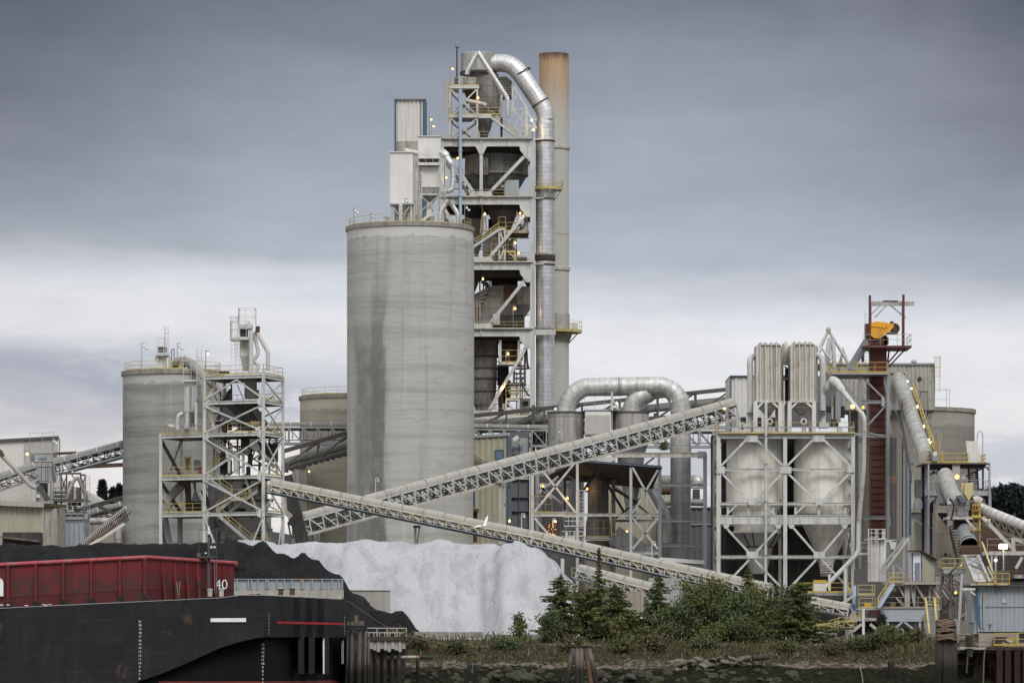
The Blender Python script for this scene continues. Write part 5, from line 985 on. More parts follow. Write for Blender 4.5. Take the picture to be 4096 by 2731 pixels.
s = solo('steel_girder', 'thin red brown girder running behind the left climbing conveyor', 'girder', M['rust']); s.bar(lc(680,358,515), lc(960,345,515), 0.3, 0.35); s = solo('steel_girder', 'rusty flat girder under the conveyor beside the banded silo', 'girder', M['rust']); s.bar(lc(1050,520,510), lc(1560,495,510), 0.8, 0.5)
t = Th('pipe', 'long slanting pipe with a rusty top crossing before the left conveyor', 'pipe'); t.tube('pipe_run', M['hood'], [lc(35,395,490), lc(200,560,490), lc(385,755,490), lc(415,775,490), lc(455,782,490)], 0.26); t.tube('rusty_top', M['rust'], smooth([lc(-40,310,490), lc(5,335,490), lc(38,400,490)], 4), 0.28)
t = Th('cyclone_gantry', 'dark open steel frame with an A shaped pair of ducts beside the transfer tower', 'frame'); Y = 495
for x in (768, 835, 1010, 1070): t.b('post', M['dark'], lc(x,1010,Y+ (3 if x in (835,1010) else 0)), lc(x,605 if x<1020 else 620,Y+(3 if x in (835,1010) else 0)), 0.18)
t.b('top_beam', M['dark'], lc(740,605,Y), lc(1015,605,Y), 0.25); t.b('top_beam', M['dark'], lc(1010,625,Y), lc(1076,625,Y), 0.25)
for a, b in (((768,640),(835,830)),((835,640),(770,820)),((1010,640),(1070,800)),((1070,640),(1010,800)),((900,620),(940,680))): t.b('brace', M['dark'], lc(*a,Y), lc(*b,Y), 0.14)
t.tube('duct_leg', M['hood'], [lc(962,660,Y-0.5), lc(930,690,Y-0.5), lc(845,875,Y-0.5), lc(835,910,Y-0.5), lc(835,1060,Y-0.5)], 0.23); t.tube('duct_leg', M['hoodd'], [lc(962,655,Y-0.4), lc(995,690,Y-0.4), lc(1070,870,Y-0.4), lc(1083,905,Y-0.4), lc(1083,1000,Y-0.4)], 0.24)
for x0, x1, y0, y1 in ((855,925,700,1010),(955,1000,780,1010)): t.tube('cyclone', M['vessel'], [lc((x0+x1)/2,y0,Y+2), lc((x0+x1)/2,(y0+y1)/2,Y+2), lc((x0+x1)/2,y1,Y+2)], [ (x1-x0)/2/3.136*Y/F, (x1-x0)/2/3.136*Y/F, 0.3])
t.p('deck', M['dark']).pbox(lc, 660, 935, 1100, 955, Y-0.8, 4); t.p('railing', M['dark']).rail([lc(940,935,Y-0.8), lc(1100,935,Y-0.8)], r=0.09, sp=1.2); t.p('railing', M['dark']).rail([lc(660,935,Y-0.8), lc(840,935,Y-0.8)], r=0.09, sp=1.2)
for x in (700, 880, 940): t.b('post', M['dark'], lc(x,1060,Y+1), lc(x,950,Y+1), 0.4)
t.p('base', M['nearblack']).pbox(lc, 720, 1050, 810, 1510, Y+4, 3)
t = Th('dust_collector', 'blue grey panelled dust collector with a railed top behind the coal', 'dust collector'); Y = 480
t.p('casing', M['sheetb']).pbox(lc, 808, 1180, 1055, 1520, Y, 5); t.p('top_frame', M['greyrail']).pbox(lc, 805, 1165, 1070, 1182, Y-0.2, 5.4)
for x in (870, 930, 993): t.p('panel_joint', M['blue']).pbox(lc, x-2, 1215, x+2, 1520, Y-0.05, 0.08)
for x in (840, 868, 895, 922, 950, 978, 1020): t.p('vent', M['black']).pbox(lc, x-6, 1205, x+6, 1217, Y-0.06, 0.1)
t.p('railing', M['greyrail']).rail([lc(815,1165,Y-0.2), lc(1070,1165,Y-0.2)], h=1.5, sp=0.75, r=0.07); t.p('railing', M['greyrail']).rail([lc(815,1118,Y-0.2), lc(1070,1118,Y-0.2)], h=1.5, sp=0.75, r=0.07); t.p('valve_row', M['nearblack']).pbox(lc, 830, 1085, 1050, 1160, Y+2, 1.5); t.p('caged_ladder', M['greyrail']).ladder(lc(1095,1500,Y), 8.5, w=0.9)
t = Th('duct', 'round grey duct bending down beside the blue grey dust collector', 'duct'); t.tube('duct_run', M['shell'], smooth([lc(1120,1205,482), lc(1370,1205,482), lc(1450,1245,482), lc(1478,1320,482), lc(1480,1520,482)], 5), 0.42)
s = solo('clad_wall', 'faded pinkish clad wall under the round grey duct', 'wall', M['tanconc']); s.pbox(lc, 1100, 1240, 1440, 1520, 486, 3)
t = Th('stacker_boom', 'white slatted stacker boom slanting up out of the coal', 'stacker boom'); a, b = lc(1010,1500,440), lc(1575,1035,446); d = b-a; n = 26
t.p('white_boom', M['bag']).bar(a, b, 0.3, 0.32)
for i in range(n): q = lerp(a,b,i/n); t.p('joint_band', M['dark']).bar(q-d.normalized()*0.09, q+d.normalized()*0.09, 0.36, 0.38)
lw = t.p('idlers', M['rust']); 
for i in range(4, n): q = lerp(a,b,i/n); lw.bar(q, q+V((0.55,0.2,-0.55-0.03*i)), 0.12); lw.bar(q+V((0.5,0.2,-0.5)), q+V((0.9,0.2,-0.3)), 0.1)
t.p('lower_chord', M['bag']).bar(a+V((1.0,0.3,-0.1)), lerp(a,b,0.8)+V((0.8,0.3,-1.0)), 0.25)
conveyor('belt_conveyor', 'dark bare conveyor passing in front of the far conifers', [lc(930,1050,520), lc(1540,885,520)], 0.5, 0.1, 0.8, 1.2, mh='belt', mt='dark', hood=False, bt=0.16)
conveyor('belt_conveyor', 'lower dark conveyor disappearing behind the banded silo', [lc(1100,1130,515), lc(1540,1010,515)], 0.5, 0.1, 1.1, 1.2, mh='hoodd', mt='dark', bt=0.16)
s = solo('slanting_duct', 'dark slanting brace over the lower dark conveyor', 'brace', M['dark']); s.bar(lc(1200,1000,512), lc(1430,1110,512), 0.4)
lamp(lc(340,362,488), 'warm lit floodlight before the warehouse, left of the grey transfer tower', pole=0.8, r=0.34)
lamp(lc(680,205,555), 'unlit twin floodlight on the right end of the warehouse wall', pole=2, lit=False, r=0.2, twin=True)
lamp(sb(314,888,586), 'warm lit floodlight on the annex at the tan silo', pole=3, r=0.3)

s = solo('dark_backdrop', 'dark cluttered hall behind the lower stairs of the white stair tower', 'building', M['dark']); s.pbox(ls, 700, 720, 1400, 1500, 474, 3)
s = Th('machinery', 'dark steel machinery crowding the upper bays of the white stair tower', 'machinery')
for a, b, w_ in (((690,640),(900,760),0.9),((730,690),(860,810),0.5),((760,560),(700,650),0.3),((870,860),(1010,980),0.8),((640,870),(720,1000),0.5),((930,1000),(1040,900),0.4)): s.b('beam', M['dark'], r2(*a,458), r2(*b,458.5), w_)
for x0, y0, x1, y1 in ((780,660,870,740),(905,700,960,760),(820,850,880,930),(700,760,760,812),(960,900,1050,1010),(690,1000,760,1090)): s.p('box', M['nearblack']).pbox(r2, x0, y0, x1, y1, 458, 1.5)
for x in (700, 745, 800, 1000, 1045): s.b('upright', M['grey'], r2(x,1090,458.3), r2(x,840,458.3), 0.22)
s = Th('leaning_gallery', 'dark gallery leaning down behind the right column of the stair tower', 'gallery'); s.b('box', M['nearblack'], sb(95,930,470), sb(255,1540,470), 1.3, 1.6); s.b('spout', M['cream'], sb(85,1120,468), sb(95,1260,468), 0.5); s.b('spout', M['cream'], sb(95,1260,468), sb(150,1310,468), 0.6)
for x in (375, 400): s.b('post', M['grey'], sb(x,1540,480), sb(x,1430,480), 0.4)

rq_ = random.Random(21); s = Th('pipework', 'jumble of pipes, legs and chutes inside the white stair tower', 'pipes')
for k in range(70):
 x = rq_.uniform(r2(625,0,457).x, r2(945,0,457).x); z0 = rq_.uniform(0, zl['g4']); z1 = min(zl['t']-0.6, z0+rq_.uniform(1,5)); y = rq_.uniform(457.2,461); m = M[rq_.choice(['dark','nearblack','grey','dark','cream','rail','rust'])]
 if k % 3: s.p('pipe', m).bar(V((x,y,z0)), V((x+rq_.choice((0,0,0,1.6,-1.6)),y,z1)), rq_.choice((0.1,0.16,0.26,0.5)))
 else: s.p('bar', m).bar(V((x-1.6,y,z0)), V((x+1.6,y,z0)), rq_.choice((0.1,0.18,0.35)))
Y = 600.0; D_T = 15.0
t = Th('preheater_tower', 'tall open steel process tower with white girders and V braces beside the silver duct', 'steel tower')
XL, XM, XR = P(1768,0,Y).x, P(1925,0,Y).x, P(2130,0,Y).x
FL = [P(0,(a+b)/2,Y).z for a, b in ((1666,1692),(1320,1344),(1054,1078),(792,818),(558,588))]; GH = [1.05]*5
W = M['white']; zt5 = FL[4]+0.55
for x in (XL, XR):
 for d in (0, D_T): t.b('column', W, V((x,Y+d,-0.2)), V((x,Y+d,zt5)), 0.6, 0.55)
cv = t.p('column_edge', W); cv.bar(V((XR-0.32,Y-0.3,0)), V((XR-0.32,Y-0.3,zt5)), 0.08, 0.1); cv.bar(V((XR+0.32,Y-0.3,0)), V((XR+0.32,Y-0.3,zt5)), 0.08, 0.1)
for i, z in enumerate(FL):
 for d in (0, D_T): t.p('floor_beam', W).girder(V((XL,Y+d-0.02*(d==0),z)), V((XR-0.3,Y+d-0.02*(d==0),z)), 0.5, GH[i], 0.1)
 for x in (XL, XR): t.p('floor_beam', W).girder(V((x,Y+0.4,z)), V((x,Y+D_T-0.4,z)), 0.4, GH[i], 0.1)
 t.p('deck', M['dark']).box((XL-0.3,Y-0.5,z+0.56), (XR+0.1,Y+D_T,z+0.64)); t.p('deck_edge', M['cream']).box((XL-0.3,Y-0.62,z+0.58), (XR+0.1,Y-0.52,z+0.76))
 t.p('inner_beam', M['nearblack']).box((XL+0.5,Y+3,z-0.9), (XR-0.5,Y+3.4,z+0.5)); t.p('inner_beam', M['nearblack']).box((XL+0.5,Y+9,z-0.9), (XR-0.5,Y+9.4,z+0.5)); t.p('stiffener', W).box((XM-0.12,Y-0.35,z-0.48), (XM+0.12,Y-0.27,z+0.48))
 if i == 4: t.rail(M['rail'], [V((P(1719,0,Y).x,Y-0.4,z+0.65)), V((XR,Y-0.4,z+0.65))], sp=1.9, r=0.065); t.rail(M['rail'], [V((XR,Y-0.4,z+0.65)), V((XR,Y+D_T,z+0.65))], sp=1.9, r=0.065)
 else: t.rail(M['rail'], [V((XL,Y-0.4,z+0.65)), V((XR-0.4,Y-0.4,z+0.65))], sp=1.9, r=0.065); t.rail(M['rail'], [V((XL,Y+D_T,z+0.65)), V((XR-0.4,Y+D_T,z+0.65))], sp=1.9, r=0.065)
for lo, hi in zip(FL[:-1], FL[1:]):
 bot, tp_ = lo+0.75, hi-0.55; nx = XM+0.75
 for d in (-0.05, D_T):
  if d > 0 and hi != FL[4] and hi != FL[3]: continue
  t.b('brace', W, V((nx,Y+d,bot)), V((XR-0.3,Y+d,tp_-0.5)), 0.42, 0.48); t.b('brace', W, V((XM-0.75,Y+d,bot)), V((XL+0.3,Y+d,tp_-0.5)), 0.42, 0.48)
 g = t.p('gusset', W); g.extr([V((XR-0.28,Y-0.42,tp_+0.0)), V((XR-2.0,Y-0.42,tp_+0.0)), V((XR-1.9,Y-0.42,tp_-0.6)), V((XR-0.9,Y-0.42,tp_-1.9)), V((XR-0.28,Y-0.42,tp_-1.9))], V((0,0.06,0)))
 t.p('gusset', W).extr([V((XM-1.9,Y-0.42,bot-0.05)), V((XM+1.9,Y-0.42,bot-0.05)), V((XM+1.5,Y-0.42,bot+0.7)), V((XM-1.5,Y-0.42,bot+0.7))], V((0,0.06,0)))
t.b('post', W, V((XM,Y-0.05,FL[3]+0.6)), V((XM,Y-0.05,FL[4]-0.5)), 0.5); t.p('gusset', W).extr([V((XM-0.9,Y-0.4,FL[4]-0.5)), V((XM+0.9,Y-0.4,FL[4]-0.5)), V((XM+0.3,Y-0.4,FL[4]-1.7)), V((XM-0.3,Y-0.4,FL[4]-1.7))], V((0,0.06,0)))
H = V((0,0,0)); xa, xb_, xc = P(1801,0,Y).x, P(1909,0,Y).x, P(2004,0,Y).x; z5 = FL[4]+0.65; zp = t1(0,470,Y).z; zmid = t1(0,752,Y).z
for x in (xa, xb_):
 for d in (0.3, 5): t.b('post', W if d < 1 else M['greyrail'], V((x,Y+d,z5)), V((x,Y+d,zp)), 0.28)
for z in (zp, zmid): t.p('floor_beam', W).box((xa-0.3,Y,z-0.35), (xb_+0.3,Y+5.3,z+0.1)); t.rail(M['rail'], [V((xb_+0.2,Y+5,z+0.1)), V((xb_+0.2,Y,z+0.1)), V((xa-0.2,Y,z+0.1)), V((xa-0.2,Y+5,z+0.1))], sp=1.5, r=0.065)
for z0, z1 in ((z5,zmid-0.4),(zmid,zp-0.4)): t.b('brace', W, V((xa,Y+0.2,z1)), V((xb_,Y+0.2,z0)), 0.2); t.b('brace', W, V((xa,Y+0.25,z0)), V((xb_,Y+0.25,z1)), 0.2); t.b('brace', M['greyrail'], V((xa,Y+5,z0)), V((xb_,Y+5,z1)), 0.22); t.b('brace', M['greyrail'], V((xa,Y+5,z1)), V((xb_,Y+5,z0)), 0.22)
t.b('floor_beam', W, t1(515,762,Y), t1(640,762,Y), 0.4, 0.6); t.stair(t1(880,955,Y), t1(640,770,Y), 1.0, W, M['rail']); t.rail(M['rail'], [t1(515,745,Y), t1(720,745,Y)], sp=1.6, r=0.065)
for x, y in ((738,560),(738,770)): t.b('post', W, t1(x,960,Y+1), t1(x,y,Y+1), 0.34)
t.p('caged_ladder', M['rail']).ladder(t1(208,828,Y-0.2), t1(0,415,Y).z-t1(0,828,Y).z, w=1.0, r=0.07)
for a, b in (((845,460),(845,770)),((980,680),(980,965)),((850,460),(985,690)),((850,695),(980,690)),((860,855),(985,855)),((855,700),(975,850)),((975,700),(860,850)),((860,860),(980,960)),((980,700),(1075,880)),((985,850),(1075,870)),((1000,770),(1075,800)),((910,960),(1000,870)),((880,560),(850,640))): t.b('lattice_bar', W, t1(*a,Y+1.5), t1(*b,Y+1.5), 0.3 if a[1] < b[1]-150 else 0.2)
def ln(a, b): return (b[0]-a[0])
s = Th('cyclone', 'pale topped round cyclone at the very top of the process tower', 'cyclone'); c0 = t1(570,700,Y+5); r_ = t1.m(138,Y+5)
s.p('dark_shell', M['vessel']).lathe((c0.x,Y+5,0), [(0.5,t1(0,1000,Y+5).z),(0.9,t1(0,880,Y+5).z),(r_,t1(0,700,Y+5).z),(r_,t1(0,357,Y+5).z)], 36)
c1 = t1(515,0,Y+5); rr = t1.m(172,Y+5); s.p('top_drum', M['shell']).lathe((c1.x,Y+5,0), [(rr,t1(0,352,Y+5).z),(rr,t1(0,165,Y+5).z),(rr-0.3,t1(0,158,Y+5).z)], 36); s.p('rim', M['nearblack']).lathe((c1.x,Y+5,t1(0,360,Y+5).z), [(rr+0.12,0),(rr+0.12,0.35)], 36, cap=False); s.p('bracket', M['dark']).pbox(t1, 518, 225, 530, 350, Y+2.3, 0.3)
s = Th('riser_duct', 'dark ribbed box duct behind the thin silver pipe high in the tower', 'duct'); s.p('casing', M['vessel']).extr([t1(635,390,Y+5), t1(780,378,Y+5), t1(838,425,Y+5), t1(838,570,Y+5), t1(735,570,Y+5), t1(735,740,Y+5), t1(635,690,Y+5)], V((0,4,0)))
for i in range(8): s.p('rib', M['shell']).bar(t1(640+i*8,400+i*22,Y+4.9), t1(800+min(i,3)*12,395+i*22,Y+4.9), 0.3, 0.22)
s = Th('downcomer_duct', 'huge silver banded duct arching off the tower top and dropping down its right side', 'duct'); YD = 603.0
path = smooth([t1(520,262,YD+1.9), t1(620,256,YD+1.5), t1(720,250,YD+1.2), t1(795,258,YD+0.8), t1(870,298,YD+0.4), t1(945,385,YD)], 5)+[t1(1040,530,YD), t1(1100,622,YD)]+smooth([t1(1112,640,YD), t1(1150,720,YD), t1(1165,800,YD)], 5); s.p('upper_run', M['galv']).tube(path, t1.m(85,YD), 28)
x0 = P(2180.5,0,YD); zD = lambda py: P(0,py,YD).z; rD = 37.3*YD/F
s.p('upper_run', M['galv']).tube([t1(1165,800,YD), V((x0.x,YD,zD(500))), V((x0.x,YD,zD(1030)))], [t1.m(85,YD)*1.0,rD,rD], 28); s.p('lower_run', M['galv']).tube([V((x0.x,YD,zD(1030))), V((x0.x,YD,zD(1310)))], rD, 28); s.p('lower_run', M['galv']).tube([V((x0.x,YD,zD(1310))), V((x0.x,YD,zD(1735)))], rD, 28)
for py in (566, 797, 1060): s.p('band', M['rust']).lathe((x0.x,YD,zD(py)), [(rD+0.06,-0.15),(rD+0.12,0),(rD+0.06,0.15)], 28, cap=False)
for py, h, m in ((1030,0.6,'nearblack'),(1313,0.25,'shell'),(1018,0.25,'shell')): s.p('joint', M[m]).lathe((x0.x,YD,zD(py)), [(rD+0.05,-h),(rD+0.16,-h*0.6),(rD+0.16,h*0.6),(rD+0.05,h)], 28, cap=False)
for (a, b) in (((870,380),(1010,300)),((1035,680),(1190,590))):
 q0, q1 = t1(*a,YD), t1(*b,YD); m = lerp(q0,q1,0.5); ax = (path[30]-path[25]).normalized() if a[0] < 900 else (t1(1100,622,YD)-t1(1040,530,YD)).normalized(); s.p('band', M['rust']).tube([m-ax*0.12, m+ax*0.12], t1.m(85,YD)+0.1, 28, cap=False)
for py in (562, 797, 1060): s.p('tie_bar', W).bar(V((XR,YD-1.5,zD(py))), V((x0.x-0.2,YD-1.6,zD(py))), 0.2)
s.p('cross_beam', W).box((XR,YD-2.4,zD(1344)), (x0.x+1.6,YD-1.9,zD(1322))); rp = 2.5; zr_ = zD(762); s.p('platform', M['rail']).lathe((x0.x+0.2,YD,zr_), [(rp,0),(rp,0.3),(rD,0.3)], 28, cap=False); s.p('railing', M['rail']).rail([V((x0.x+0.2+rp*math.cos(2*PI*i/22),YD+rp*math.sin(2*PI*i/22),zr_+0.3)) for i in range(22)], closed=True, sp=1.5, r=0.065)
for i in range(6): a = PI*1.1+i*PI*0.16; s.p('bracket', M['cream']).bar(V((x0.x+0.2+rp*math.cos(a),YD+rp*math.sin(a),zr_)), V((x0.x+rD*math.cos(a),YD+rD*math.sin(a),zr_-1.6)), 0.14)
s = Th('stack', 'tall buff chimney with a rust stained mouth behind the silver duct', 'chimney'); YS_ = 622.0; cs = P(2216,0,YS_); rs = 59.5*YS_/F; zS = lambda py: P(0,py,YS_).z
s.p('shell', M['stack']).lathe((cs.x,YS_,0), [(rs,0),(rs,zS(218)),(rs-0.12,zS(218)),(rs-0.12,zS(240))], 48, cap=False)
for py in (592, 938, 1077, 1370): s.p('band', M['cream']).lathe((cs.x,YS_,zS(py)), [(rs,-0.3),(rs+0.22,-0.25),(rs+0.22,0.25),(rs,0.35)] if py in (592,1077) else [(rs,-0.08),(rs+0.08,0),(rs,0.08)], 40, cap=False)
s.p('casing', M['shell']).lathe((cs.x,YS_,0), [(rs,zS(1328)),(rs+0.13,zS(1328)),(rs+0.13,zS(1256)),(rs,zS(1256))], 40, cap=False); rp = rs+1.75; z_ = zS(1332); s.p('platform', M['rail']).lathe((cs.x+0.3,YS_,z_), [(rp,0),(rp,0.28),(rs,0.28),(rs,0),(rp,0)], 36, cap=False); s.p('railing', M['rail']).rail([V((cs.x+0.3+rp*math.cos(2*PI*i/30),YS_+rp*math.sin(2*PI*i/30),z_+0.28)) for i in range(30)], closed=True, sp=1.6, r=0.065, h=1.5)
s.p('bracket', M['tanconc']).lathe((cs.x,YS_,0), [(rs+0.05,zS(1370)),(rs+0.5,zS(1338))], 30, cap=False); s.p('sampling_box', M['bag']).box((cs.x+rs+0.3,YS_-0.6,z_+0.3), (cs.x+rs+1.4,YS_+0.3,z_+1.6))
for i in range(3): s.p('bracket', M['dark']).bar(V((cs.x+rp-0.3,YS_-0.5+i*0.5,z_)), V((cs.x+rs,YS_-0.5+i*0.5,zS(1372))), 0.12)
s = Th('feed_pipe', 'thin silver pipe bent like a letter A over the tower top', 'pipe'); rq = t1.m(23,Y-0.5); s.tube('pipe_run', M['galv'], [t1(405,362,Y-0.6), t1(415,320,Y-0.6), t1(440,280,Y-0.6), t1(508,150,Y-0.6)], rq); s.tube('pipe_run', M['galv'], [t1(508,140,Y-0.6), t1(690,425,Y-0.6), t1(790,580,Y-0.6), t1(799,615,Y-0.6), t1(798,770,Y-0.6)], rq)
s = solo('blue_pipe', 'long pale blue upright pipe in front of the process tower', 'pipe', M['bluepipe']); s.tube([t1(341,500,Y-1), V((t1(341,0,Y-1).x,Y-1,40))], t1.m(16,Y), 14)
for py in (975, 1095, 1530): q = t1(341,py,Y-1); s.lathe(q, [(t1.m(21,Y),-0.12),(t1.m(21,Y),0.12)], 14)
s = Th('feed_bin', 'rusty cone bin on the small railed platform at the tower top', 'bin'); cc = t1(432,0,Y+2.5); s.p('bin_body', M['rustwhite']).lathe((cc.x,Y+2.5,0), [(t1.m(66,Y),t1(0,455,Y).z),(t1.m(66,Y),t1(0,368,Y).z)], 20); s.p('cone', M['rust']).lathe((cc.x,Y+2.5,0), [(0.35,t1(0,590,Y).z),(t1.m(62,Y),t1(0,490,Y).z)], 20); s.p('screw', M['cream']).tube([t1(395,610,Y+0.4), t1(560,645,Y+0.4), t1(590,660,Y+0.4)], 0.36, 10)
s = solo('blue_drum', 'small blue box beside the rusty cone bin', 'box', M['bluepipe']); s.pbox(t1, 335, 385, 358, 450, Y+0.5, 0.8); s = solo('dark_crate', 'dark cabinet under the mast at the tower top', 'cabinet', M['rust']); s.pbox(t1, 283, 385, 318, 450, Y+1, 0.9)
s = Th('mast', 'thin red mast with a lamp on its tip at the top of the tower', 'mast'); s.p('pole', M['rust']).tube([t1(308,380,Y+2), t1(308,100,Y+2)], [0.13,0.1], 8); s.p('beacon', M['grey']).lathe(t1(308,103,Y+2), [(0.1,0),(0.45,0.15),(0.2,0.25),(0.2,0.75),(0.05,0.95)], 12)
s = Th('vessel', 'green grey hanging vessel under the stair at the tower top', 'vessel'); gv = t1(607,0,Y+7); s.p('shell', M['sheetd']).lathe((gv.x,Y+2.0,0), [(0.3,t1(0,900,Y).z),(t1.m(36,Y),t1(0,845,Y).z),(t1.m(42,Y),t1(0,780,Y).z)], 18)
s = Th('cyclone', 'very large dark round cyclone behind the V brace of the upper bay', 'cyclone'); cx = t1(690,0,Y+7.2).x; yz = lambda y: t1(0,y,Y+7).z
s.p('shell', M['vesseld']).lathe((cx,Y+7.2,0), [(t1.m(140,Y),yz(1545)),(t1.m(200,Y),yz(1500)),(t1.m(300,Y),yz(1335)),(t1.m(308,Y),yz(1325)),(t1.m(308,Y),yz(1150)),(t1.m(120,Y),yz(1075))], 44); s.p('band', M['vessel']).lathe((cx,Y+7.2,yz(1240)), [(t1.m(311,Y),-0.12),(t1.m(311,Y),0.12)], 44, cap=False); s.p('band', M['vessel']).lathe((cx,Y+7.2,yz(1330)), [(t1.m(312,Y),-0.15),(t1.m(312,Y),0.15)], 44, cap=False)
s.p('inlet_box', M['vesseld']).pbox(t1, 490, 1160, 610, 1325, Y+1.2, 4)
s.p('lower_cone', M['vesseld']).lathe((t2(745,0,Y+7).x,Y+7.2,0), [(t2.m(85,Y),t2(0,640,Y+7).z),(t2.m(205,Y),t2(0,345,Y+7).z),(t2.m(215,Y),t2(0,262,Y+7).z)], 36)
s = solo('rusty_booth', 'pale blue rust streaked sheet booth on the upper deck of the tower', 'booth', M['steelwall']); s.pbox(t1, 768, 1375, 906, 1527, Y+0.6, 2); s = solo('wall_unit', 'small cream box left of the rust streaked booth', 'box', M['cream']); s.pbox(t1, 732, 1420, 768, 1448, Y+0.8, 0.6)
s = Th('cyclone', 'rust brown round cyclone at the left of the second bay, next to the silo edge', 'cyclone'); cx = t2(395,0,Y+7).x; s.p('shell', M['vessel']).lathe((cx,Y+6,0), [(t2.m(60,Y),t2(0,960,Y+6).z),(t2.m(120,Y),t2(0,740,Y+6).z),(t2.m(125,Y),t2(0,510,Y+6).z)], 32); s.p('outlet', M['nearblack']).lathe((cx,Y+6,0), [(t2.m(90,Y),t2(0,510,Y+6).z),(t2.m(90,Y),t2(0,360,Y+6).z)], 24)
s = Th('riser_duct', 'dark slanting riser duct behind the stair of the second bay', 'duct'); s.p('casing', M['vessel']).extr([t2(515,900,Y+5), t2(515,690,Y+5), t2(640,600,Y+5), t2(720,620,Y+5), t2(800,730,Y+5), t2(905,860,Y+5), t2(915,985,Y+5), t2(590,985,Y+5)], V((0,3.5,0)))
s = Th('stair_flight', 'white stair with yellow rails crossing the second bay of the tower', 'stairs'); s.stair(t2(415,815,Y+0.4), t2(700,622,Y+0.4), 1.1, W, M['rail']); s.p('landing', W).pbox(t2, 695, 610, 776, 630, Y+0.4, 2); s.p('railing', M['rail']).rail([t2(700,605,Y+0.4), t2(775,605,Y+0.4)], h=1.7, sp=1.2, r=0.065)
for a, b in (((705,630),(705,985)),((768,630),(768,985)),((710,640),(768,800)),((710,985),(768,815)),((700,820),(770,820))): s.b('support_leg', W, t2(*a,Y+0.4), t2(*b,Y+0.4), 0.26)
s = Th('work_platform', 'small brown railed platform hung under the cone of the second bay', 'platform'); s.p('deck', M['cream']).pbox(t2, 780, 638, 1040, 662, Y+1, 4); s.p('support_beam', M['rust']).pbox(t2, 800, 664, 1035, 688, Y+1.3, 3.5); s.p('railing', M['rail']).rail([t2(785,638,Y+1), t2(1035,638,Y+1)], h=1.3, sp=1.2, r=0.065)
for x, x2 in ((990,1002),(985,1035),(908,908)): s.b('hanger', M['cream'], t2(x,420,Y+1), t2(x2,650,Y+1), 0.2)
s.b('strut', M['rust'], t2(960,600,Y+2), t2(840,770,Y+2), 0.5)
s = Th('work_platform', 'yellow railed platform on legs on the third deck of the tower', 'platform'); s.p('deck', M['rail']).pbox(t2, 608, 872, 892, 886, Y+1, 3); s.p('railing', M['rail']).rail([t2(610,872,Y+1), t2(890,872,Y+1)], h=2.0, sp=1.3, r=0.065)
for x in (612, 640, 750, 885): s.b('leg', M['cream'], t2(x,985,Y+1), t2(x,886,Y+1), 0.2)
s.b('leg_brace', M['cream'], t2(820,890,Y+1), t2(885,950,Y+1), 0.2); s.b('leg_brace', M['cream'], t2(690,890,Y+1), t2(625,945,Y+1), 0.2)
s = Th('tripod_legs', 'splayed brown support legs under the big cone of the second bay', 'support')
for a, b in (((500,340),(515,400)),((515,400),(490,670)),((525,480),(520,650)),((545,470),(560,660)),((985,430),(1000,650)),((1000,430),(1035,670))): s.b('leg', M['tanconc'], t2(*a,Y+2), t2(*b,Y+2), 0.24)
s = solo('dark_gallery', 'dark box gallery at the left of the second bay', 'gallery', M['nearblack']); s.pbox(t2, 370, 345, 500, 500, Y+9, 3)
s = Th('hopper', 'dark steep hopper behind the column at the right of the second bay', 'hopper'); s.p('shell', M['nearblack']).extr([t2(1010,430,Y+6), t2(1062,400,Y+6), t2(1062,530,Y+6), t2(1030,500,Y+6)], V((0,3,0)))
s = Th('gas_duct', 'large patched rusty box duct filling the third bay of the tower', 'duct'); s.p('casing', M['vessel']).extr([t3(105,690,Y+4), t3(105,410,Y+4), t3(165,375,Y+4), t3(250,338,Y+4), t3(330,325,Y+4), t3(440,320,Y+4), t3(440,330,Y+4), t3(640,335,Y+4), t3(640,498,Y+4), t3(565,612,Y+4), t3(565,700,Y+4)], V((0,6,0)))
s.p('panel', M['rust']).pbox(t3, 378, 325, 500, 490, Y+3.93, 0.1); s.p('panel', M['dark']).extr([t3(380,500,Y+3.9), t3(620,500,Y+3.9), t3(560,610,Y+3.9), t3(340,600,Y+3.9), t3(320,590,Y+3.9)], V((0,0.1,0))); s.p('panel', M['nearblack']).pbox(t3, 342, 600, 560, 690, Y+3.9, 0.1)
for i in range(5): s.p('rib', M['vessel']).bar(t3(105,420+i*26,Y+3.7), t3(248-i*18,350+i*40,Y+3.7), 0.3, 0.35)
for x in (112, 135, 160): s.p('rib', M['tanconc']).bar(t3(x,700,Y+3.6), t3(x,470,Y+3.6), 0.25)
s = solo('sheet_panel', 'white sheet panel leaning on the third bay deck', 'panel', M['clean']); s.pbox(t3, 284, 590, 345, 682, Y+1.5, 0.3); s = solo('soffit_box', 'dark soffit box under the ceiling of the third bay', 'duct', M['nearblack']); s.pbox(t3, 105, 182, 560, 245, Y+2, 8); s.pbox(t3, 265, 245, 510, 320, Y+8, 3)  # near black boxes that fill in the dark soffit
s = Th('hopper', 'dark hanging hopper at the right top of the third bay', 'hopper'); s.p('shell', M['nearblack']).extr([t3(560,250,Y+6), t3(640,250,Y+6), t3(640,330,Y+6), t3(590,320,Y+6), t3(575,290,Y+6)], V((0,3,0)))
s = solo('side_chute', 'brown slanting chute beside the lamp at the left of the third bay', 'chute', M['rust']); s.extr([t3(105,245,Y+4), t3(165,250,Y+4), t3(105,400,Y+4)], V((0,2,0)))
s = Th('railed_gallery', 'small railed gallery seen against the sky at the left of the third bay', 'gallery')
for x in (160, 193, 215, 255): s.b('post', M['cream' if x > 170 else 'dark'], t3(x,375,Y+8), t3(x,278,Y+8), 0.22)
s.b('rail_bar', M['cream'], t3(190,300,Y+8), t3(258,300,Y+8), 0.15); s.b('rail_bar', M['cream'], t3(190,328,Y+8), t3(258,328,Y+8), 0.15)
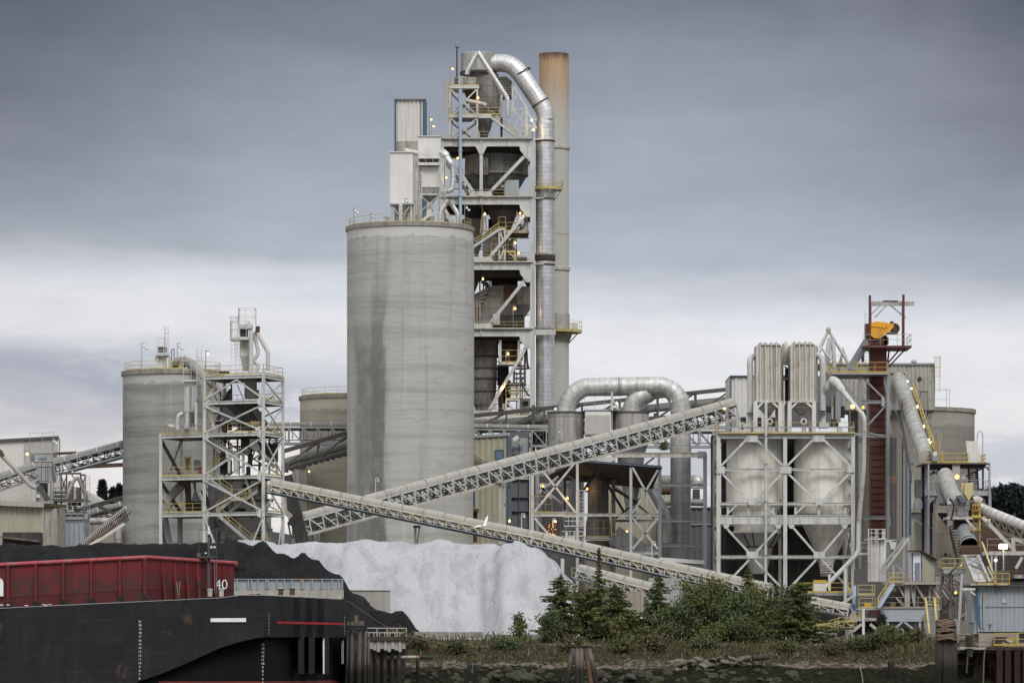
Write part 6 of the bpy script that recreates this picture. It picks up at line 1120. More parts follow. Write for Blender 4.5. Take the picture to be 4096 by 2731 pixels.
s = Th('cyclone', 'rust streaked round cyclone in the lowest visible bay, against the silo edge', 'cyclone'); cx = t3(195,0,Y+6).x; q = lambda y: t3(0,y,Y+6).z; s.p('shell', M['vessel']).lathe((cx,Y+6,0), [(t3.m(70,Y),q(1480)),(t3.m(95,Y),q(1420)),(t3.m(112,Y),q(1310)),(t3.m(125,Y),q(1190)),(t3.m(125,Y),q(980)),(t3.m(118,Y),q(800))], 34)
for y in (985, 1095, 1190, 1305): s.p('band', M['rust']).lathe((cx,Y+6,q(y)), [(t3.m(129 if y < 1200 else 116,Y),-0.14),(t3.m(129 if y < 1200 else 116,Y),0.14)], 34, cap=False)
s.p('side_box', M['nearblack']).pbox(t3, 250, 800, 330, 980, Y+7, 4); s.p('lower_box', M['nearblack']).pbox(t3, 320, 1060, 400, 1230, Y+6, 5)
s = Th('burner_platform', 'white posted platform with a warm lamp in the lowest visible bay', 'platform'); s.p('deck', W).pbox(t3, 330, 1038, 548, 1056, Y+0.8, 4)
for x in (348, 521): s.b('post', W, t3(x,1038,Y+0.8), t3(x,830,Y+0.8), 0.4)
s.p('railing', M['rail']).rail([t3(350,1036,Y+0.8), t3(545,1036,Y+0.8)], h=1.9, sp=1.3, r=0.07); s.p('back_panel', M['rust']).pbox(t3, 360, 860, 515, 1036, Y+4, 0.3); s.p('red_cylinder', M['redbox']).tube([t3(538,1020,Y+1), t3(548,970,Y+1)], 0.25, 10)
s = Th('stair_cage', 'dark caged stair hanging beside the right column of the lowest visible bay', 'stairs')
for x in (475, 535, 575): s.b('post', M['dark'], t3(x,1240,Y+1), t3(x,1060 if x < 560 else 900,Y+1), 0.35)
for y in (1062, 1085, 1130, 1175, 1225): s.p('tread', M['dark']).pbox(t3, 470, y, 582, y+9, Y+1, 2)
s.p('floor', M['dark']).pbox(t3, 390, 1222, 584, 1245, Y+1, 3); s.b('strut', M['dark'], t3(565,900,Y+1), t3(610,1095,Y+1), 0.3); s.b('strut', M['dark'], t3(590,900,Y+1.5), t3(600,1095,Y+1.5), 0.3)
s = Th('process_stair', 'white stair frame with yellow rails at the bottom right of the tower', 'stairs'); s.p('landing', W).pbox(t3, 398, 1372, 528, 1388, Y+0.2, 2.4)
for x in (402, 522): s.b('leg', W, t3(x,1530,Y+0.2), t3(x,1388,Y+0.2), 0.28)
s.b('brace', W, t3(405,1395,Y+0.2), t3(465,1470,Y+0.2), 0.2); s.p('railing', M['rail']).rail([t3(400,1372,Y+0.2), t3(526,1372,Y+0.2)], h=2.3, sp=1.3, r=0.07); s.p('tread_stack', M['rail']).pbox(t3, 415, 1260, 520, 1268, Y+1, 1).pbox(t3, 420, 1285, 520, 1293, Y+1, 1).pbox(t3, 425, 1310, 520, 1318, Y+1, 1); s.p('railing', M['rail']).rail([t3(525,1345,Y+1), t3(640,1345,Y+1)], sp=1.2, r=0.07)
s = solo('plant_room', 'small dark plant room with a window unit at the bottom right of the tower', 'building', M['sheeto']); s.pbox(t3, 530, 1365, 640, 1545, Y+3, 5); s = solo('window_unit', 'dark square cooling unit on the small plant room', 'cooler', M['black']); s.pbox(t3, 560, 1392, 606, 1428, Y+2.8, 0.3)
s = solo('white_cabinet', 'white cabinet at the foot of the lowest bay beside the diagonal brace', 'cabinet', M['clean']); s.pbox(t3, 268, 1418, 322, 1472, Y+0.4, 0.7); s = solo('pale_locker', 'narrow pale green locker at the foot of the lowest bay', 'cabinet', M['cream']); s.pbox(t3, 370, 1415, 400, 1470, Y+0.4, 0.7)
s = Th('pipe_tower', 'dark pipes and boxes in the middle of the lowest visible bay', 'pipes'); s.p('pipe', M['rust']).tube([t3(360,1480,Y+3), t3(360,1250,Y+3)], 0.35, 10); s.p('box', M['nearblack']).pbox(t3, 330, 1240, 385, 1480, Y+4, 3); s.p('pipe', M['dark']).tube(smooth([t3(555,1245,Y+1), t3(580,1300,Y+1), t3(618,1348,Y+1)], 5), 0.14, 8)
rp_ = random.Random(11)
for i, (lo, hi) in enumerate(zip([0.0]+FL[:-1], FL)):
 s = Th('pipework', ['tangled pipes and ladders at the foot of the process tower behind the dark gallery','rusty pipes and rails in the lowest visible bay of the process tower','rusty pipes and rails in the third bay behind the patched box duct','brown pipes and rails in the second bay round the big cone','dark pipes and rails in the upper bay behind the V brace'][i], 'pipes')
 for k in range(16):
  x = rp_.uniform(P(1850,0,Y).x, XR-0.8); z0 = lo+0.7+rp_.random()*(hi-lo)*0.35; z1 = min(hi-0.7, z0+rp_.uniform(2.0,(hi-lo)*0.6)); d = rp_.uniform(6,12.5); m = M[rp_.choice(['rust','vessel','dark','cream','tanconc','greyrail'])]; r_ = rp_.choice((0.09,0.13,0.2,0.32))
  if k % 3: s.p('pipe', m).tube([V((x,Y+d,z0)), V((x,Y+d,z1)), V((x+rp_.uniform(-2.5,2.5),Y+d,z1+rp_.uniform(0,0.6)))], r_, 8)
  else: s.p('rail', M['rail']).rail([V((x-2.5,Y+d,z0+1.2)), V((min(x+2.5,XR-0.5),Y+d,z0+1.2))], sp=1.2, r=0.06)
 for k in range(4): x = rp_.uniform(P(1880,0,Y).x, XR-2.5); z0 = lo+0.7+rp_.random()*(hi-lo)*0.5; s.p('box', M[rp_.choice(['vessel','rust','vesseld','tanconc'])]).box((x,Y+9,z0), (x+rp_.uniform(0.8,2.2),Y+11,z0+rp_.uniform(1.0,3.0)))
for (w, x, y, lab, gl, pole, kind) in (
 (t1,265,305,'pale lit floodlight beside the red mast on the tower top',0,2.2,'warm'),(t1,60,793,'upper lit floodlight of two at the left of the tower, beside the ribbed white housing',0,4,'warm'),(t1,84,858,'lower lit floodlight of two at the left of the tower, beside the ribbed white housing',0,3,'warm'),
 (t1,512,585,'small lit lamp under the railed top platform, below the cone bin',25,0,'warm'),(t1,1030,800,'upper of two lit lamps between lattice and silver duct',60,0,'warm'),(t1,1048,893,'lower of two lit lamps at the top deck corner next to the silver duct',60,1.5,'warm'),
 (t1,315,1165,'lit orange lamp behind the blue pipe in the upper bay',60,0,'orange'),(t1,205,1353,'lit lamp behind the curled silver duct at the upper bay',40,0,'warm'),
 (t2,540,447,'lit orange lamp on the left side of the big cone in the second bay',55,0,'warm'),(t2,943,438,'lit orange lamp on the right side of the big cone in the second bay',55,0,'warm'),
 (t2,887,775,'lit lamp on a post above the yellow platform of the third deck',40,3,'warm'),(t2,925,888,'lit round lamp at the right end of the yellow platform of the third deck',40,0,'warm'),
 (t3,188,268,'lit lamp with an orange glow at the top left of the third bay',80,0,'warm'),(t3,485,540,'lit lamp on a post before the patched rusty duct',60,3.2,'warm'),(t3,420,958,'lit lamp over the white posted platform in the lowest bay',70,1.5,'warm'),(t3,370,1258,'lit lamp at the diagonal brace of the lowest bay',80,0,'warm')):
 lamp(w(x,y,Y-0.3 if kind=='warm' and gl < 100 else Y+1.0), lab, pole=pole, kind=kind, r=0.27, glow=gl, col=(1,0.6,0.25), head='bulb' if w is not t1 else 'flood')
lamp(t3(857,1463,575), 'small pale green lit lamp on the dark conveyor gallery by the left streaked cylinder', pole=0, kind='cool', r=0.22, head='bulb')
lamp(gz(1088,420,575), 'small pale lit lamp on the dark gallery under the big arched duct', pole=0, kind='cool', r=0.24, head='bulb')
def drum(name, label, x, r, y0, y1, Y, cone):
 t = Th(name, label, 'tower'); c = gz(x,0,Y); rr = gz.m(r,Y); zt, zl = gz(0,y0,Y).z, cone[0][1]
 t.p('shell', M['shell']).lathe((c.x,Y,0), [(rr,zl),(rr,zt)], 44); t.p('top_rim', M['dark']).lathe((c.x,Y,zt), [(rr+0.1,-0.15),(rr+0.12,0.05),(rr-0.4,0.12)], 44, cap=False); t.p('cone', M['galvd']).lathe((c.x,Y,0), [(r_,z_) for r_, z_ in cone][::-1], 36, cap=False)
 return t, c, rr, zt
t, c1_, rg, zg = drum('gas_tower', 'streaked silver cylinder tower at the left under the big arched duct', 558, 188, 522, 900, 545, [(gz.m(188,545), md(0,150,545).z),(md.m(80,545), md(0,300,545).z),(md.m(30,545), md(0,600,545).z),(md.m(28,545), md(0,690,545).z)])
t2_, c2_, _, _ = drum('gas_tower', 'streaked silver cylinder tower at the right under the big arched duct', 1237, 188, 522, 900, 545, [(gz.m(188,545), md(0,40,545).z),(md.m(122,545), md(0,130,545).z),(md.m(95,545), md(0,330,545).z),(md.m(45,545), md(0,590,545).z),(md.m(45,545), md(0,690,545).z)])
s = Th('arched_duct', 'big weathered silver duct arching like an upside down U over the two cylinder towers', 'duct'); YA = 545
s.p('arch', M['galvg']).tube([gz(560,525,YA), gz(565,470,YA), gz(590,400,YA), gz(635,335,YA), gz(700,285,YA), gz(765,258,YA), gz(1000,253,YA), gz(1250,248,YA), gz(1545,243,YA), gz(1620,265,YA), gz(1690,315,YA), gz(1735,385,YA), gz(1755,470,YA), gz(1757,530,YA)], [gz.m(97,YA)]*9+[gz.m(99,YA), gz.m(102,YA), gz.m(105,YA), gz.m(106,YA), gz.m(106,YA)], 30)
s.p('side_branch', M['galvg']).tube([gz(1240,525,YA), gz(1245,470,YA), gz(1268,410,YA), gz(1310,360,YA), gz(1365,335,YA), gz(1420,330,YA+1)], gz.m(93,YA), 26)
s.p('flange', M['rust']).tube([gz(1106,251,YA), gz(1113,251,YA)], gz.m(100,YA), 30, cap=False)
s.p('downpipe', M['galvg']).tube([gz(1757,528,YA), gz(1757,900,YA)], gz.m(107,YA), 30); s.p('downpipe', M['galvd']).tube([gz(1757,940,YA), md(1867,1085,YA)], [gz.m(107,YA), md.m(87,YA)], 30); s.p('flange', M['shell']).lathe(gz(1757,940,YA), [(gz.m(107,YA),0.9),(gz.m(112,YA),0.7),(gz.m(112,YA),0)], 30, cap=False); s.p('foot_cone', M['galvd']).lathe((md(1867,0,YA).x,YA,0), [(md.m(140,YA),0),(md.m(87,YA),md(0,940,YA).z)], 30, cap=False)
s = Th('louvre_box', 'white louvred box between the two cylinder towers', 'cooler'); s.p('casing', M['clean']).pbox(gz, 760, 512, 1028, 752, 541, 5)
for i in range(17): s.p('louvre', M['clean']).pbox(gz, 766, 545+i*12, 1020, 549+i*12, 540.92, 0.12)
s = Th('bridge', 'railed bridge with a white post across the tops of the two cylinder towers', 'bridge'); s.p('deck', M['dark']).pbox(gz, 740, 500, 1150, 511, 543, 3); s.p('railing', M['greyrail']).rail([gz(750,500,543), gz(1130,500,543)], h=2.0, sp=1.4, r=0.06); s.b('post', M['white'], gz(1040,500,542.5), gz(1040,305,542.5), 0.3); s.b('strut', M['white'], gz(1048,385,542.5), gz(1105,490,542.5), 0.22); s.p('side_plate', M['shell']).pbox(gz, 1026, 520, 1050, 660, 543, 1)
YF = 520; t = Th('roofed_gantry', 'grey white steel frame with crossed braces under a dark sloping roof in the middle', 'steel frame'); W = M['white']; zb = lambda y: md(0,y,YF).z
for x, y in ((598,280),(982,195),(1440,232),(1690,262)): t.b('column', W if x < 1600 else M['grey'], V((md(x,0,YF).x,YF,-0.2)), md(x,y,YF), 0.36)
t.p('roof', M['nearblack']).extr([md(985,195,YF-0.3), md(1705,250,YF-0.3), md(1705,268,YF-0.3), md(985,216,YF-0.3)], V((0,0.3,0))); t.p('roof_slab', M['nearblack']).extr([V((md(985,0,YF).x,YF+0.05,zb(205))), V((md(1700,0,YF).x,YF+0.05,zb(258))), V((md(1660,0,YF).x,YF+16,zb(258)-2.2)), V((md(720,0,YF).x,YF+16,zb(205)-1.6))], V((0,0,0.3)))
t.p('fascia', M['bluechord']).extr([md(985,190,YF-0.5), md(1708,247,YF-0.5), md(1708,258,YF-0.5), md(985,202,YF-0.5)], V((0,0.15,0)))
for y, xs_ in ((660,(610,1690)),(985,(1450,1690))): t.p('floor_beam', W).girder(md(xs_[0],y,YF), md(xs_[1],y,YF), 0.3, 0.36, 0.06)
for a, b in (((680,275),(968,640)),((965,210),(615,632)),((1455,255),(1672,645)),((1672,275),(1455,645)),((615,685),(770,865)),((1455,685),(1672,950)),((1672,685),(1455,950))): t.b('brace', W, md(*a,YF-0.15), md(*b,YF-0.15), 0.27)
for a, b in (((1135,310),(1000,500)),((1185,310),(1385,640)),((875,285),(875,620)),((1300,440),(1500,560))): t.b('back_brace', M['nearblack'], md(*a,YF+8), md(*b,YF+8), 0.34)
for x in (640, 1290): t.b('back_column', M['grey'], V((md(x,0,YF+12).x,YF+12,0)), md(x,120 if x > 1000 else 240,YF+12), 0.5)
t.b('back_beam', M['greyrail'], md(655,405,YF+10), md(1020,405,YF+10), 0.45); t.b('back_beam', M['white'], md(1000,180,YF+10), md(1300,180,YF+10), 0.5)
for a, b in (((680,430),(850,560)),((650,470),(820,330)),((900,320),(990,390)),((690,440),(760,520))): t.b('back_brace', M['greyrail'], md(*a,YF+9), md(*b,YF+9), 0.3)
t.p('yellow_platform', M['cream']).pbox(md, 615, 632, 965, 645, YF+2, 4); t.rail(M['rail'], [md(615,640,YF+2), md(765,640,YF+2)], h=2.2, sp=1.5, r=0.08)
YG = 538; t = Th('duct_gantry', 'grey steel goalpost frame around the tall duct, right of the roofed frame', 'steel frame')
for x in (1290, 1680, 2075): t.b('column', M['grey'], V((md(x,0,YG).x,YG,-0.2)), md(x,128,YG), 0.36)
t.p('header', M['cream']).girder(md(1300,148,YG), md(2080,148,YG), 0.4, 0.68, 0.08)
for y, x0 in ((405,1300),(710,1300),(920,1300)): t.p('floor_beam', M['grey']).girder(md(x0,y,YG), md(2070,y,YG), 0.3, 0.34, 0.06)
for a, b in (((1310,420),(1640,690)),((1640,420),(1310,690)),((1350,170),(1410,220)),((1640,170),(1560,230))): t.b('brace', M['dark'], md(*a,YG), md(*b,YG), 0.25)
s = Th('kiln_hood', 'dark domed vessel on a beige cone base under the sloping roof', 'vessel'); c = md(1160,0,532); r_ = md.m(90,532); z0 = md(0,860,532).z; zt = md(0,390,532).z
s.p('shell', M['vesseld']).lathe((c.x,532,0), [(r_*1.2,z0),(r_*1.18,md(0,740,532).z),(r_,md(0,650,532).z),(r_,zt)]+[(r_*math.cos(a), zt+r_*1.0*math.sin(a)) for a in (0.3,0.6,0.9,1.2,1.5)], 36); s.p('base_cone', M['tanconc']).lathe((c.x,532,0), [(md.m(150,532),0),(md.m(105,532),md(0,880,532).z)], 28); s.p('deck', M['cream']).pbox(md, 1040, 848, 1255, 868, 528.5, 5); s.p('railing', M['rail']).rail([md(1045,848,528.5), md(1255,848,528.5)], h=2.2, sp=1.3, r=0.07)
s.p('clip', M['black']).pbox(md, 1038, 350, 1072, 362, 532, 1).pbox(md, 1250, 352, 1282, 364, 532, 1).pbox(md, 1038, 450, 1072, 462, 532, 1)
s = Th('return_duct', 'dark round duct slanting down behind the crossed braces to the tall duct', 'duct'); s.tube('duct_run', M['galvd'], smooth([md(1490,300,543), md(1580,410,543), md(1700,590,543), md(1745,700,543), md(1748,900,543)], 5), md.m(48,543))
s = Th('screw_conveyor', 'dark inclined box conveyor below the crossed braces of the roofed frame', 'conveyor'); s.p('box', M['galvd']).bar(md(1290,830,530), md(1620,1040,530), 2.2, 2.6); s.p('railing', M['rail']).rail([md(1275,830,527), md(1310,830,527)], h=4, sp=0.8, r=0.08)
s = Th('kiln', 'long horizontal grey cylinders with a domed end behind the tall duct', 'kiln'); s.tube('drum', M['hoodd'], [md(1690,372,560), md(2010,372,560)], md.m(52,560)); s.p('dome', M['galvg']).lathe(md(2010,385,558), [(md.m(52,558)*math.cos(a), md.m(66,558)*math.sin(a)) for a in (0,0.3,0.6,0.9,1.2,1.55)], 24); s.p('dome_base', M['galvg']).pbox(md, 1958, 384, 2062, 430, 557, 3); s.tube('drum', M['rust'], [md(1650,460,558), md(1800,455,558)], md.m(30,558)); s.tube('pipe', M['shell'], smooth([md(1690,620,556), md(1720,560,556), md(1800,550,556), md(2065,555,556)], 4), md.m(30,556)); s.p('motor', M['dark']).pbox(md, 1975, 440, 2030, 525, 556, 3)
s = Th('clad_hall', 'grey ribbed hall behind the tall duct and the frame', 'building'); s.p('ribbed_wall', M['sheetd']).corr(md(1700,0,566), md(2150,0,566), 0, md(0,595,566).z, 0.8, 0.1); s.p('core', M['sheetd']).pbox(md, 1700, 598, 2150, 1350, 566.2, 8); s.p('trim', M['greyrail']).pbox(md, 1700, 590, 2150, 600, 565.6, 8.4); s.p('trim', M['greyrail']).pbox(md, 1700, 735, 2150, 745, 565.7, 0.2)
s = Th('clad_hall', 'pale tan ribbed hall seen between the struts under the sloping roof', 'building'); s.p('ribbed_wall', M['sheett']).corr(md(1250,0,572), md(1790,0,572), 0, md(0,320,572).z, 0.7, 0.1); s.p('core', M['sheett']).pbox(md, 1250, 322, 1790, 1350, 572.2, 6)
s = solo('low_roof', 'pale flat shed roof below the grey hall, behind the long conveyor end', 'roof', M['clean']); s.hexa(md(1690,1055,500), md(2070,1082,500)-md(1690,1055,500), (0,5,0), (0,0,0.5)); s = solo('low_shed', 'grey shed under the pale flat roof', 'shed', M['sheetg']); s.pbox(md, 1700, 1090, 2065, 1350, 500.5, 4)
s = solo('ribbed_shed', 'pale grey ribbed shed behind the trees at the lower middle', 'shed', M['sheetg']); s.corr(P(*c_(1080,0),425), P(*c_(1320,0),425), 0, P(*c_(0,290),425).z, 0.5, 0.09); s.pbox(Vw(2000,2150,1.809), 1080, 292, 1320, 760, 425.2, 4)
s = Th('boat_shed', 'dark open bay with a pale torn edge in the gap of the tree row', 'shed'); s.p('back_wall', M['nearblack']).pbox(Vw(2000,2150,1.809), 760, 600, 1160, 700, 392, 3); s.p('rusty_wall', M['tanconc']).pbox(Vw(2000,2150,1.809), 885, 385, 1040, 600, 398, 1); s.p('white_roof', M['clean']).extr([P(*c_(930,600),391.5), P(*c_(1000,545),391.5), P(*c_(1075,590),391.5), P(*c_(1020,600),391.5), P(*c_(990,585),391.5)], V((0,2,0))); s.p('white_scrap', M['clean']).extr([P(*c_(1205,690),390), P(*c_(1225,640),390), P(*c_(1280,640),390), P(*c_(1240,660),390), P(*c_(1300,690),390)], V((0,0.5,0)))
YH = 572; t = Th('clad_building', 'tan ribbed building with a blue window right of the huge silo', 'building'); p, q = m2(1380,0,YH), m2(1680,0,YH)
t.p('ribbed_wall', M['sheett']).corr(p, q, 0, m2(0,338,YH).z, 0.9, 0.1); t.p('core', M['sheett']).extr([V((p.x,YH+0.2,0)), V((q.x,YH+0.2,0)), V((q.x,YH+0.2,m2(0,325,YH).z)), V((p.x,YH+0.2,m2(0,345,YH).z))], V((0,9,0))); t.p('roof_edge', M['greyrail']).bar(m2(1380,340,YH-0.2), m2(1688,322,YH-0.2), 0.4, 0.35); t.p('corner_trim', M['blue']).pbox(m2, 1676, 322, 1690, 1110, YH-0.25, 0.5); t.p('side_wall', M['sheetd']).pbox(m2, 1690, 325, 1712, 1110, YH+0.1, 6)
w_ = t.p('window', M['glass']); w_.pbox(m2, 1596, 436, 1650, 494, YH-0.15, 0.1); fr = t.p('window_frame', M['blue'], w_)
for x0, y0, x1, y1 in ((1592,431,1654,437),(1592,493,1654,499),(1592,437,1597,493),(1649,437,1654,493)): fr.pbox(m2, x0, y0, x1, y1, YH-0.25, 0.15)
t.p('door', M['dark']).pbox(m2, 1690, 640, 1704, 700, YH-0.1, 0.1)
s = Th('outside_stair', 'straight stair with dull yellow rails slanting down the tan building wall', 'stairs'); s.stair(m2(1535,515,YH-2), m2(1425,435,YH-2), 1.0, M['cream'], M['rail']); s.stair(m2(1600,560,YH-2), m2(1530,512,YH-2), 1.0, M['cream'], M['rail'])
s = Th('panel_building', 'dark blue grey panelled building in a steel frame next to the tan building', 'building'); s.p('wall', M['sheetd']).pbox(m2, 1695, 300, 1842, 1110, YH+3, 8)
for x in (1697, 1768, 1838): s.p('mullion', M['bluechord']).pbox(m2, x-3, 340, x+3, 990, YH+2.7, 0.3)
for y in (470, 640, 772, 872, 990): s.p('transom', M['white' if y in (640,) else 'bluechord']).pbox(m2, 1690, y-5, 1842, y+5, YH+2.5, 0.4)
s.p('pale_panel', M['sheetb']).pbox(m2, 1700, 345, 1840, 462, YH+2.8, 0.15); s.p('column', M['tanconc']).pbox(m2, 1846, 300, 1862, 1110, YH+2, 0.8); s.p('header', M['cream']).pbox(m2, 1700, 372, 1806, 384, YH+1.5, 0.6); s.p('chute', M['clean']).bar(m2(1728,362,YH), m2(1760,335,YH), 0.9, 0.6)
s = solo('blue_pipe', 'short bright blue pipe at the foot of the huge silo', 'pipe', M['bluebright']); s.tube([m2(1440,735,560), m2(1440,850,560)], 0.16, 10); s = solo('rust_post', 'rusty clamped post below the bright blue pipe', 'post', M['rust']); s.tube([m2(1450,870,560), m2(1450,1100,560)], 0.3, 10); s.box((m2(1415,0,560).x,558,m2(0,880,560).z), (m2(1475,0,560).x,561,m2(0,860,560).z))
s = Th('trestle', 'tall concrete trestle leg under the rising conveyor with a rusty lattice beside it', 'trestle'); s.p('leg', M['wall']).pbox(m2, 1617, 670, 1642, 1110, 490, 1.0); s.p('leg', M['rustwhite']).pbox(m2, 1648, 690, 1666, 1110, 491, 0.8); s.p('cap', M['wall']).pbox(m2, 1605, 655, 1668, 672, 489.5, 2)
s = Th('trestle', 'white post under the middle of the descending conveyor before the huge silo', 'trestle'); s.p('leg', M['white']).pbox(m2, 1006, 990, 1024, 1120, 447, 0.6); s.p('cap', M['dark']).pbox(m2, 1000, 978, 1050, 992, 446.6, 2); s.p('strut', M['greyrail']).bar(m2(1045,990,448), m2(1030,1110,448), 0.2)
s = Th('cage_tower', 'white caged access tower beside the roofed frame column', 'tower'); YC = 470
for y0, y1 in ((750,670),(885,798)):
 s.p('deck', M['bag']).pbox(md, 870 if y0==750 else 845, y0, 1035, y0+8, YC, 3); q = s.p('railing', M['whiterail']); h = md(0,y1,YC).z-md(0,y0,YC).z; a, b = md(872 if y0==750 else 848,y0,YC), md(1033,y0,YC); q.rail([a,b,back(b,3),back(a,3)], h=h, sp=1.0, r=0.07, toe=False, closed=True)
s.p('casing', M['bag']).pbox(md, 880, 760, 965, 900, YC+0.6, 2); s.p('drive', M['dark']).pbox(md, 905, 800, 950, 830, YC+0.4, 0.3); s.p('caged_ladder', M['whiterail']).ladder(md(1015,890,YC), 6.2, w=1.2, r=0.07); s.p('nozzle_row', M['dark']).pbox(md, 882, 780, 962, 792, YC+0.4, 0.3)
conveyor('belt_conveyor', 'long pale conveyor rising across the huge silo to the blue edged building', [P(1166,2084,472), P(1791,1916,487), P(2400,1759,503), P(2930,1614,517)], 0.6, 0.12, 1.85, 1.5, panel=2.0, mchord='cream', bt=0.2, band=3.2)
conveyor('belt_conveyor', 'long conveyor with yellow rails descending from the stair tower behind the stone heap', [P(1085,1933,452), P(2138,2144,440), P(2719,2276,430), P(3085,2355,424)], 0.5, 0.12, 1.0, 1.2, mh='hood', mt='whiterail', panel=1.5, rail='rail', mchord='bluechord', bt=0.12, band=2.6)
conveyor('gallery_conveyor', 'flat grey conveyor on V shaped trusses running behind the stair tower and the silos', [P(1040,1704,576), P(1500,1703,576), P(2300,1716,576), P(2960,1716,576)], 0.45, 0.3, 2.3, 1.6, mh='hoodd', mt='greyrail', panel=2.1, sub=False, bt=0.24)
def gallery(name, label, top, mid, bot, hr, mt='dark'):
 t = Th(name, label, 'conveyor'); n = 14
 for off in (0, 3.0):
  s = t.p('truss', M[mt]); s.bar(back(top[0],off), back(top[1],off), 0.42, 0.42); s.bar(back(bot[0],off), back(bot[1],off), 0.4, 0.4)
  L = (top[1]-top[0]).length; k = max(2, round(L/5.5))
  for i in range(k+1):
   a, b = back(lerp(*top,i/k),off), back(lerp(*bot,i/k),off); s.bar(a, b, 0.26)
   if i < k: s.bar(b, back(lerp(*top,(i+1)/k),off), 0.22)
 for i in range(12): t.p('idler_bracket', M['dark']).bar(up(lerp(*mid,(i+0.5)/12),-0.8)+V((0,1.5,0)), up(lerp(*mid,(i+0.5)/12),-1.5)+V((0,1.5,0)), 0.7, 0.3)
 t.p('belt_tube', M['hoodd']).tube([back(mid[0],1.5), back(mid[1],1.5)], hr, 16); return t
gallery('gallery_conveyor', 'dark open trussed conveyor rising behind the stair tower to the huge silo', (sb(70,697,562), sb(720,512,562)), (sb(70,805,562), sb(720,625,562)), (sb(70,864,562), sb(720,690,562)), 0.6)
gallery('gallery_conveyor', 'dark trussed gallery running right from the huge silo behind the arched duct', (m2(1400,185,578), P(2935,1552,578)), (m2(1400,258,578), P(2935,1598,578)), (m2(1400,303,578), P(2935,1645,578)), 0.62)
conveyor('belt_conveyor', 'short conveyor with yellow rails below the long descending conveyor', [P(2318,2276,412), P(2610,2352,408)], 0.46, 0.12, 0.95, 1.2, mh='hood', mt='whiterail', panel=1.5, rail='rail', bt=0.12, band=2.2)
s = Th('trestle', 'white post and braces under the lower end of the short conveyor by the firs', 'trestle'); s.p('leg', M['white']).pbox(Vw(2000,2150,1.809), 440, 150, 465, 330, 428, 0.6); s.p('rusty_leg', M['cream']).pbox(Vw(2000,2150,1.809), 1030, 380, 1043, 600, 409, 0.5); s.p('brace', M['greyrail']).bar(P(*c_(585,220),410), P(*c_(700,330),410), 0.3); s.p('crossbar', M['greyrail']).bar(P(*c_(620,320),411), P(*c_(900,380),410), 0.3); s.p('motor', M['dark']).pbox(Vw(2000,2150,1.809), 375, 120, 420, 150, 430, 1.5)
s = Th('horizontal_pipe', 'big pale pipe lying behind the dark gallery at the foot of the process tower', 'pipe'); s.tube('pipe_run', M['cream'], [m2(1380,212,583), m2(1975,228,583)], 0.8)
s = Th('support_tower', 'dark lattice support tower under the dark gallery left of the streaked cylinder', 'steel tower')
for x in (1870, 1960): s.b('leg', M['dark'], m2(x,110 if x < 1900 else 290,577), m2(x,700,577), 0.55)
for a, b in (((1872,300),(1965,400)),((1965,300),(1872,400)),((1730,300),(1870,360)),((1870,270),(1780,310)),((1872,410),(1970,330))): s.b('brace', M['dark'], m2(*a,577), m2(*b,577), 0.35)
s.p('cone', M['vessel']).lathe((m2(1915,0,580).x,580,0), [(0.4,m2(0,440,580).z),(1.4,m2(0,300,580).z)], 16)
for (w, x, y, Yl, lab, kind, gl, pole) in ((md,688,413,519,'orange lit lamp on a pole behind the left crossed brace of the roofed frame','orange',60,5),(md,897,517,519,'orange lit lamp at the right end of the crossed brace of the roofed frame','orange',80,0),(md,402,712,560,'warm lit lamp at the corner of the dark panelled building','warm',200,0),(md,792,715,519,'yellow lit lamp under the beam of the roofed frame','warm',100,2),(md,1065,435,530,'orange lit lamp beside the dark domed vessel','orange',60,0),(md,1405,800,540,'faint orange lamp behind the lower struts of the roofed frame','orange',120,0),(gz,2212,480,515,'warm lit floodlight at the upper end of the rising conveyor','warm',0,1.6)):
 lamp(w(x,y,Yl), lab, pole=pole, kind=kind, r=0.26 if w is md else 0.33, glow=gl, head='bulb')
t = Th('work_lights', 'cluster of small orange lit windows low behind the yellow lamp of the roofed frame', 'lamp'); r = random.Random(3)
for i in range(16): x, y = r.uniform(715,800), r.uniform(740,830); t.p('lit_pane', M['orange']).pbox(md, x, y, x+r.uniform(2,5), y+r.uniform(4,10), 545, 0.1)
t.lights.append((md(755,780,543), 70, (1,0.5,0.15), 0.5)); t.p('grating', M['nearblack']).pbox(md, 690, 725, 830, 860, 545.3, 0.3)
for (w, x, y, Yl, lab, pole) in ((m2,745,655,480,'unlit white floodlight on a thin pole before the huge silo, above the conveyor crossing',3.0),(m2,870,705,480,'unlit white floodlight close above the rising conveyor hood',0.8),(m2,1803,915,450,'unlit white floodlight on a pole over the descending conveyor, left of the cage tower',4.6),(Vw(2000,2150,1.809),1119,50,432,'unlit white floodlight on a pole over the descending conveyor, below the tall duct',2.8),(m2,1427,470,545,'unlit lamp on the right edge of the huge silo',0),(gz,488,725,541,'unlit lamp on the face of the left streaked cylinder',0),(gz,1660,408,541,'unlit lamp beside the right bend of the arched duct',0)):
 lamp(w(x,y,Yl), lab, pole=pole, lit=False, r=0.16, head='bulb', twin=False, mpole='whiterail')
g = Th('gull', 'white gull flying in front of the descending conveyor with raised wings', 'bird'); YB = 300; b0 = P(1937,2103,YB)
bd_ = g.p('body', M['gull']); ax = V((-0.93,0.2,-0.25)); bd_.tube([b0-ax*0.30, b0-ax*0.2, b0-ax*0.02, b0+ax*0.12, b0+ax*0.2, b0+ax*0.27], [0.015,0.05,0.085,0.07,0.05,0.02], 10)
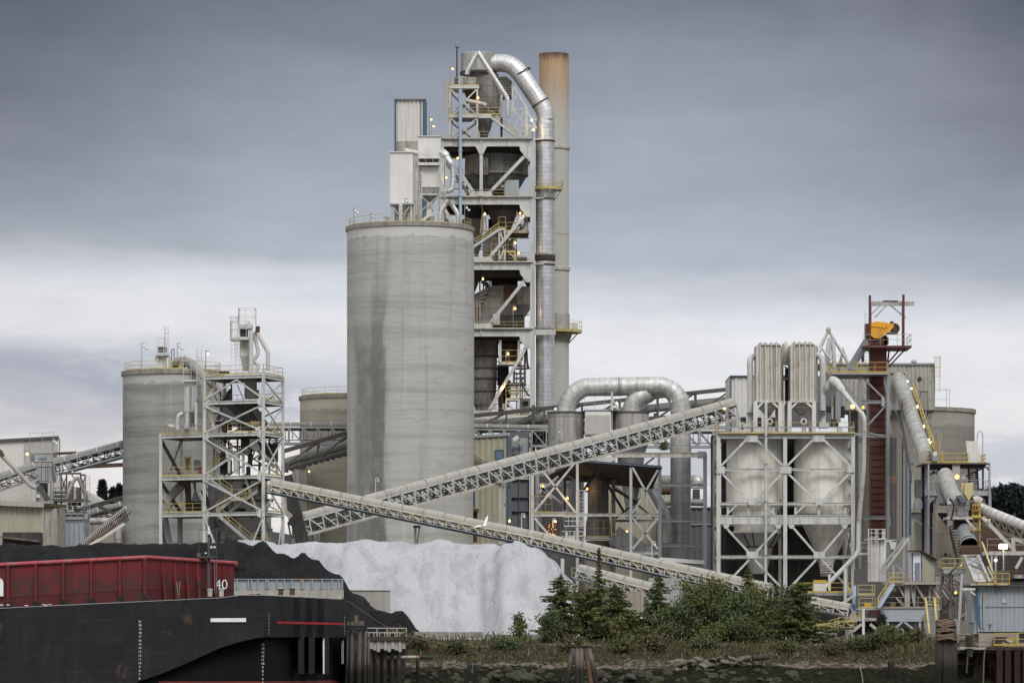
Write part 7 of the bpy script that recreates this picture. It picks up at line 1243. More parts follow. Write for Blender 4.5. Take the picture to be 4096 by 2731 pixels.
for sgn, tipx, tipy in ((-1,1890,2112),(1,1952,2058)):
 el, tp_ = lerp(b0, P(tipx,tipy,YB+sgn*0.3), 0.45)+V((0.0,0,0.12)), P(tipx,tipy,YB+sgn*0.3); g.p('wing', M['gull']).extr([b0+ax*0.1+V((0,0,0.04)), el+V((-0.05,0,0.03)), tp_, el+V((0.13,0,-0.04)), b0-ax*0.12+V((0,0,0.02))], V((0,0.02,0.012)))
YT = 490.0; W = M['white']
t = Th('tank_tower', 'tall white braced steel frame carrying two white tanks and two filters', 'steel frame'); X = lambda x, Y=YT: r7(x,0,Y).x; Zt = lambda y: r7(0,y,YT).z; DT = 9.5
cols = (165, 762, 1370)
for x in cols:
 for d in (0, DT): t.b('column', W if d == 0 else M['cream'], V((X(x),YT+d,-0.2)), V((X(x),YT+d,Zt(82))), 0.48 if d == 0 else 0.4)
t.p('column_sleeve', W).box((X(745),YT-0.36,0), (X(779),YT-0.32,Zt(560)))
for d in (0, DT):
 t.p('floor_beam', W).girder(V((X(182),YT+d-0.05,Zt(93))), V((X(1352),YT+d-0.05,Zt(93))), 0.35, 0.75, 0.08)
 for y, h in ((397,0.3),(703,0.34),(1178,0.34)):
  for a, b in ((183,745),(779,1352)): t.p('floor_beam', W).girder(V((X(a),YT+d,Zt(y))), V((X(b),YT+d,Zt(y))), 0.3, h, 0.07)
 for a, b in ((183,745),(779,1352)): t.p('ring_girder', W).girder(V((X(a),YT+d,Zt(846))), V((X(b),YT+d,Zt(846))), 0.4, 1.14, 0.1)
for x in (165, 1370):
 for y, h in ((93,0.7),(397,0.4),(703,0.45),(846,1.6),(1178,0.45)): t.p('floor_beam', M['cream']).girder(V((X(x),YT+0.35,Zt(y))), V((X(x),YT+DT-0.35,Zt(y))), 0.3, h, 0.08)
 for y0, y1 in ((110,395),(400,700),(900,1178)): t.b('brace', M['cream'], V((X(x),YT+0.4,Zt(y0))), V((X(x),YT+DT-0.4,Zt(y1))), 0.28); t.b('brace', M['cream'], V((X(x),YT+0.4,Zt(y1))), V((X(x),YT+DT-0.4,Zt(y0))), 0.28)
for y in (295, 430, 620, 655, 870, 1250):
 pass
for a, b in (((430,112),(190,362)),((490,112),(745,362)),((1030,112),(782,362)),((1090,112),(1345,362)),((190,425),(448,688)),((742,425),(482,688)),((783,425),(1048,688)),((1345,425),(1085,688)),((215,897),(452,1155)),((725,897),(485,1155)),((818,897),(1045,1158)),((1310,900),(1090,1158)),((442,1203),(230,1425)),((490,1203),(715,1440)),((1042,1203),(790,1470)),((1090,1203),(1360,1490))): t.b('brace', W, r7(*a,YT-0.2), r7(*b,YT-0.2), 0.22, 0.26)
for a, b in (((240,800),(330,712)),((670,800),(570,712)),((850,800),(940,712)),((1300,800),(1205,712))): t.b('brace', W if b[0] < 1200 else M['rustwhite'], r7(*a,YT-0.1), r7(*b,YT-0.1), 0.2)
for x in (250, 435, 655, 855, 1065, 1300): t.b('post', W, r7(x,712,YT+0.3), r7(x,800,YT+0.3), 0.3)
for x, y in ((465,120),(1063,118),(765,400),(188,400),(1350,392),(465,683),(1065,683),(467,1160),(1067,1160),(235,905),(700,905),(820,915),(1295,910)):
 wd = 0.75 if y in (120,118,1160) else (0.5 if x != 765 else 0.75); t.p('gusset', W).box((X(x)-wd*0.95,YT-0.42,Zt(y)-0.45), (X(x)+wd*0.95,YT-0.37,Zt(y)+0.4)) if y not in (905,915,910) else t.p('gusset', W).extr([r7(x-30,890,YT-0.42), r7(x+30,890,YT-0.42), r7(x+15,925,YT-0.42), r7(x-15,925,YT-0.42)], V((0,0.05,0)))
for x in (235, 295, 440, 625, 695, 705, 720, 735, 800, 835, 895, 1055, 1240, 1255, 1300, 1320): t.p('stiffener', W).box((X(x)-0.05,YT-0.24,Zt(878)), (X(x)+0.05,YT-0.12,Zt(814)))
t.p('deck', M['dark']).box((X(160),YT-0.6,Zt(80)), (X(1385),YT+DT+1,Zt(74))); t.p('deck_edge', M['rail']).box((X(160),YT-0.66,Zt(78)), (X(1385),YT-0.6,Zt(66)))
rz_ = Zt(74); t.rail(M['rail'], [V((X(165),YT-0.5,rz_)), V((X(1380),YT-0.5,rz_)), V((X(1400),YT+DT,rz_))], h=1.35, sp=1.8, r=0.07); t.rail(M['rail'], [V((X(165),YT-0.5,rz_)), V((X(165),YT+DT,rz_))], h=1.35, sp=1.8, r=0.07)
t.b('mid_rail_pipe', M['greyrail'], V((X(165),YT-0.7,rz_+0.75)), V((X(1380),YT-0.7,rz_+0.75)), 0.12); t.p('caged_ladder', M['nearblack']).ladder(V((X(222),YT+5,0)), Zt(440), w=0.9)
def tank(label, x, cone):
 s = Th('tank', label, 'tank'); r = r7.m(257,YT+4.6); c = X(x,YT+4.6); q = lambda y: r7(0,y,YT+4.6).z
 s.p('shell', M['tank']).lathe((c,YT+4.6,0), [(r,q(700)),(r,q(400)),(r-0.06,q(395)),(r-0.06,q(108)),(r-0.6,q(98))], 52)
 if cone == 0:
  s.p('skirt', M['tank']).lathe((c,YT+4.6,0), [(r*0.72,q(963)),(r*0.72,q(900)),(r*0.8,q(780)),(r*0.98,q(700))], 44, cap=False); s.p('flange', M['tank']).lathe((c,YT+4.6,q(964)), [(r*0.72,-0.1),(r*0.88,-0.05),(r*0.88,0.15),(r*0.72,0.2)], 44, cap=False)
  s.p('cone', M['sheetg']).lathe((c+0.5,YT+4.6,0), [(r*0.28,q(1330)),(r*0.5,q(1095)),(r*0.86,q(968))], 40); 
  for a in (-2.3,-1.9,-1.3,-0.8): s.p('cone_rib', M['rust']).bar(V((c+0.5+r*0.87*math.cos(a),YT+4.6+r*0.87*math.sin(a),q(968))), V((c+0.5+r*0.51*math.cos(a),YT+4.6+r*0.51*math.sin(a),q(1095))), 0.12)
  s.p('cone_band', M['rust']).lathe((c+0.5,YT+4.6,q(1090)), [(r*0.52,-0.1),(r*0.53,0.1)], 40, cap=False)
 else:
  s.p('skirt', M['tank']).lathe((c,YT+4.6,0), [(r*0.9,q(800)),(r*0.99,q(730)),(r*1.0,q(700))], 44, cap=False)
  s.p('cone', M['cone']).lathe((c+0.6,YT+4.6,0), [(r*0.36,q(1160)),(r*0.9,q(880)),(r*0.92,q(800))], 44); s.p('outlet', M['cone']).lathe((c+0.5,YT+4.6,0), [(r*0.2,q(1350)),(r*0.26,q(1250)),(r*0.34,q(1160))], 8, cap=False)
  for y in (1255, 1275, 1297, 1318): s.p('outlet_rib', M['cone']).box((c+0.5-r*0.22,YT+4.6-r*0.3,q(y)-0.05), (c+0.5+r*0.22,YT+4.6-r*0.2,q(y)+0.05))
 return s
tank('left white round tank in the braced frame, with a dark ribbed lower cone', 490, 0); tank('right white round tank in the braced frame, with a pale dusty cone', 1096, 1)
s = Th('drop_pipe', 'white upright pipe running down before the left tank from the filter above', 'pipe'); s.tube('pipe_run', M['pale'], smooth([r6(775,1030,YT-0.8), r6(762,1022,YT-0.8), r6(753,1045,YT-0.8), r6(753,1120,YT-0.8)], 4), r6.m(16,YT)); s.tube('pipe_run', M['pale'], [r6(753,1110,YT-0.8), V((r7(588,0,YT-0.8).x,YT-0.8,Zt(1440)))], r7.m(13,YT))
for y in (95, 350, 683, 1165): s.p('clamp', M['grey']).lathe(r7(588,y,YT-0.8), [(r7.m(17,YT),-0.1),(r7.m(17,YT),0.1)], 12)
s = Th('dust_pipe', 'long crooked pale pipe from the Y duct down the right of the tank frame', 'pipe'); s.p('breeches', M['pale']).tube(smooth([r6(1400,930,YT+3), r6(1445,870,YT+2.5), r6(1505,780,YT+2), r6(1580,830,YT+1.5), r6(1630,900,YT+1), r6(1700,985,YT+0.5)], 5), [0.3]*5+[0.45]*5+[0.62]*5+[0.5]*5+[0.34]*6, 18)
s.p('pipe_run', M['pale']).tube([r6(1690,972,YT+0.5), r6(1800,1100,YT), r6(1850,1150,YT-0.5), r6(1872,1200,YT-0.6), r6(1872,1330,YT-0.6)], 0.28); s.p('rusty_length', M['rustwhite']).tube([r6(1872,1235,YT-0.6), r6(1872,1320,YT-0.6)], 0.29); s.p('pipe_run', M['rustwhite']).tube([r7(1472,20,YT-0.6), r7(1468,380,YT-0.7), r7(1420,900,YT-0.8)], 0.29); s.p('pipe_run', M['pale']).tube([r7(1422,880,YT-0.8), r7(1418,1120,YT-1.0), r7(1395,1165,YT-1.3), r7(1050,1525,YT-3)], 0.29)
s.p('support', M['cream']).bar(r6(1510,845,YT+3), r6(1510,1215,YT+3), 0.25)
def filt(label, x0, x1, x2, mat, yt, y1):
 s = Th('bag_filter', label, 'dust collector'); a, b = r6(x0,0,YT+1.5), r6(x1,0,YT+1.5); z0, z1 = r6(0,1003,YT+1.5).z, r6(0,yt,YT+1.5).z
 s.p('casing', M[mat]).box((a.x,YT+1.5,z0), (b.x+0.0,YT+6.5,z1)); s.p('side_bay', M[mat]).extr([V((b.x,YT+1.7,z0)), V((r6(x2,0,YT+5).x,YT+5,z0)), V((r6(x2,0,YT+5).x,YT+5,z1)), V((b.x,YT+1.7,z1))], V((0,1.5,0)))
 for i, f in enumerate((0.16,0.37,0.62,0.83)): x = a.x+(b.x-a.x)*f; s.p('rib', M[mat]).box((x-0.06,YT+1.18,z0), (x+0.06,YT+1.5,z1+0.05)); s.p('gable', M[mat]).extr([V((x,YT+1.25,z1)), V((x+(b.x-a.x)*0.2,YT+1.25,z1)), V((x,YT+1.25,z1+0.42))], V((0,5,0)))
 for f in (0.27, 0.5, 0.73, 0.93): x = a.x+(b.x-a.x)*f; s.p('seam', M['bagrust']).box((x-0.03,YT+1.42,z0), (x+0.03,YT+1.5,z1))
 s.p('base_ring', M['bagrust']).box((a.x-0.3,YT+1.1,z0-0.25), (b.x+0.3,YT+7,z0)); hop(s, 'cone', r6, x0+20, x1-10, 1010, x0+60, x1-50, 1075, YT+1.6, 4.8, 3.6); s.p('collar', M['cone']).pbox(r6, x0+50, 1066, x1-40, 1080, YT+1.9, 4.2); hop(s, 'cone', r6, x0+55, x1-45, 1082, (x0+x1)/2-28, (x0+x1)/2+28, 1170, YT+2.2, 3.6)
 for x in (x0-12, x1): 
  for d in (1.3, 6.8): s.b('leg', M['bag'], V((r6(x,0,YT+1.3).x,YT+d,rz_)), V((r6(x,0,YT+1.3).x,YT+d,z0-0.25)), 0.5)
 for xa, xb_ in ((x0,x0+75),(x1-8,x1-90)): s.b('knee_brace', M['bag'], r6(xa,1092,YT+1.3), r6(xb_,1022,YT+1.3), 0.26)
 s.p('valve', M['rustwhite']).pbox(r6, (x0+x1)/2-30, 1170, (x0+x1)/2+25, 1215, YT+3, 1); s.p('outlet_pipe', M['bag']).tube([V((r6((x0+x1)/2+18,0,YT+3).x,YT+3,rz_)), r6((x0+x1)/2+18,1240,YT+3)], 0.28); s.p('fan_ring', M['mark']).tube([r6((x0+x1)/2+18,1240,YT+2.4), r6((x0+x1)/2+18,1240,YT+3.2)], 0.42, 14); s.p('fan_eye', M['black']).tube([r6((x0+x1)/2+18,1240,YT+2.3), r6((x0+x1)/2+18,1240,YT+2.42)], 0.22, 12)
 return s
s = filt('left tall ribbed filter box above the tanks, grey stained at its top', 643, 915, 953, 'bagrust', 373, 0); s = filt('right tall ribbed filter box above the tanks, rust run along its seams', 1033, 1300, 1345, 'bagrust', 366, 0)
s = Th('duct', 'pale upright duct bending into the left side of the left filter', 'duct'); s.tube('duct_run', M['pale'], smooth([r6(650,495,YT+4), r6(610,500,YT+3.7), r6(580,525,YT+3.2), r6(570,570,YT+3), r6(572,640,YT+3)], 4)+[r6(577,1262,YT+3)], r6.m(36,YT)); s.p('base', M['pale']).pbox(r6, 492, 1262, 612, 1306, YT+2, 2.4); s.tube('fan_inlet', M['grey'], [r6(478,1288,YT+3), r6(495,1288,YT+3)], 0.5); s.p('collar', M['grey']).pbox(r6, 540, 1135, 615, 1142, YT+2, 2).pbox(r6, 540, 1152, 615, 1158, YT+2, 2)
s = Th('duct', 'pale upright duct bending into the right side of the right filter', 'duct'); s.tube('duct_run', M['pale'], smooth([r6(1308,495,YT+4), r6(1350,490,YT+3.7), r6(1385,520,YT+3.2), r6(1399,580,YT+3), r6(1400,650,YT+3)], 4)+[r6(1400,1262,YT+3)], r6.m(36,YT)); s.p('base', M['pale']).pbox(r6, 1365, 1258, 1472, 1308, YT+2, 2.4); s.p('collar', M['grey']).pbox(r6, 1362, 1112, 1440, 1118, YT+2, 2).pbox(r6, 1362, 1145, 1440, 1151, YT+2, 2)
s = Th('duct', 'pale capped duct rising between the two ribbed filters', 'duct'); s.tube('duct_run', M['pale'], [r6(990,600,YT+7), r6(985,400,YT+7), r6(970,358,YT+7), r6(955,345,YT+7)], 0.42); s.p('pipe', M['dark']).tube([r6(985,640,YT+6.5), r6(985,760,YT+6.5), r6(985,1010,YT+6.5)], 0.2); s.p('platform', M['greyrail']).pbox(r6, 958, 745, 1032, 765, YT+5, 2); s.p('strut', M['dark']).bar(r6(965,615,YT+6), r6(1028,670,YT+6), 0.2)
for x, y0, y1, m in ((388,1225,1298,'grey'),(468,1255,1320,'bag'),(1530,1215,1300,'rust'),(1595,1300,1360,'bag')): sl_ = solo('machine_box', {388:'tilted grey plate fan housing at the left end of the tank deck',468:'small pale fan box beside the left upright duct',1530:'rusty fan housing right of the right upright duct',1595:'small white box at the right end of the tank deck'}[x], 'machine', M[m]); sl_.pbox(r6, x-25, y0, x+30, y1, YT+3, 1.3)
s = Th('blue_edged_building', 'pale ribbed building with blue edges behind the two filters', 'building'); YB2 = 526; a, b = r6(345,0,YB2), r6(1032,0,YB2); zt = r6(0,722,YB2).z
s.p('core', M['sheet']).box((a.x,YB2+0.2,0), (b.x,YB2+12,zt)); s.p('ribbed_wall', M['sheet']).corr(r6(358,0,YB2+0.1), r6(1030,0,YB2+0.1), 5, zt-0.2, 1.0, 0.12); s.p('corner_trim', M['blue']).pbox(r6, 343, 720, 358, 1600, YB2-0.1, 0.5); s.p('roof_trim', M['blue']).pbox(r6, 343, 716, 1032, 729, YB2-0.3, 12.6)
for x0, x1, y0 in ((468,525,1195),(812,905,1195),(640,700,1195)): s.p('opening', M['black']).pbox(r6, x0, y0, x1, 1300, YB2-0.15, 0.1)
s.p('opening_trim', M['blue']).pbox(r6, 425, 1190, 528, 1196, YB2-0.2, 0.15)
s = Th('penthouse', 'old stained ribbed penthouse behind the red elevator, on the right silo', 'building'); YP = 538; s.p('ribbed_wall', M['sheeto']).corr(ra(150,0,YP), ra(1173,0,YP), ra(0,1180,YP).z, ra(0,740,YP).z, 0.55, 0.1); s.p('core', M['sheeto']).pbox(ra, 150, 742, 1173, 1180, YP+0.2, 12); s.p('roof_edge', M['grey']).pbox(ra, 60, 728, 1176, 746, YP-0.3, 12.6); s.p('side_wall', M['sheeto']).pbox(ra, 1173, 746, 1180, 1178, YP+0.3, 12); s.p('vent', M['greyrail']).lathe(ra(978,728,YP+3), [(0.25,0),(0.45,0.1),(0.3,0.4)], 12)
s.p('door', M['tanconc']).pbox(ra, 1045, 1005, 1110, 1178, YP-0.25, 0.12); s.p('door_frame', M['dark']).pbox(ra, 1040, 998, 1112, 1006, YP-0.28, 0.2); s.p('soot_patch', M['nearblack']).tube([ra(1033,881,YP-0.2), ra(1033,881,YP-0.12)], 0.3, 10); s.p('portal', M['dark']).pbox(ra, 755, 825, 893, 830, YP-0.3, 0.3).pbox(ra, 888, 830, 893, 900, YP-0.3, 0.3)
s.p('caged_ladder', M['rail']).ladder(ra(1205,1015,YP), 5.1, w=1.0, r=0.06); s.p('railing', M['greyrail']).rail([ra(1180,1180,YP), ra(1322,1182,YP), ra(1322,1182,YP+8)], h=2.8, sp=1.6, r=0.08, toe=False)
s.p('back_wall', M['sheetd']).pbox(r6, 1030, 720, 1580, 1300, 533, 1); s.p('opening', M['black']).pbox(r6, 1438, 1065, 1505, 1125, 532.8, 0.15).pbox(r6, 1600, 1065, 1650, 1200, 532.8, 0.15); s.p('grey_panel', M['grey']).pbox(r6, 1545, 900, 1605, 1245, 532, 0.5)
YS2 = 516; s = Th('strut_pipes', 'pale pipes propped together like a tripod above the yellow platform', 'pipes')
for pts, r_ in (([r6(1350,460,YS2), r6(1462,205,YS2)],0.2),([r6(1468,205,YS2), r6(1690,575,YS2)],0.2),([r6(1443,680,YS2-1), r6(1455,500,YS2-1), r6(1478,320,YS2-1), r6(1497,292,YS2-1)],0.36),([r6(1500,300,YS2-1), r6(1522,400,YS2-1), r6(1530,620,YS2-1)],0.28),([r6(1350,470,YS2-2), r6(1392,405,YS2-2), r6(1440,480,YS2-2), r6(1500,540,YS2-2)],0.22),([r6(1600,580,YS2+1), r6(1630,400,YS2+1), r6(1660,520,YS2+1)],0.26)): s.tube('pipe', M['pale'], pts, r_)
s.p('apex', M['rustwhite']).lathe(r6(1465,235,YS2), [(0.28,0),(0.32,0.5),(0.15,0.8)], 12); s.p('cable', M['cream']).bar(r6(1340,390,YS2), r6(1455,215,YS2), 0.06); s.p('cable', M['cream']).bar(r6(1420,490,YS2), r6(1600,490,YS2), 0.06)
YR = 505; t = Th('bucket_elevator', 'tall dark red bucket elevator with an orange yellow head under a red gantry', 'elevator'); q = lambda y: ra(0,y,YR).z; x0, x1 = ra(558,0,YR).x, ra(712,0,YR).x
xa_, xb2 = rb(522,0,YR).x, rb(690,0,YR).x; t.p('casing', M['red']).box((xa_,YR,0), (xb2,YR+2.6,ra(0,575,YR).z)); t.p('casing', M['red']).box((ra(690,0,YR).x,YR+0.2,ra(0,850,YR).z), (ra(718,0,YR).x,YR+2.4,ra(0,575,YR).z)); t.p('head_frame', M['red']).pbox(ra, 515, 347, 558, 500, YR+0.3, 2.2); t.p('head_base', M['red']).pbox(ra, 545, 480, 735, 545, YR, 2.4).pbox(ra, 690, 460, 720, 545, YR, 2.4)
z = 0.6
while z < ra(0,860,YR).z: t.p('rib', M['red']).box((xa_-0.03,YR-0.14,z), (xb2+0.03,YR-0.0,z+0.12)); z += rb.m(77,YR)
hg = [ra(555,352,YR-0.5), ra(575,338,YR-0.5), ra(612,327,YR-0.5), ra(680,332,YR-0.5), ra(785,352,YR-0.5), ra(783,382,YR-0.5), ra(745,420,YR-0.5), ra(662,486,YR-0.5), ra(630,490,YR-0.5), ra(598,487,YR-0.5), ra(570,470,YR-0.5), ra(555,440,YR-0.5)]
hd = t.p('head_guard', M['headyel']); hd.extr(hg, V((0,1.3,0))); t.p('guard_rib', M['headyel']).bar(ra(560,372,YR-0.55), ra(715,385,YR-0.55), 0.1).bar(ra(715,385,YR-0.55), ra(715,350,YR-0.55), 0.1).bar(ra(640,405,YR-0.55), ra(640,470,YR-0.55), 0.1).bar(ra(670,400,YR-0.55), ra(670,470,YR-0.55), 0.1).bar(ra(640,405,YR-0.55), ra(715,385,YR-0.55), 0.1)
t.p('motor', M['rust']).tube([ra(790,395,YR-0.4), ra(790,395,YR+1)], 0.7, 14); t.p('motor_mount', M['dark']).pbox(ra, 720, 430, 822, 445, YR-0.4, 1.8).pbox(ra, 752, 325, 782, 348, YR, 0.8)
t.p('head_platform', M['red']).box((ra(478,0,YR).x,YR-2,q(590)), (ra(942,0,YR).x,YR+5,q(570))); pz = q(570); t.p('railing', M['greyrail']).rail([V((ra(475,0,YR).x,YR-1.9,pz)), V((ra(940,0,YR).x,YR-1.9,pz)), V((ra(940,0,YR).x,YR+4.9,pz))], h=pz*0+ra.m(108,YR), sp=2.2, r=0.075, toe=False)
for x, d, m, yt in ((543,-1.5,'red',85),(590,4.5,'greyrail',105),(866,-1.5,'red',78),(906,4.5,'greyrail',98)): t.b('gantry_post', M[m], V((ra(x,0,YR).x,YR+d,pz)), V((ra(x,0,YR).x,YR+d,q(yt))), 0.3)
t.p('gantry_beam', M['red']).box((ra(555,0,YR).x,YR+1.4,q(165)), (ra(870,0,YR).x,YR+2.0,q(125))); t.p('gantry_beam', M['rustwhite']).box((ra(555,0,YR).x,YR+1.0,q(168)), (ra(990,0,YR).x,YR+1.35,q(128))); t.p('trolley', M['dark']).box((ra(690,0,YR).x,YR+0.9,q(128)), (ra(832,0,YR).x,YR+1.8,q(118)))
for x, x2 in ((543,590),(866,906)): t.b('gantry_tie', M['red'], V((ra(x,0,YR).x,YR-1.5,q(100))), V((ra(x2,0,YR).x,YR+4.5,q(115))), 0.2); t.b('gantry_tie', M['red'], V((ra(x,0,YR).x,YR-1.5,q(145))), V((ra(x2,0,YR).x,YR+4.5,q(145))), 0.22)
for a, b, d in (((552,272),(690,140),-1.3),((858,265),(730,140),-1.3),((600,290),(715,172),4),((900,290),(750,172),4)): t.b('gantry_brace', M['greyrail'], ra(*a,YR+d), ra(*b,YR+d), 0.15)
for a, b in (((895,595),(735,765)),((842,595),(730,725)),((740,600),(725,720)),((545,600),(555,715))): t.b('platform_strut', M['red' if b[0] > 600 else 'grey'], ra(*a,YR), ra(*b,YR+0.5), 0.17)
t.p('discharge_chute', M['grey']).bar(ra(525,520,YR+0.5), ra(360,790,YR+0.5), 0.95, 1.0); t.p('chute_top', M['grey']).pbox(ra, 475, 545, 520, 585, YR, 1.5); t.p('ladder', M['greyrail']).ladder(ra(525,720,YR-1), 6.5, hoop=False); t.p('post', M['grey']).bar(ra(485,720,YR+1), ra(485,600,YR+1), 0.35)
YG2 = 503; t = Th('elevator_steelwork', 'grey steel frame with bright yellow railed platform around the red elevator', 'steel frame')
for x, d, w_ in ((457,0,0.4),(728,0,0.44),(762,6,0.34)): t.b('column', M['grey'], V((ra(x,0,YG2).x,YG2+d,0)), V((ra(x,0,YG2).x,YG2+d,ra(0,850,YG2).z)), w_, 0.6)
t.p('deck', M['grey']).box((ra(180,0,YG2).x,YG2-0.8,ra(0,848,YG2).z), (ra(725,0,YG2).x,YG2+7,ra(0,826,YG2).z)); t.p('deck_edge', M['greyrail']).pbox(ra, 176, 822, 728, 838, YG2-0.95, 0.15); zr2 = ra(0,824,YG2).z
t.p('railing', M['yellow']).rail([V((ra(180,0,YG2).x,YG2+6,zr2)), V((ra(180,0,YG2).x,YG2-0.7,zr2)), V((ra(722,0,YG2).x,YG2-0.7,zr2)), V((ra(722,0,YG2).x,YG2+6.5,zr2))], h=ra.m(100,YG2), sp=1.75, r=0.1); t.p('railing', M['yellow']).rail([V((ra(430,0,YG2).x,YG2+3,zr2)), V((ra(555,0,YG2).x,YG2+3,zr2))], h=ra.m(80,YG2), sp=0.8, r=0.08); t.p('gate', M['yellow']).pbox(ra, 424, 725, 436, 820, YG2-0.85, 0.1)
for y in (1103, 1430): t.p('floor_beam', M['grey']).girder(V((ra(470,0,YG2).x,YG2,ra(0,y,YG2).z)), V((ra(715,0,YG2).x,YG2,ra(0,y,YG2).z)), 0.3, 0.42, 0.08); t.p('floor_beam', M['grey']).girder(V((ra(735,0,YG2).x,YG2+0.3,ra(0,y,YG2).z)), V((ra(760,0,YG2).x,YG2+5.8,ra(0,y,YG2).z)), 0.3, 0.42, 0.08)
t.p('floor_beam', M['grey']).girder(rb(430,910,YG2), rb(690,910,YG2), 0.4, 0.45, 0.08); t.p('floor_beam', M['greyrail']).bar(ra(410,1413,YG2-1), ra(530,1420,YG2-1), 0.3)
for a, b in (((480,865),(690,1070)),((700,1145),(540,1320)),((255,880),(450,1090)),((690,860),(720,1050)),((750,870),(735,1090)),((735,1130),(760,1420)),((735,1440),(755,1100)),((540,1400),(700,1440))): t.b('brace', M['grey'], ra(*a,YG2-0.1), ra(*b,YG2-0.1), 0.22)
t.p('gusset', M['greyrail']).pbox(ra, 665, 1060, 700, 1145, YG2-0.3, 0.1)
for a, b in (((720,20),(700,450)),((740,450),(715,700)),((720,720),(745,1000))): t.b('brace', M['greyrail'], rb(*a,YG2+3), rb(*b,YG2+3), 0.17)
t.p('inner_column', M['tank']).pbox(ra, 523, 910, 556, 1400, YG2+4, 0.6)
s = Th('cable_riser', 'dark upright pipe column and thin conduits on the right silo face', 'pipes'); s.tube('pipe', M['dark'], [rb(905,20,530), rb(905,1130,530)], 0.35); s.tube('pipe', M['tanconc'], [rb(895,10,530), rb(915,1130,530)], 0.2); s.tube('pipe', M['dark'], [rb(770,0,528), rb(770,1150,528)], 0.55)
s = Th('duct_tower', 'dark twin steel posts left of the white tank frame carrying the flat conveyor', 'steel tower')
for x in (113, 135): s.b('post', M['nearblack'], V((r7(x,0,520).x,520,0)), r7(x,100,520), 0.5)
s.b('crossbar', M['nearblack'], r7(108,100,520), r7(215,140,520), 0.4); s.b('post', M['greyrail'], V((r7(45,0,522).x,522,0)), r7(45,250,522), 0.5); s.b('crossbar', M['greyrail'], r7(-20,265,522), r7(50,265,522), 0.9)
def mot_tube(name, label, pts, r0, r1, mat, band=None, open_=False):
 s = Th(name, label, 'conveyor'); p = smooth(pts, 8); n = len(p); s.p('hood', M[mat]).tube(p, [r0+(r1-r0)*i/(n-1) for i in range(n)], 22, cap=not open_)
 L = sum((b-a).length for a, b in zip(p[:-1], p[1:])); k = max(2, int(L/ (band or 4.0)))
 for i in range(1, k): f = i/k*(n-1); j = int(f); c = lerp(p[j], p[min(j+1,n-1)], f-j); d = (p[min(j+1,n-1)]-p[j]).normalized(); rr = (r0+(r1-r0)*f/(n-1))+0.07; s.p('hood_band', M['cone']).tube([c-d*0.12, c+d*0.12], rr, 22, cap=False)
 return s
s = mot_tube('covered_conveyor', 'mottled white tube conveyor coming down from the old penthouse', [ra(830,885,537), ra(905,1080,515), ra(985,1330,490), ra(1100,1640,466)], 0.98, 0.92, 'hoodw')
lad = s.p('walkway', M['dark']); a, b = ra(875,1200,500), rb(1010,400,462)
for i in range(22): q = lerp(a, b, i/21); lad.bar(q-V((0.3,0.6,0)), q-V((0.3,0.6,1.3)), 0.09); 
for o in (0, 0.6, 1.2): lad.bar(a-V((0.3,0.6,o)), b-V((0.3,0.6,o)), 0.1)
s.p('gantry_leg', M['greyrail']).bar(ra(780,1120,514), ra(885,1430,514), 0.25); s.p('gantry_leg', M['grey']).bar(ra(885,1420,512), V((ra(885,0,512).x,512,0)), 0.3)
s = Th('handrail_run', 'yellow handrail with work lights running down beside the mottled tube conveyor', 'handrail'); a, b = ra(968,990,520), ra(1175,1570,468)
for o in (0, 0.9): s.p('rail_bar', M['yellow']).bar(up(a,o), up(b,o), 0.11)
for i in range(14): q = lerp(a,b,i/13); s.p('rail_post', M['yellow']).bar(q, up(q,0.95), 0.1)
s.p('toe_plate', M['rail']).bar(a-V((0,0,0.3)), b-V((0,0,0.3)), 0.1, 0.35)
for i, (x, y, lab) in enumerate(((912,905,'topmost pale lit lamp above the mottled tube conveyor, on the penthouse wall'),(953,972,'second pale lit lamp down, at the head of the yellow handrail'),(1014,1147,'third pale lit lamp down along the yellow handrail'),(1078,1337,'fourth pale lit lamp down along the yellow handrail'),(1120,1467,'smaller of two close lit lamps low on the yellow handrail'),(1140,1493,'lowest lit lamp on the yellow handrail, above the transfer house'))):
 lamp(ra(x,y,(530,519,505,489,477,474)[i]), lab, pole=0, kind='cool', r=(0.36,0.3,0.36,0.36,0.24,0.36)[i], head='bulb')
for x, y, h in ((1066,1195,2.2),(1135,1410,2.6),(1193,1475,1.4),(1615,1560,1.6)): q = ra(x-24,y,480); s = solo('davit', {1066:'curved grey davit pole beside the third lamp of the handrail',1135:'curved grey davit pole beside the fourth lamp of the handrail',1193:'small curved grey davit at the lower end of the handrail',1615:'curved grey davit behind the leaning white panel'}[x], 'davit', M['greyrail']); s.tube(smooth([q-V((0,0,0)), up(q,h-0.9 if x<1200 else h), right(up(q,h-0.3 if x<1200 else h+0.6),0.2), right(up(q,h-0.35 if x<1200 else h+0.5),0.5), right(up(q,h-0.9 if x<1200 else h),0.65), right(sub(q,1.5),0.65)], 4), 0.05, 8)
YH2 = 465; t = Th('transfer_house', 'open sided transfer house on posts with a yellow railed roof, right of the tube conveyor', 'building'); q = lambda y: rb(0,y,YH2).z
t.p('roof', M['dark']).box((rb(1125,0,YH2).x,YH2,q(300)), (rb(1882,0,YH2).x,YH2+9,q(286))); t.p('roof_beam', M['nearblack']).pbox(rb, 1190, 302, 1450, 345, YH2+1, 6).pbox(rb, 1545, 302, 1830, 330, YH2+2, 6); t.p('back_panel', M['nearblack']).pbox(rb, 1285, 330, 1455, 400, YH2+2, 4)
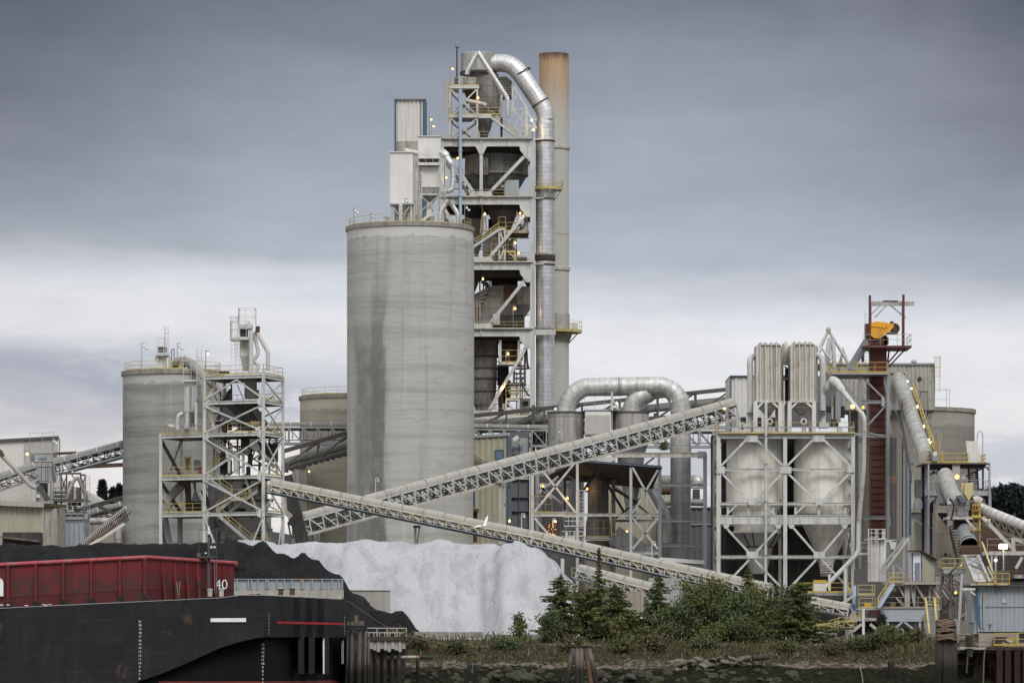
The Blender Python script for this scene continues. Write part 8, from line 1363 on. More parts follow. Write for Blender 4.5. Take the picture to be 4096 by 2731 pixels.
for x, m, d, w_ in ((1180,'greyrail',0,0.18),(1500,'wall',0.5,0.9),(1875,'greyrail',0,0.2),(1815,'grey',8,0.25),(1858,'bluechord',5,0.22)): t.b('post', M[m], V((rb(x,0,YH2).x,YH2+d,q(1000 if x != 1500 else 480))), V((rb(x,0,YH2).x,YH2+d,q(300))), w_, 0.4)
t.p('railing', M['yellow']).rail([V((rb(1130,0,YH2).x,YH2+0.1,q(286))), V((rb(1640,0,YH2).x,YH2+0.1,q(286))), V((rb(1640,0,YH2).x,YH2+5,q(286)))], h=rb.m(108,YH2), sp=2.0, r=0.1); t.p('railing', M['yellow']).rail([V((rb(1780,0,YH2).x,YH2+0.1,q(286))), V((rb(1838,0,YH2).x,YH2+0.1,q(286))), V((rb(1838,0,YH2).x,YH2+6,q(286)))], h=rb.m(95,YH2), sp=1.7, r=0.11)
t.p('caged_ladder', M['yellow']).ladder(rb(1258,175,YH2+4), rb.m(140,YH2), w=1.6, hoop=True, r=0.1); t.p('railing_post', M['yellow']).pbox(rb, 1332, 150, 1344, 285, YH2-0.1, 0.2)
t.p('leaning_panel', M['bag']).extr([rb(1605,35,YH2+1), rb(1738,42,YH2+1), rb(1782,285,YH2+1), rb(1635,285,YH2+1)], V((0,0.25,0))); t.p('motor', M['grey']).pbox(rb, 1225, 205, 1285, 268, YH2-0.3, 1); t.p('motor_top', M['bag']).pbox(rb, 1235, 158, 1278, 205, YH2-0.2, 0.8)
t.p('floor', M['greyrail']).box((rb(1155,0,YH2).x,YH2,q(660)), (rb(1895,0,YH2).x,YH2+8,q(622))); t.p('floor', M['nearblack']).pbox(rb, 1660, 662, 1890, 690, YH2+0.5, 6)
t.p('railing', M['greyrail']).rail([rb(1165,622,YH2), rb(1280,622,YH2)], h=2.6, sp=1.0, r=0.07); t.p('railing', M['greyrail']).rail([rb(1560,622,YH2), rb(1890,622,YH2), V((rb(1890,0,YH2).x,YH2+8,q(622)))], h=rb.m(140,YH2), sp=1.7, r=0.08)
for x in (1185, 1262, 1820, 1890): t.b('leg', M['grey' if x < 1300 else 'greyrail'], V((rb(x,0,YH2).x,YH2+1,0)), V((rb(x,0,YH2).x,YH2+1,q(650))), 0.36)
t.p('louvre_ladder', M['dark'])
for y in range(360, 600, 22): t.parts[-1].pbox(rb, 1655, y, 1735, y+7, YH2+3, 0.5)
for x in (1645, 1740): t.b('stringer', M['dark'], rb(x-8,350,YH2+3), rb(x+8,610,YH2+3), 0.25)
t.b('brace', M['dark'], rb(1570,460,YH2+2), rb(1830,330,YH2+2), 0.2); t.p('white_board', M['clean']).pbox(rb, 1553, 400, 1605, 470, YH2+1.5, 0.1); t.b('brace', M['dark'], rb(1190,350,YH2+3), rb(1285,420,YH2+3), 0.2); t.b('brace', M['dark'], rb(1190,420,YH2+3), rb(1285,380,YH2+3), 0.2); t.b('brace', M['dark'], rb(1835,330,YH2+0.2), rb(1872,370,YH2+0.2), 0.2)
for y in (760, 860, 905, 1020): t.p('mid_beam', M['rust' if y == 905 else 'grey']).pbox(rb, 1170, y, 1285, y+9, YH2+1.5, 0.5)
t.p('knee_plate', M['sheetb']).extr([rb(1190,680,YH2), rb(1260,680,YH2), rb(1190,760,YH2)], V((0,0.3,0))); t.p('dark_back', M['nearblack']).pbox(rb, 1195, 690, 1262, 1560, YH2+6, 1)
s = Th('side_stair_tower', 'narrow steel shaft with pipes and a cream box left of the transfer house', 'steel tower')
for x, m in ((1000,'cream'),(1128,'greyrail'),(1165,'greyrail'),(1115,'dark')): s.b('post', M[m], rb(x,1550,468), rb(x,300 if x != 1000 else 420,468), 0.38)
s.p('casing', M['sheetd']).pbox(rb, 1035, 480, 1110, 680, 467.5, 1.5); s.p('cream_box', M['sheetb']).pbox(rb, 1030, 720, 1112, 810, 467, 1); s.p('beam', M['nearblack']).pbox(rb, 990, 850, 1115, 865, 467, 1); s.p('concrete_wall', M['wall']).pbox(rb, 1008, 868, 1112, 1550, 472, 2); s.b('brace', M['greyrail'], rb(1010,930,467), rb(1110,990,467), 0.16)
for y in range(420, 1500, 45): s.p('rung', M['greyrail']).pbox(rb, 1120, y, 1168, y+6, 467.8, 0.2)
s = Th('blue_conduit', 'thin bright blue pipe running up beside the concrete silo face at the right', 'pipe'); s.p('pipe_run', M['bluebright']).tube([rb(970,1110,466), rb(970,300,466), rb(1005,300,466)], 0.14, 8); s.p('bracket', M['bluebright']).bar(rb(955,870,466), rb(990,820,466), 0.12)
s = mot_tube('covered_conveyor', 'banded white tube conveyor coming out below the transfer house roof', [rb(1372,430,462), rb(1410,560,450), rb(1468,690,440), rb(1530,770,433)], 0.92, 0.9, 'hoodw', band=1.6)
for i in range(3): pass
s.p('walkway', M['dark']).bar(rb(1300,520,455), rb(1345,760,440), 0.9, 0.3)
s = Th('yellow_bin', 'peeling pale yellow pointed bin under the transfer house floor', 'bin'); s.p('body', paint('peeling_yellow', (0.62,0.56,0.3), 0.6, dirt=0.7, dcol=(0.25,0.19,0.1), rust=0.3)).extr([rb(1592,515,458), rb(1690,510,458), rb(1690,640,458), rb(1640,715,458), rb(1592,640,458)], V((0,2.5,0)))
YM = 432; t = Th('drive_platform', 'railed drive platform with a slate grey guard under the banded tube conveyor', 'platform'); t.p('deck', M['rustwhite']).pbox(rb, 1390, 900, 1690, 930, YM, 4); t.p('railing', M['rust']).rail([rb(1395,898,YM), rb(1685,898,YM)], h=rb.m(130,YM), sp=1.9, r=0.07, toe=False); t.p('guard', M['grey']).extr([rb(1512,890,YM+0.6), rb(1512,790,YM+0.6), rb(1565,740,YM+0.6), rb(1655,738,YM+0.6), rb(1655,815,YM+0.6), rb(1600,870,YM+0.6), rb(1590,890,YM+0.6)], V((0,1.5,0))); t.p('drum_end', M['rust']).pbox(rb, 1655, 730, 1740, 890, YM+1, 1.5); t.p('side_plate', M['bluechord']).extr([rb(1500,660,YM), rb(1545,650,YM), rb(1620,735,YM), rb(1560,745,YM)], V((0,1,0)))
t.p('cover', M['cream']).tube(smooth([rb(1700,720,YM), rb(1735,712,YM), rb(1775,735,YM)], 4), 0.5, 10); t.p('hose', M['black']).tube(smooth([rb(1420,690,YM-0.3), rb(1460,740,YM-0.3), rb(1465,810,YM-0.3), rb(1440,930,YM-0.3)], 5), 0.1, 8); t.p('lamp_box', M['galv']).pbox(rb, 1398, 690, 1440, 755, YM-0.2, 0.6); t.b('strut', M['cream'], rb(1610,930,YM), rb(1720,1050,YM), 0.25); t.b('post', M['grey'], rb(1772,1560,YM+2), rb(1772,900,YM+2), 0.35); t.p('dark_under', M['nearblack']).pbox(rb, 1480, 935, 1700, 1040, YM+3, 2)
t = Th('caged_ladder', 'bright yellow caged ladder on a tall post at the drive platform', 'ladder'); YM = 424; a = rb(1722,1058,YM-1); t.p('ladder_cage', M['yellow']).ladder(a, rb.m(300,YM), w=1.0, r=0.08)
t.p('post', M['yellow']).pbox(rb, 1756, 735, 1774, 1275, YM-1.2, 0.4); t.p('ring_deck', M['yellow']).pbox(rb, 1672, 1045, 1778, 1058, YM-1.6, 1.8).pbox(rb, 1676, 882, 1782, 912, YM-1.6, 0.4).pbox(rb, 1682, 758, 1772, 772, YM-1.6, 0.4)
s = Th('clad_gallery', 'tall tan clad conveyor gallery with broken holes low down', 'building'); s.p('cladding', M['tanconc']).extr([rb(1268,1570,440), rb(1268,850,440), rb(1390,1010,440), rb(1440,1010,440), rb(1545,1330,440), rb(1545,1570,440)], V((0,4,0))); s.p('opening', M['black']).pbox(rb, 1290, 855, 1392, 1012, 441.5, 0.3)
for x, y, w_, h in ((1375,1330,22,18),(1328,1340,6,12),(1425,1340,9,10),(1382,1412,16,9),(1365,1478,5,6),(1395,1478,4,6),(1420,1476,6,6)): s.p('hole', M['black']).extr([rb(x-w_,y+h*0.3,439.9), rb(x-w_*0.3,y-h,439.9), rb(x+w_*0.5,y-h*0.7,439.9), rb(x+w_,y+h*0.2,439.9), rb(x+w_*0.2,y+h,439.9), rb(x-w_*0.6,y+h*0.9,439.9)], V((0,0.06,0)))
st = s.p('stepped_edge', M['dark']); a, b = rb(1425,1010,438), rb(1545,1500,436)
for i in range(16): q = lerp(a,b,i/15); st.bar(q, q-V((0,0,0.9)), 0.14).bar(q, q+V((0.5,0,0)), 0.12)
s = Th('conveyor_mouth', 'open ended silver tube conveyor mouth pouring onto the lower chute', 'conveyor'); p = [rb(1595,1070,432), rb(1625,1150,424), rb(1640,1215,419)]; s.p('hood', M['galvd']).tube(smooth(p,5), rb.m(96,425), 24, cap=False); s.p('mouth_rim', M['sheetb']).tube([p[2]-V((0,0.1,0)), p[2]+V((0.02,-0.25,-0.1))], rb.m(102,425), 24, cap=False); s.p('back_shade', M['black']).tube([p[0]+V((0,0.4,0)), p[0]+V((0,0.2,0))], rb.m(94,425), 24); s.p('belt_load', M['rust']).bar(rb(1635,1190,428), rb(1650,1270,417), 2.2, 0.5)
s.p('rusty_head', M['rust']).pbox(rb, 1555, 1268, 1778, 1318, 416.5, 2).pbox(rb, 1560, 1318, 1770, 1330, 416.8, 1.5); s.p('head_beam', M['cream']).pbox(rb, 1560, 1330, 1775, 1340, 416.4, 1.5)
t = Th('lattice_chute', 'white flaking lattice chute slanting down to the blue grey building', 'chute')
for a, b in (((1592,1350),(1712,1640)),((1745,1345),(1880,1640))): t.b('side_beam', M['rustwhite'], rb(*a,414), rb(*b,404), 0.26)
t.p('chute_plate', M['galv']).extr([rb(1610,1370,415), rb(1745,1370,415), rb(1850,1640,405), rb(1725,1640,405)], V((0,0.8,-0.2)))
for a, b in (((1600,1360),(1770,1440)),((1745,1360),(1640,1440)),((1640,1450),(1790,1490)),((1790,1480),(1680,1540)),((1680,1540),(1850,1580))): t.b('cross_brace', M['greyrail'], rb(*a,412), rb(*b,410), 0.16)
t.b('yellow_rail', M['rail'], rb(1790,1190,415), rb(1905,1520,406), 0.14); t.b('yellow_rail', M['rail'], rb(1805,1215,415), rb(1925,1560,406), 0.14); t.b('lower_rail', M['greyrail'], rb(1850,1470,406), rb(1935,1640,404), 0.14)
conveyor('belt_conveyor', 'white covered conveyor going down to the right edge over a rusty frame', [rb(1768,806,436), rb(1900,866,432), rb(2400,1068,420)], 0.52, 0.12, 1.15, 1.3, mh='bag', mt='tanconc', panel=2.2, bt=0.2, band=1.6)
s = Th('rusty_hall', 'dark rust brown hall and its rusty floor beam at the right edge', 'building'); s.p('wall', M['rust']).pbox(rb, 1785, 1000, 2500, 1290, 447, 3); s.p('floor_beam', M['rustwhite']).pbox(rb, 1835, 1292, 2500, 1338, 420, 1.0); s.p('soot_wall', M['nearblack']).pbox(rb, 1785, 1340, 2500, 1900, 440, 3); s.p('strut', M['cream']).bar(rb(1795,905,421), rb(2165,1290,421), 0.35, 0.4); s.p('strut', M['cream']).bar(rb(2145,1290,421.5), rb(2145,1140,421.5), 0.4); s.p('strut', M['cream']).bar(rb(2145,1150,421.5), rb(2400,1240,421.5), 0.35); s.p('railing', M['greyrail']).rail([rb(1850,1292,419.8), rb(2500,1292,419.8)], h=rb.m(140,420), sp=2.6, r=0.08, toe=False)
s.p('railing', M['rust']).rail([rb(2040,1530,418), rb(2500,1530,418)], h=rb.m(110,418), sp=1.6, r=0.09); s.p('strut', M['cream']).bar(rb(2175,1490,418), rb(2250,1360,418), 0.3)
for x in (1900, 1945): s.p('post', M['greyrail']).bar(rb(x,1640,417), rb(x,1345,417), 0.18)
s.p('machinery', M['rustwhite']).pbox(rb, 2160, 1560, 2500, 1600, 419, 2); s.p('machinery', M['dark']).tube([rb(2020,1590,417), rb(2020,1590,419)], 0.8, 14); s.p('machinery', M['black']).pbox(rb, 1960, 1600, 2500, 1640, 421, 2)
s = Th('sign_board', 'small white board with a yellow round mark hung under the white covered conveyor', 'sign'); s.p('board', M['clean']).extr([rb(1815,930,420.5), rb(1890,920,420.5), rb(1882,965,420.5), rb(1850,960,420.5)], V((0,0.06,0))); s.p('round_mark', M['yellow']).tube([rb(1866,938,420.45), rb(1866,938,420.4)], 0.12, 14)
s = Th('light_box', 'bright pale rectangular lamp panel on a thin post at the right', 'lamp'); s.p('panel', M['cool']).pbox(rb, 1985, 1216, 2080, 1266, 417, 0.25); s.p('hood', M['grey']).pbox(rb, 1990, 1206, 2078, 1215, 416.8, 0.6); s.p('post', M['greyrail']).bar(rb(2035,1640,417.2), rb(2035,1266,417.2), 0.14); s.lights.append((rb(2030,1240,416.5), 120, (1,0.95,0.65), 0.5))
lamp(rb(1945,1395,416), 'pale lit bulb hanging under the rusty floor beam at the right', pole=0, kind='cool', r=0.33, head='bulb')
lamp(rb(1505,445,461), 'orange lit lamp on the post of the transfer house', pole=0, kind='orange', r=0.5, glow=150, head='bulb')
lamp(r6(1738,1072,YT-1), 'warm lit floodlight before the crooked pipe right of the tank frame', pole=4.5, r=0.5)
s = Th('signal_lamp', 'tiny red lit signal left of the red elevator', 'lamp'); s.p('lens', M['orange']).lathe(ra(488,1157,501), [(0.01,-0.2),(0.2,0),(0.01,0.25)], 10); s.p('bracket', M['grey']).bar(ra(488,1157,501.3), ra(470,1157,501.6), 0.1)
lamp(rc(1635,575,408), 'small orange lamp among the struts left of the blue grey building', pole=0, kind='orange', r=0.24, head='bulb'); lamp(rb(1543,1450,425), 'flickering orange light on the small yellow balcony', pole=0, kind='orange', r=0.26, head='bulb')
YW = 418; s = Th('cage_silo', 'tall pale filter silo with a white caged rail top, right of the tank frame', 'dust collector'); s.p('casing', M['bag']).pbox(rb, 515, 1160, 690, 1640, YW+4, 3)
for x in (548, 585, 640, 668): s.p('tube_rib', M['bag']).tube([rb(x,1175,YW+3.9), rb(x,1640,YW+3.9)], 0.3, 10)
s.p('top', M['bag']).pbox(rb, 490, 1145, 697, 1160, YW+3, 4.5); s.p('railing', M['whiterail']).rail([rb(495,1145,YW+3.1), rb(692,1145,YW+3.1), back(rb(692,1145,YW+3.1),4)], h=rb.m(105,YW), sp=0.85, r=0.085, toe=False); s.p('caged_ladder', M['whiterail']).ladder(rb(545,1640,YW+3), rb.m(600,YW), w=1.3, r=0.08)
s = Th('ladder_platform', 'small white railed landing on the crooked pipe beside the tank frame', 'platform'); s.p('deck', M['bag']).pbox(rb, 388, 1310, 492, 1332, YW+5, 2); s.p('railing', M['whiterail']).rail([rb(390,1310,YW+5), rb(490,1310,YW+5)], h=rb.m(115,YW), sp=0.9, r=0.07, toe=False)
s = Th('hopper_chute', 'pale grey funnel chute with a tube below, right of the caged filter silo', 'chute'); s.p('arm', M['pale']).pbox(rb, 690, 1165, 820, 1185, YW+4, 1); s.p('funnel', M['pale']).extr([rb(730,1185,YW+4), rb(820,1168,YW+4), rb(800,1270,YW+4), rb(752,1270,YW+4)], V((0,1.2,0))); s.p('drop_tube', M['pale']).tube([rb(776,1265,YW+4.6), rb(776,1600,YW+4.6)], 0.2, 14)
s = Th('inclined_gantry', 'pale timber coloured slanting struts before the concrete silo face', 'struts'); s.b('strut', M['cream'], rb(650,1560,YW+2), rb(950,1145,YW+2), 0.24); s.b('strut', M['greyrail'], rb(660,1460,YW+3), rb(890,1170,YW+3), 0.22)
for x in (898, 955): s.b('post', M['greyrail'], rb(x,1600,YW+3), rb(x,1135,YW+3), 0.25)
s.b('strut', M['grey'], rb(760,1400,YW+3), rb(900,1540,YW+3), 0.3)
YC2 = 412; s = Th('control_hut', 'small white and cream hut with blue edges, a grey door and brown sloping roof', 'hut'); s.p('front_wall', M['clean']).pbox(rc, 1185, 155, 1282, 468, YC2, 3); s.p('side_wall', M['sheett']).extr([rc(1284,468,YC2), rc(1425,468,YC2+2.5), rc(1425,240,YC2+2.5), rc(1284,160,YC2)], V((0,0.8,0)))
for x, d in ((1181,0),(1277,0),(1418,2.4)): s.p('corner_trim', M['bluebright' if d==0 else 'blue']).pbox(rc, x-6, 160 if d==0 else 240, x+6, 468, YC2+d-0.08, 0.15)
dr = s.p('door', M['door']); dr.pbox(rc, 1207, 262, 1258, 468, YC2-0.06, 0.08); s.p('door_handle', M['black'], dr).pbox(rc, 1209, 360, 1216, 380, YC2-0.12, 0.06)
s.p('roof', M['rust']).extr([rc(1130,142,YC2-0.6), rc(1270,140,YC2-0.6), rc(1445,235,YC2+1.5), rc(1440,222,YC2+1.5), rc(1275,128,YC2-0.6), rc(1140,132,YC2-0.6)], V((0.2,3.5,0)))
t = Th('service_bridge', 'railed service bridge on trussed legs carrying the small hut', 'bridge'); t.p('deck', M['wall']).pbox(rc, 915, 468, 1475, 488, YC2-1, 4.5); t.p('railing', M['tanconc']).rail([rc(865,470,YC2-1), rc(1475,470,YC2-1)], h=rc.m(98,YC2), sp=2.2, r=0.085); t.p('yellow_railing', M['rail']).rail([rc(935,470,YC2-1.2), rc(1080,470,YC2-1.2)], h=rc.m(105,YC2), sp=0.9, r=0.09)
for a, b, m, w_ in (((1125,490),(1125,740),'wall',0.9),((1165,490),(1200,720),'cream',0.3),((1200,490),(1200,720),'greyrail',0.35),((1210,490),(1330,680),'cream',0.36),((1360,490),(1470,640),'cream',0.3),((1360,490),(1360,660),'greyrail',0.3),((1030,500),(1115,650),'cream',0.32),((1010,630),(1100,720),'greyrail',0.3),((1450,490),(1560,640),'greyrail',0.26),((1478,380),(1478,740),'dark',0.35),((1585,380),(1585,740),'dark',0.35)): t.b('leg' if a[0]==b[0] else 'brace', M[m], rc(*a,YC2), rc(*b,YC2), w_*0.6)
t.stair(rc(825,735,YC2-2), rc(985,480,YC2-2), 1.1, M['bluepipe'], M['rail']); t.p('lower_deck', M['wall']).pbox(rc, 600, 740, 1480, 756, YC2-1, 5); t.p('railing', M['tanconc']).rail([rc(880,738,YC2-0.9), rc(1480,738,YC2-0.9)], h=rc.m(115,YC2), sp=1.8, r=0.08)
t.p('dark_back', M['nearblack']).pbox(rc, 880, 500, 1480, 735, YC2+6, 0.6)
s = Th('machine_row', 'dim drums and machines under the service bridge', 'machinery')
for x, y, r_ in ((1290,600,0.9),(1360,610,0.9),(1250,590,0.7)): s.tube('drum', M['tanconc'], [rc(x,y,YC2+3), rc(x,y,YC2+4.5)], r_*1.6, 18)
for x, y, x1, y1, m in ((960,680,1005,722,'rail'),(1040,610,1100,650,'rust'),(1210,640,1250,730,'tanconc'),(1380,640,1440,730,'tanconc'),(960,520,1010,560,'bag')): s.p('machine_box', M[m]).pbox(rc, x, y, x1, y1, YC2+2, 1)
t = Th('lattice_work', 'tangle of brown steel struts and railings behind the rope wound pile cluster', 'steel frame')
for a, b in (((1500,500),(1680,720)),((1610,500),(1800,740)),((1680,560),(1500,740)),((1520,430),(1640,600)),((1700,600),(1810,720)),((1690,830),(1810,730)),((1680,880),(1820,1010)),((1500,620),(1500,850)),((1575,620),(1575,850)),((1640,500),(1640,850)),((1740,560),(1740,860)),((1600,380),(1700,260)),((1480,380),(1680,480))): t.b('strut', M[random.choice(['tanconc','cream','greyrail','dark'])], rc(*a,YC2+1), rc(*b,YC2+1), 0.17)
for y in (610, 650, 690, 740, 790, 850): t.b('rail_bar', M['tanconc'], rc(1480,y,YC2+1.5), rc(1820,y,YC2+1.5), 0.2 if y < 730 else 0.45)
for i in range(18): t.p('slat', M['tanconc']).pbox(rc, 1490+i*18, 560+(i%4)*18, 1497+i*18, 850, YC2+2.5, 0.2)
t.p('concrete_wall', M['tanconc']).pbox(rc, 1470, 480, 1830, 1010, YC2+8, 1)
s = Th('balcony', 'small yellow railed balcony with a grey edge below the tan gallery', 'platform'); s.p('deck', M['sheetb']).pbox(rc, 1508, 338, 1738, 372, YC2+3, 3); s.p('deck', M['grey']).pbox(rc, 1492, 322, 1700, 337, YC2+3, 3); s.p('railing', M['rail']).rail([back(rc(1490,322,YC2+3),3), rc(1490,322,YC2+3), rc(1720,324,YC2+3), back(rc(1720,324,YC2+3),3)], h=rc.m(108,YC2), sp=2.2, r=0.12); s.b('brace', M['rust'], rc(1570,370,YC2+2.8), rc(1690,265,YC2+2.8), 0.14)
for a, b in (((1490,375),(1490,760)),((1585,375),(1585,760))): s.b('post', M['dark'], rc(*a,YC2+4), rc(*b,YC2+4), 0.4)
for y in (390, 410, 430, 450): s.p('stair_tread', M['tanconc']).pbox(rc, 1500, y, 1580, y+5, YC2+4, 1)
t = Th('receiving_hopper', 'wide grey steel receiving hopper on a braced blue grey frame', 'hopper'); YO = 405; t.p('bin', M['sheetb']).extr([rc(885,738,YO), rc(1312,738,YO), rc(1312,795,YO), rc(1265,855,YO), rc(930,855,YO), rc(885,795,YO)], V((0,4,0))); t.p('rim', M['tanconc']).pbox(rc, 880, 730, 1318, 740, YO-0.15, 4.3)
for x in (922, 1258): t.b('leg', M['sheetb'], rc(x,1010,YO), rc(x,860,YO), 0.26)
t.b('crossbar', M['sheetb'], rc(905,866,YO-0.1), rc(1275,866,YO-0.1), 0.26, 0.26); t.b('brace', M['sheetb'], rc(1075,880,YO-0.1), rc(960,985,YO-0.1), 0.22); t.b('brace', M['sheetb'], rc(1095,880,YO-0.1), rc(1250,1010,YO-0.1), 0.22); t.p('inner_hopper', M['grey']).pbox(rc, 950, 900, 1230, 950, YO+1.5, 2); t.p('dark_back', M['nearblack']).pbox(rc, 890, 870, 1300, 1040, YO+5, 0.4); t.p('white_bar', M['cream']).bar(rc(925,960,YO-0.5), rc(1080,960,YO-0.5), 0.14).bar(rc(1080,960,YO-0.5), rc(1080,1010,YO-0.5), 0.14)
t = Th('access_stair', 'bright pale yellow steel stair leading down from the bridge beside the hopper', 'stairs'); YA2 = 398; sg = t.p('stringer', M['rail']); sg.bar(rc(1318,640,YA2), rc(1358,1012,YA2-3), 0.18, 0.3); sg.bar(rc(1412,640,YA2), rc(1432,890,YA2-2), 0.18, 0.3)
for i in range(16): q = lerp(rc(1330,690,YA2), rc(1358,1005,YA2-3), i/15); t.p('tread', M['grey']).box((q.x,q.y,q.z), (q.x+rc.m(88,YA2),q.y+0.4,q.z+0.07))
t.p('landing', M['rail']).pbox(rc, 1320, 712, 1462, 722, YA2, 3); t.p('railing', M['rail']).rail([rc(1322,712,YA2), rc(1458,712,YA2), back(rc(1458,712,YA2),3)], h=rc.m(90,YA2), sp=1.7, r=0.12)
t = Th('loading_deck', 'low yellow railed loading deck between the tank frame foot and the hopper', 'platform'); YL = 410; t.p('deck', M['grey']).pbox(rc, -60, 575, 560, 605, YL+10, 5); t.p('railing', M['yellow']).rail([rc(-50,575,YL+10), rc(545,575,YL+10)], h=rc.m(105,YL), sp=1.9, r=0.1); t.p('panel', M['bag']).pbox(rc, 145, 448, 278, 568, YL+11, 0.8); t.p('panel_top', M['yellow']).pbox(rc, 145, 442, 278, 470, YL+10.9, 0.9); t.p('post', M['bag']).pbox(rc, 298, 385, 320, 552, YL+11, 0.4); t.p('dark_under', M['nearblack']).pbox(rc, -100, 605, 560, 720, YL+16, 1); t.b('leg', M['white'], rc(476,690,YL+9), rc(476,320,YL+9), 0.3)
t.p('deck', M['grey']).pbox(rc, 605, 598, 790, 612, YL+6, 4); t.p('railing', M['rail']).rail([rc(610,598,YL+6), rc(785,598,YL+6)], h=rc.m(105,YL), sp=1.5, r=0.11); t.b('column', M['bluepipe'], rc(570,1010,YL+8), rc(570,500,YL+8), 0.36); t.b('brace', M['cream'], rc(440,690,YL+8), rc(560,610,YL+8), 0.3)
t.p('lower_deck', M['wall']).pbox(rc, 520, 840, 800, 870, YL-4, 4); t.b('column', M['wall'], rc(538,1020,YL-4), rc(538,845,YL-4), 0.3); t.b('column', M['bag'], rc(665,1020,YL-4), rc(665,745,YL-4), 0.26); t.b('brace', M['cream'], rc(555,980,YL-4), rc(645,905,YL-4), 0.3); t.b('brace', M['cream'], rc(735,905,YL-4), rc(805,960,YL-4), 0.3); t.p('railing', M['yellow']).rail([rc(525,838,YL-4), rc(640,838,YL-4)], h=rc.m(55,YL), sp=1.6, r=0.1); t.p('yellow_machine', M['yellow']).pbox(rc, 680, 678, 750, 735, YL-2, 1); t.p('railing', M['rail']).rail([rc(618,738,YL-3), rc(790,738,YL-3)], h=rc.m(105,YL), sp=1.4, r=0.1); t.p('blue_barrel', M['bluebright']).tube([rc(555,762,YL-4.5), rc(555,698,YL-4.5)], 0.26, 12); t.p('grey_cabinet', M['grey']).pbox(rc, 478, 938, 522, 1022, YL-5, 0.6); t.p('number_plate', M['grey']).pbox(rc, 680, 845, 730, 870, YL-4.2, 0.1); t.p('dark_under', M['nearblack']).pbox(rc, 380, 880, 880, 1020, YL, 1); t.p('slanting_dark', M['nearblack']).extr([rc(710,800,YL-2), rc(860,800,YL-2), rc(930,950,YL-2), rc(860,960,YL-2)], V((0,1.5,0)))
for x in (405, 517): s = solo('marker_post', {405:'left stubby yellow marker post on the quay edge under the loading deck',517:'right stubby yellow marker post on the quay edge under the loading deck'}[x], 'bollard', M['yellow']); s.pbox(rc, x-12, 1038, x+8, 1064, YL-8, 0.3)
conveyor('belt_conveyor', 'short tan covered conveyor with yellow rails right of the last fir', [rc(80,655,404), rc(530,742,402)], 0.4, 0.1, 0.75, 1.2, mh='hood', mt='whiterail', panel=1.5, rail='rail', bt=0.13, band=1.9)
conveyor('belt_conveyor', 'lower yellow trussed walkway sloping up behind the last fir', [rc(100,925,400), rc(330,868,402), rc(530,860,403)], 0.3, 0.1, 0.8, 1.2, mt='rail', panel=1.4, rail='rail', bt=0.12, hood=False)
YB3 = 377; t = Th('quay_building', 'blue grey ribbed quay building marked 10 at the right edge', 'building'); q = lambda y: rc(0,y,YB3).z; a, b = rc(1868,0,YB3), rc(2600,0,YB3)
t.p('ribbed_wall', M['sheetb']).corr(a, b, q(985), q(508), 0.42, 0.06); t.p('core', M['sheetb']).box((a.x,YB3+0.15,q(985)), (b.x,YB3+9,q(505))); t.p('side_wall', M['sheetb']).pbox(rc, 1808, 545, 1866, 890, YB3+0.6, 4); t.p('corner_trim', M['blue']).extr([rc(1842,530,YB3-0.1), rc(1868,510,YB3-0.1), rc(1900,985,YB3-0.1), rc(1868,890,YB3-0.1)], V((0,0.2,0))); t.p('side_wall', M['sheetb']).pbox(rc, 1828, 890, 1898, 1010, YB3+0.4, 4); t.p('joint', M['bluechord']).pbox(rc, 1870, 722, 2600, 726, YB3-0.12, 0.06); t.p('roof', M['dark']).box((rc(1790,0,YB3).x,YB3-0.8,q(508)), (b.x,YB3+9,q(495)))
t.p('plinth', M['tanconc']).pbox(rc, 1870, 985, 2600, 1150, YB3+1.5, 5); t.p('roof_edge', M['cream']).pbox(rc, 1790, 484, 2180, 497, YB3-0.9, 0.2); t.p('railing', M['yellow']).rail([rc(1875,490,YB3-0.6), rc(2200,490,YB3-0.6)], h=rc.m(118,YB3), sp=2.3, r=0.11); t.p('gate_post', M['yellow']).pbox(rc, 2040, 370, 2064, 490, YB3-0.6, 0.4); t.p('drain_pipe', M['sheetg']).tube([rc(1930,590,YB3-0.2), rc(1930,945,YB3-0.2)], 0.1, 8); t.p('rust_streak', M['rust']).pbox(rc, 1990, 912, 2000, 960, YB3-0.1, 0.03).pbox(rc, 1975, 908, 2020, 915, YB3-0.1, 0.03); t.p('eave_lamp', M['dark']).pbox(rc, 2050, 515, 2090, 548, YB3-0.5, 0.4)
pl = t.p('number_plate', M['mark']); pl.pbox(rc, 2124, 646, 2172, 680, YB3-0.14, 0.06)
cu = bpy.data.curves.new('n', 'FONT'); cu.body = '10'; cu.size = 0.37; cu.align_x = 'CENTER'; ob = bpy.data.objects.new('n', cu); me = bpy.data.meshes.new_from_object(ob); dg = t.p('number', M['black'], pl); c = rc(2148,678,YB3-0.16)
dg.v = [(c.x+p.co.x*1.4, c.y, c.z+0.03+p.co.y) for p in me.vertices]
for f in me.polygons: dg.f.append(tuple(f.vertices)); dg.uv.append([(0,0)]*len(f.vertices)); dg.sm.append(False)
bpy.data.objects.remove(ob); bpy.data.meshes.remove(me)
t = Th('eave_bracket', 'white bracket arm between the leaning pole and the blue grey building', 'bracket'); t.b('arm', M['bag'], rc(1695,538,YB3-1), rc(1840,538,YB3-1), 0.2); t.b('knee', M['bag'], rc(1790,560,YB3-1), rc(1840,600,YB3-1), 0.15)
s = solo('leaning_pole', 'long thin leaning grey pole beside the rope wound pile cluster', 'pole', M['greyrail']); s.tube([rc(1650,1100,352), rc(1675,800,352), rc(1700,380,353)], 0.14, 10)
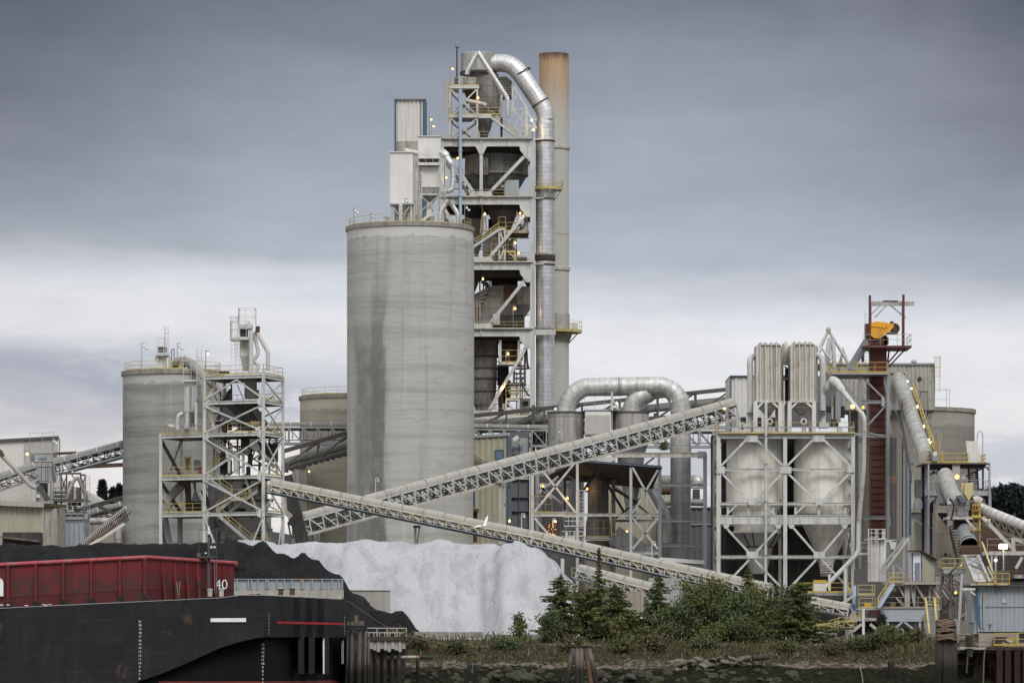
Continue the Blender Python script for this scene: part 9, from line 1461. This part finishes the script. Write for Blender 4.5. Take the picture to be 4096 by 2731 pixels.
t = Th('quay_deck', 'rusty quay deck on dark piles under the blue grey building', 'quay'); YQ = 354; t.p('deck', M['rustwhite']).pbox(rc, 1680, 1150, 2600, 1176, YQ, 12); t.p('deck_edge', M['rust']).pbox(rc, 1950, 1140, 2600, 1152, YQ-0.3, 12); t.p('underside', M['nearblack']).pbox(rc, 1680, 1178, 2600, 1210, YQ+0.4, 11)
for x in (2097, 2185, 2285, 2370): t.p('steel_pile', M['rustd']).pbox(rc, x-32, 1170, x+30, 1700, YQ-0.8, 0.6)
for a, b, w_ in (((1880,1200),(1830,1525),0.5),((1920,1200),(1900,1525),0.5),((1960,1200),(1850,1525),0.45),((1970,1200),(2070,1525),0.5),((2010,1200),(2050,1380),0.4),((2000,1190),(2000,1525),0.4),((2140,1190),(2120,1525),0.3),((2240,1190),(2215,1525),0.3)): p, q_ = rc(*a,YQ+2), rc(*b,YQ+1.5); t.p('timber_pile', M['woodd']).tube([q_+(q_-p)*0.6, p], w_*0.45, 8)
t.p('fender_timber', M['woodd']).pbox(rc, 1755, 1020, 1815, 1250, YQ-0.5, 0.8).pbox(rc, 1660, 1020, 1830, 1032, YQ-0.3, 0.5).pbox(rc, 1660, 1085, 1760, 1095, YQ-0.3, 0.5); t.p('hanging_chain', M['rust']).tube([rc(1760,1250,YQ-0.4), rc(1748,1420,YQ-0.4)], 0.08, 6); t.p('edge_beam', M['rustwhite']).pbox(rc, 1680, 1148, 1955, 1160, YQ-0.6, 0.4)
t.p('back_bank', M['nearblack']).pbox(rc, 1700, 1200, 2600, 1700, YQ+8, 0.5)
s = Th('scrap_cage', 'yellow railed skip with scrap timber on the rusty quay', 'skip'); s.p('railing', M['yellow']).rail([rc(2040,1132,YQ-0.2), rc(2275,1132,YQ-0.2)], h=rc.m(130,YQ), sp=2.3, r=0.12); s.p('railing', M['rail']).rail([rc(2285,1132,YQ-0.1), rc(2600,1132,YQ-0.1)], h=rc.m(135,YQ), sp=2.3, r=0.11); s.p('yellow_box', M['yellow']).pbox(rc, 2190, 1050, 2272, 1115, YQ+0.5, 1); s.p('scrap_board', M['cream']).bar(rc(2165,1060,YQ+0.3), rc(2235,1105,YQ+0.3), 0.25).bar(rc(2125,1105,YQ+0.3), rc(2165,1125,YQ+0.3), 0.3)
s.p('dark_heap', M['nearblack']).pbox(rc, 2060, 1040, 2180, 1120, YQ+3, 2); s.p('rust_wall', M['tanconc']).pbox(rc, 1880, 1000, 2300, 1140, YQ+5, 0.5)
t = Th('pile_cluster', 'big cluster of old piles wound with many turns of rope, right of the hopper', 'piles'); YD2 = 350
for x, yt, m, r_ in ((1445,870,'woodd',0.2),(1470,855,'woodd',0.22),(1497,850,'woodd',0.24),(1522,850,'woodd',0.22),(1545,830,'woodd',0.26),(1568,858,'woodd',0.22),(1592,850,'woodd',0.22),(1615,855,'woodd',0.22),(1636,872,'woodd',0.2)): t.p('pile', M[m]).tube([V((rc(x-10,0,YD2).x,YD2+random.uniform(-0.4,0.6),-6)), rc(x,yt,YD2)], [r_*1.05,r_*0.9], 10)
t.p('pile_cap', M['woodd']).pbox(rc, 1515, 785, 1552, 870, YD2-0.5, 0.8); rp = t.p('rope_winding', M['rope']); c = rc(1543,0,YD2)
for y in list(range(872,935,9))+list(range(960,985,9))+list(range(1020,1062,8)): r_ = rc.m(108,YD2)*random.uniform(0.96,1.04); rp.tube([V((c.x+r_*math.cos(2*PI*i/24), YD2+r_*0.75*math.sin(2*PI*i/24), rc(0,y,YD2).z+0.1*math.sin(i*0.9+y))) for i in range(25)], 0.09, 6)
s = solo('white_hose', 'thin pale hose bent over the top of the rope wound pile cluster', 'hose', M['greyrail']); s.tube(smooth([rc(1615,860,YD2-1), rc(1640,875,YD2-1), rc(1650,920,YD2-1), rc(1652,1010,YD2-1)], 4), 0.08, 6)
s = solo('mooring_line', 'slack pale line hanging down over the bank right of the footing', 'rope', M['rope']); s.tube(smooth([rc(565,1115,367), rc(590,1200,364), rc(620,1330,359), rc(650,1440,355), rc(660,1525,352.5)], 5), 0.06, 6)
s = solo('mooring_line', 'thin line hanging from the rusty quay deck edge', 'rope', M['rope']); s.tube([rc(1940,1160,YQ-0.8), rc(1930,1300,YQ-0.8), rc(1925,1525,YQ-0.8)], 0.06, 6)
for i, x in enumerate((2360, 2640, 2960)): pass

s = solo('dark_backdrop', 'added dark sheet for the deep shade behind the white tanks and their cones', 'building', M['nearblack']); s.box((X(240),YT+DT+1.5,0), (X(1345),YT+DT+4,Zt(100)))  # added sheet; its near black colour stands for shade between and under the tanks
s = solo('dark_backdrop', 'added dark sheet for the shade behind the left struts of the roofed steel frame', 'building', M['sheetd']); s.pbox(md, 600, 330, 1038, 1350, 590, 5)  # added dark sheet painting shade where open sky would show through

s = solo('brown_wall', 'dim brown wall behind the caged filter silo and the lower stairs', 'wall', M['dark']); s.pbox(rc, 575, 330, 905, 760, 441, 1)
for th in ALL: th.build()
boulders()
scene.view_settings.exposure = EXPOSURE
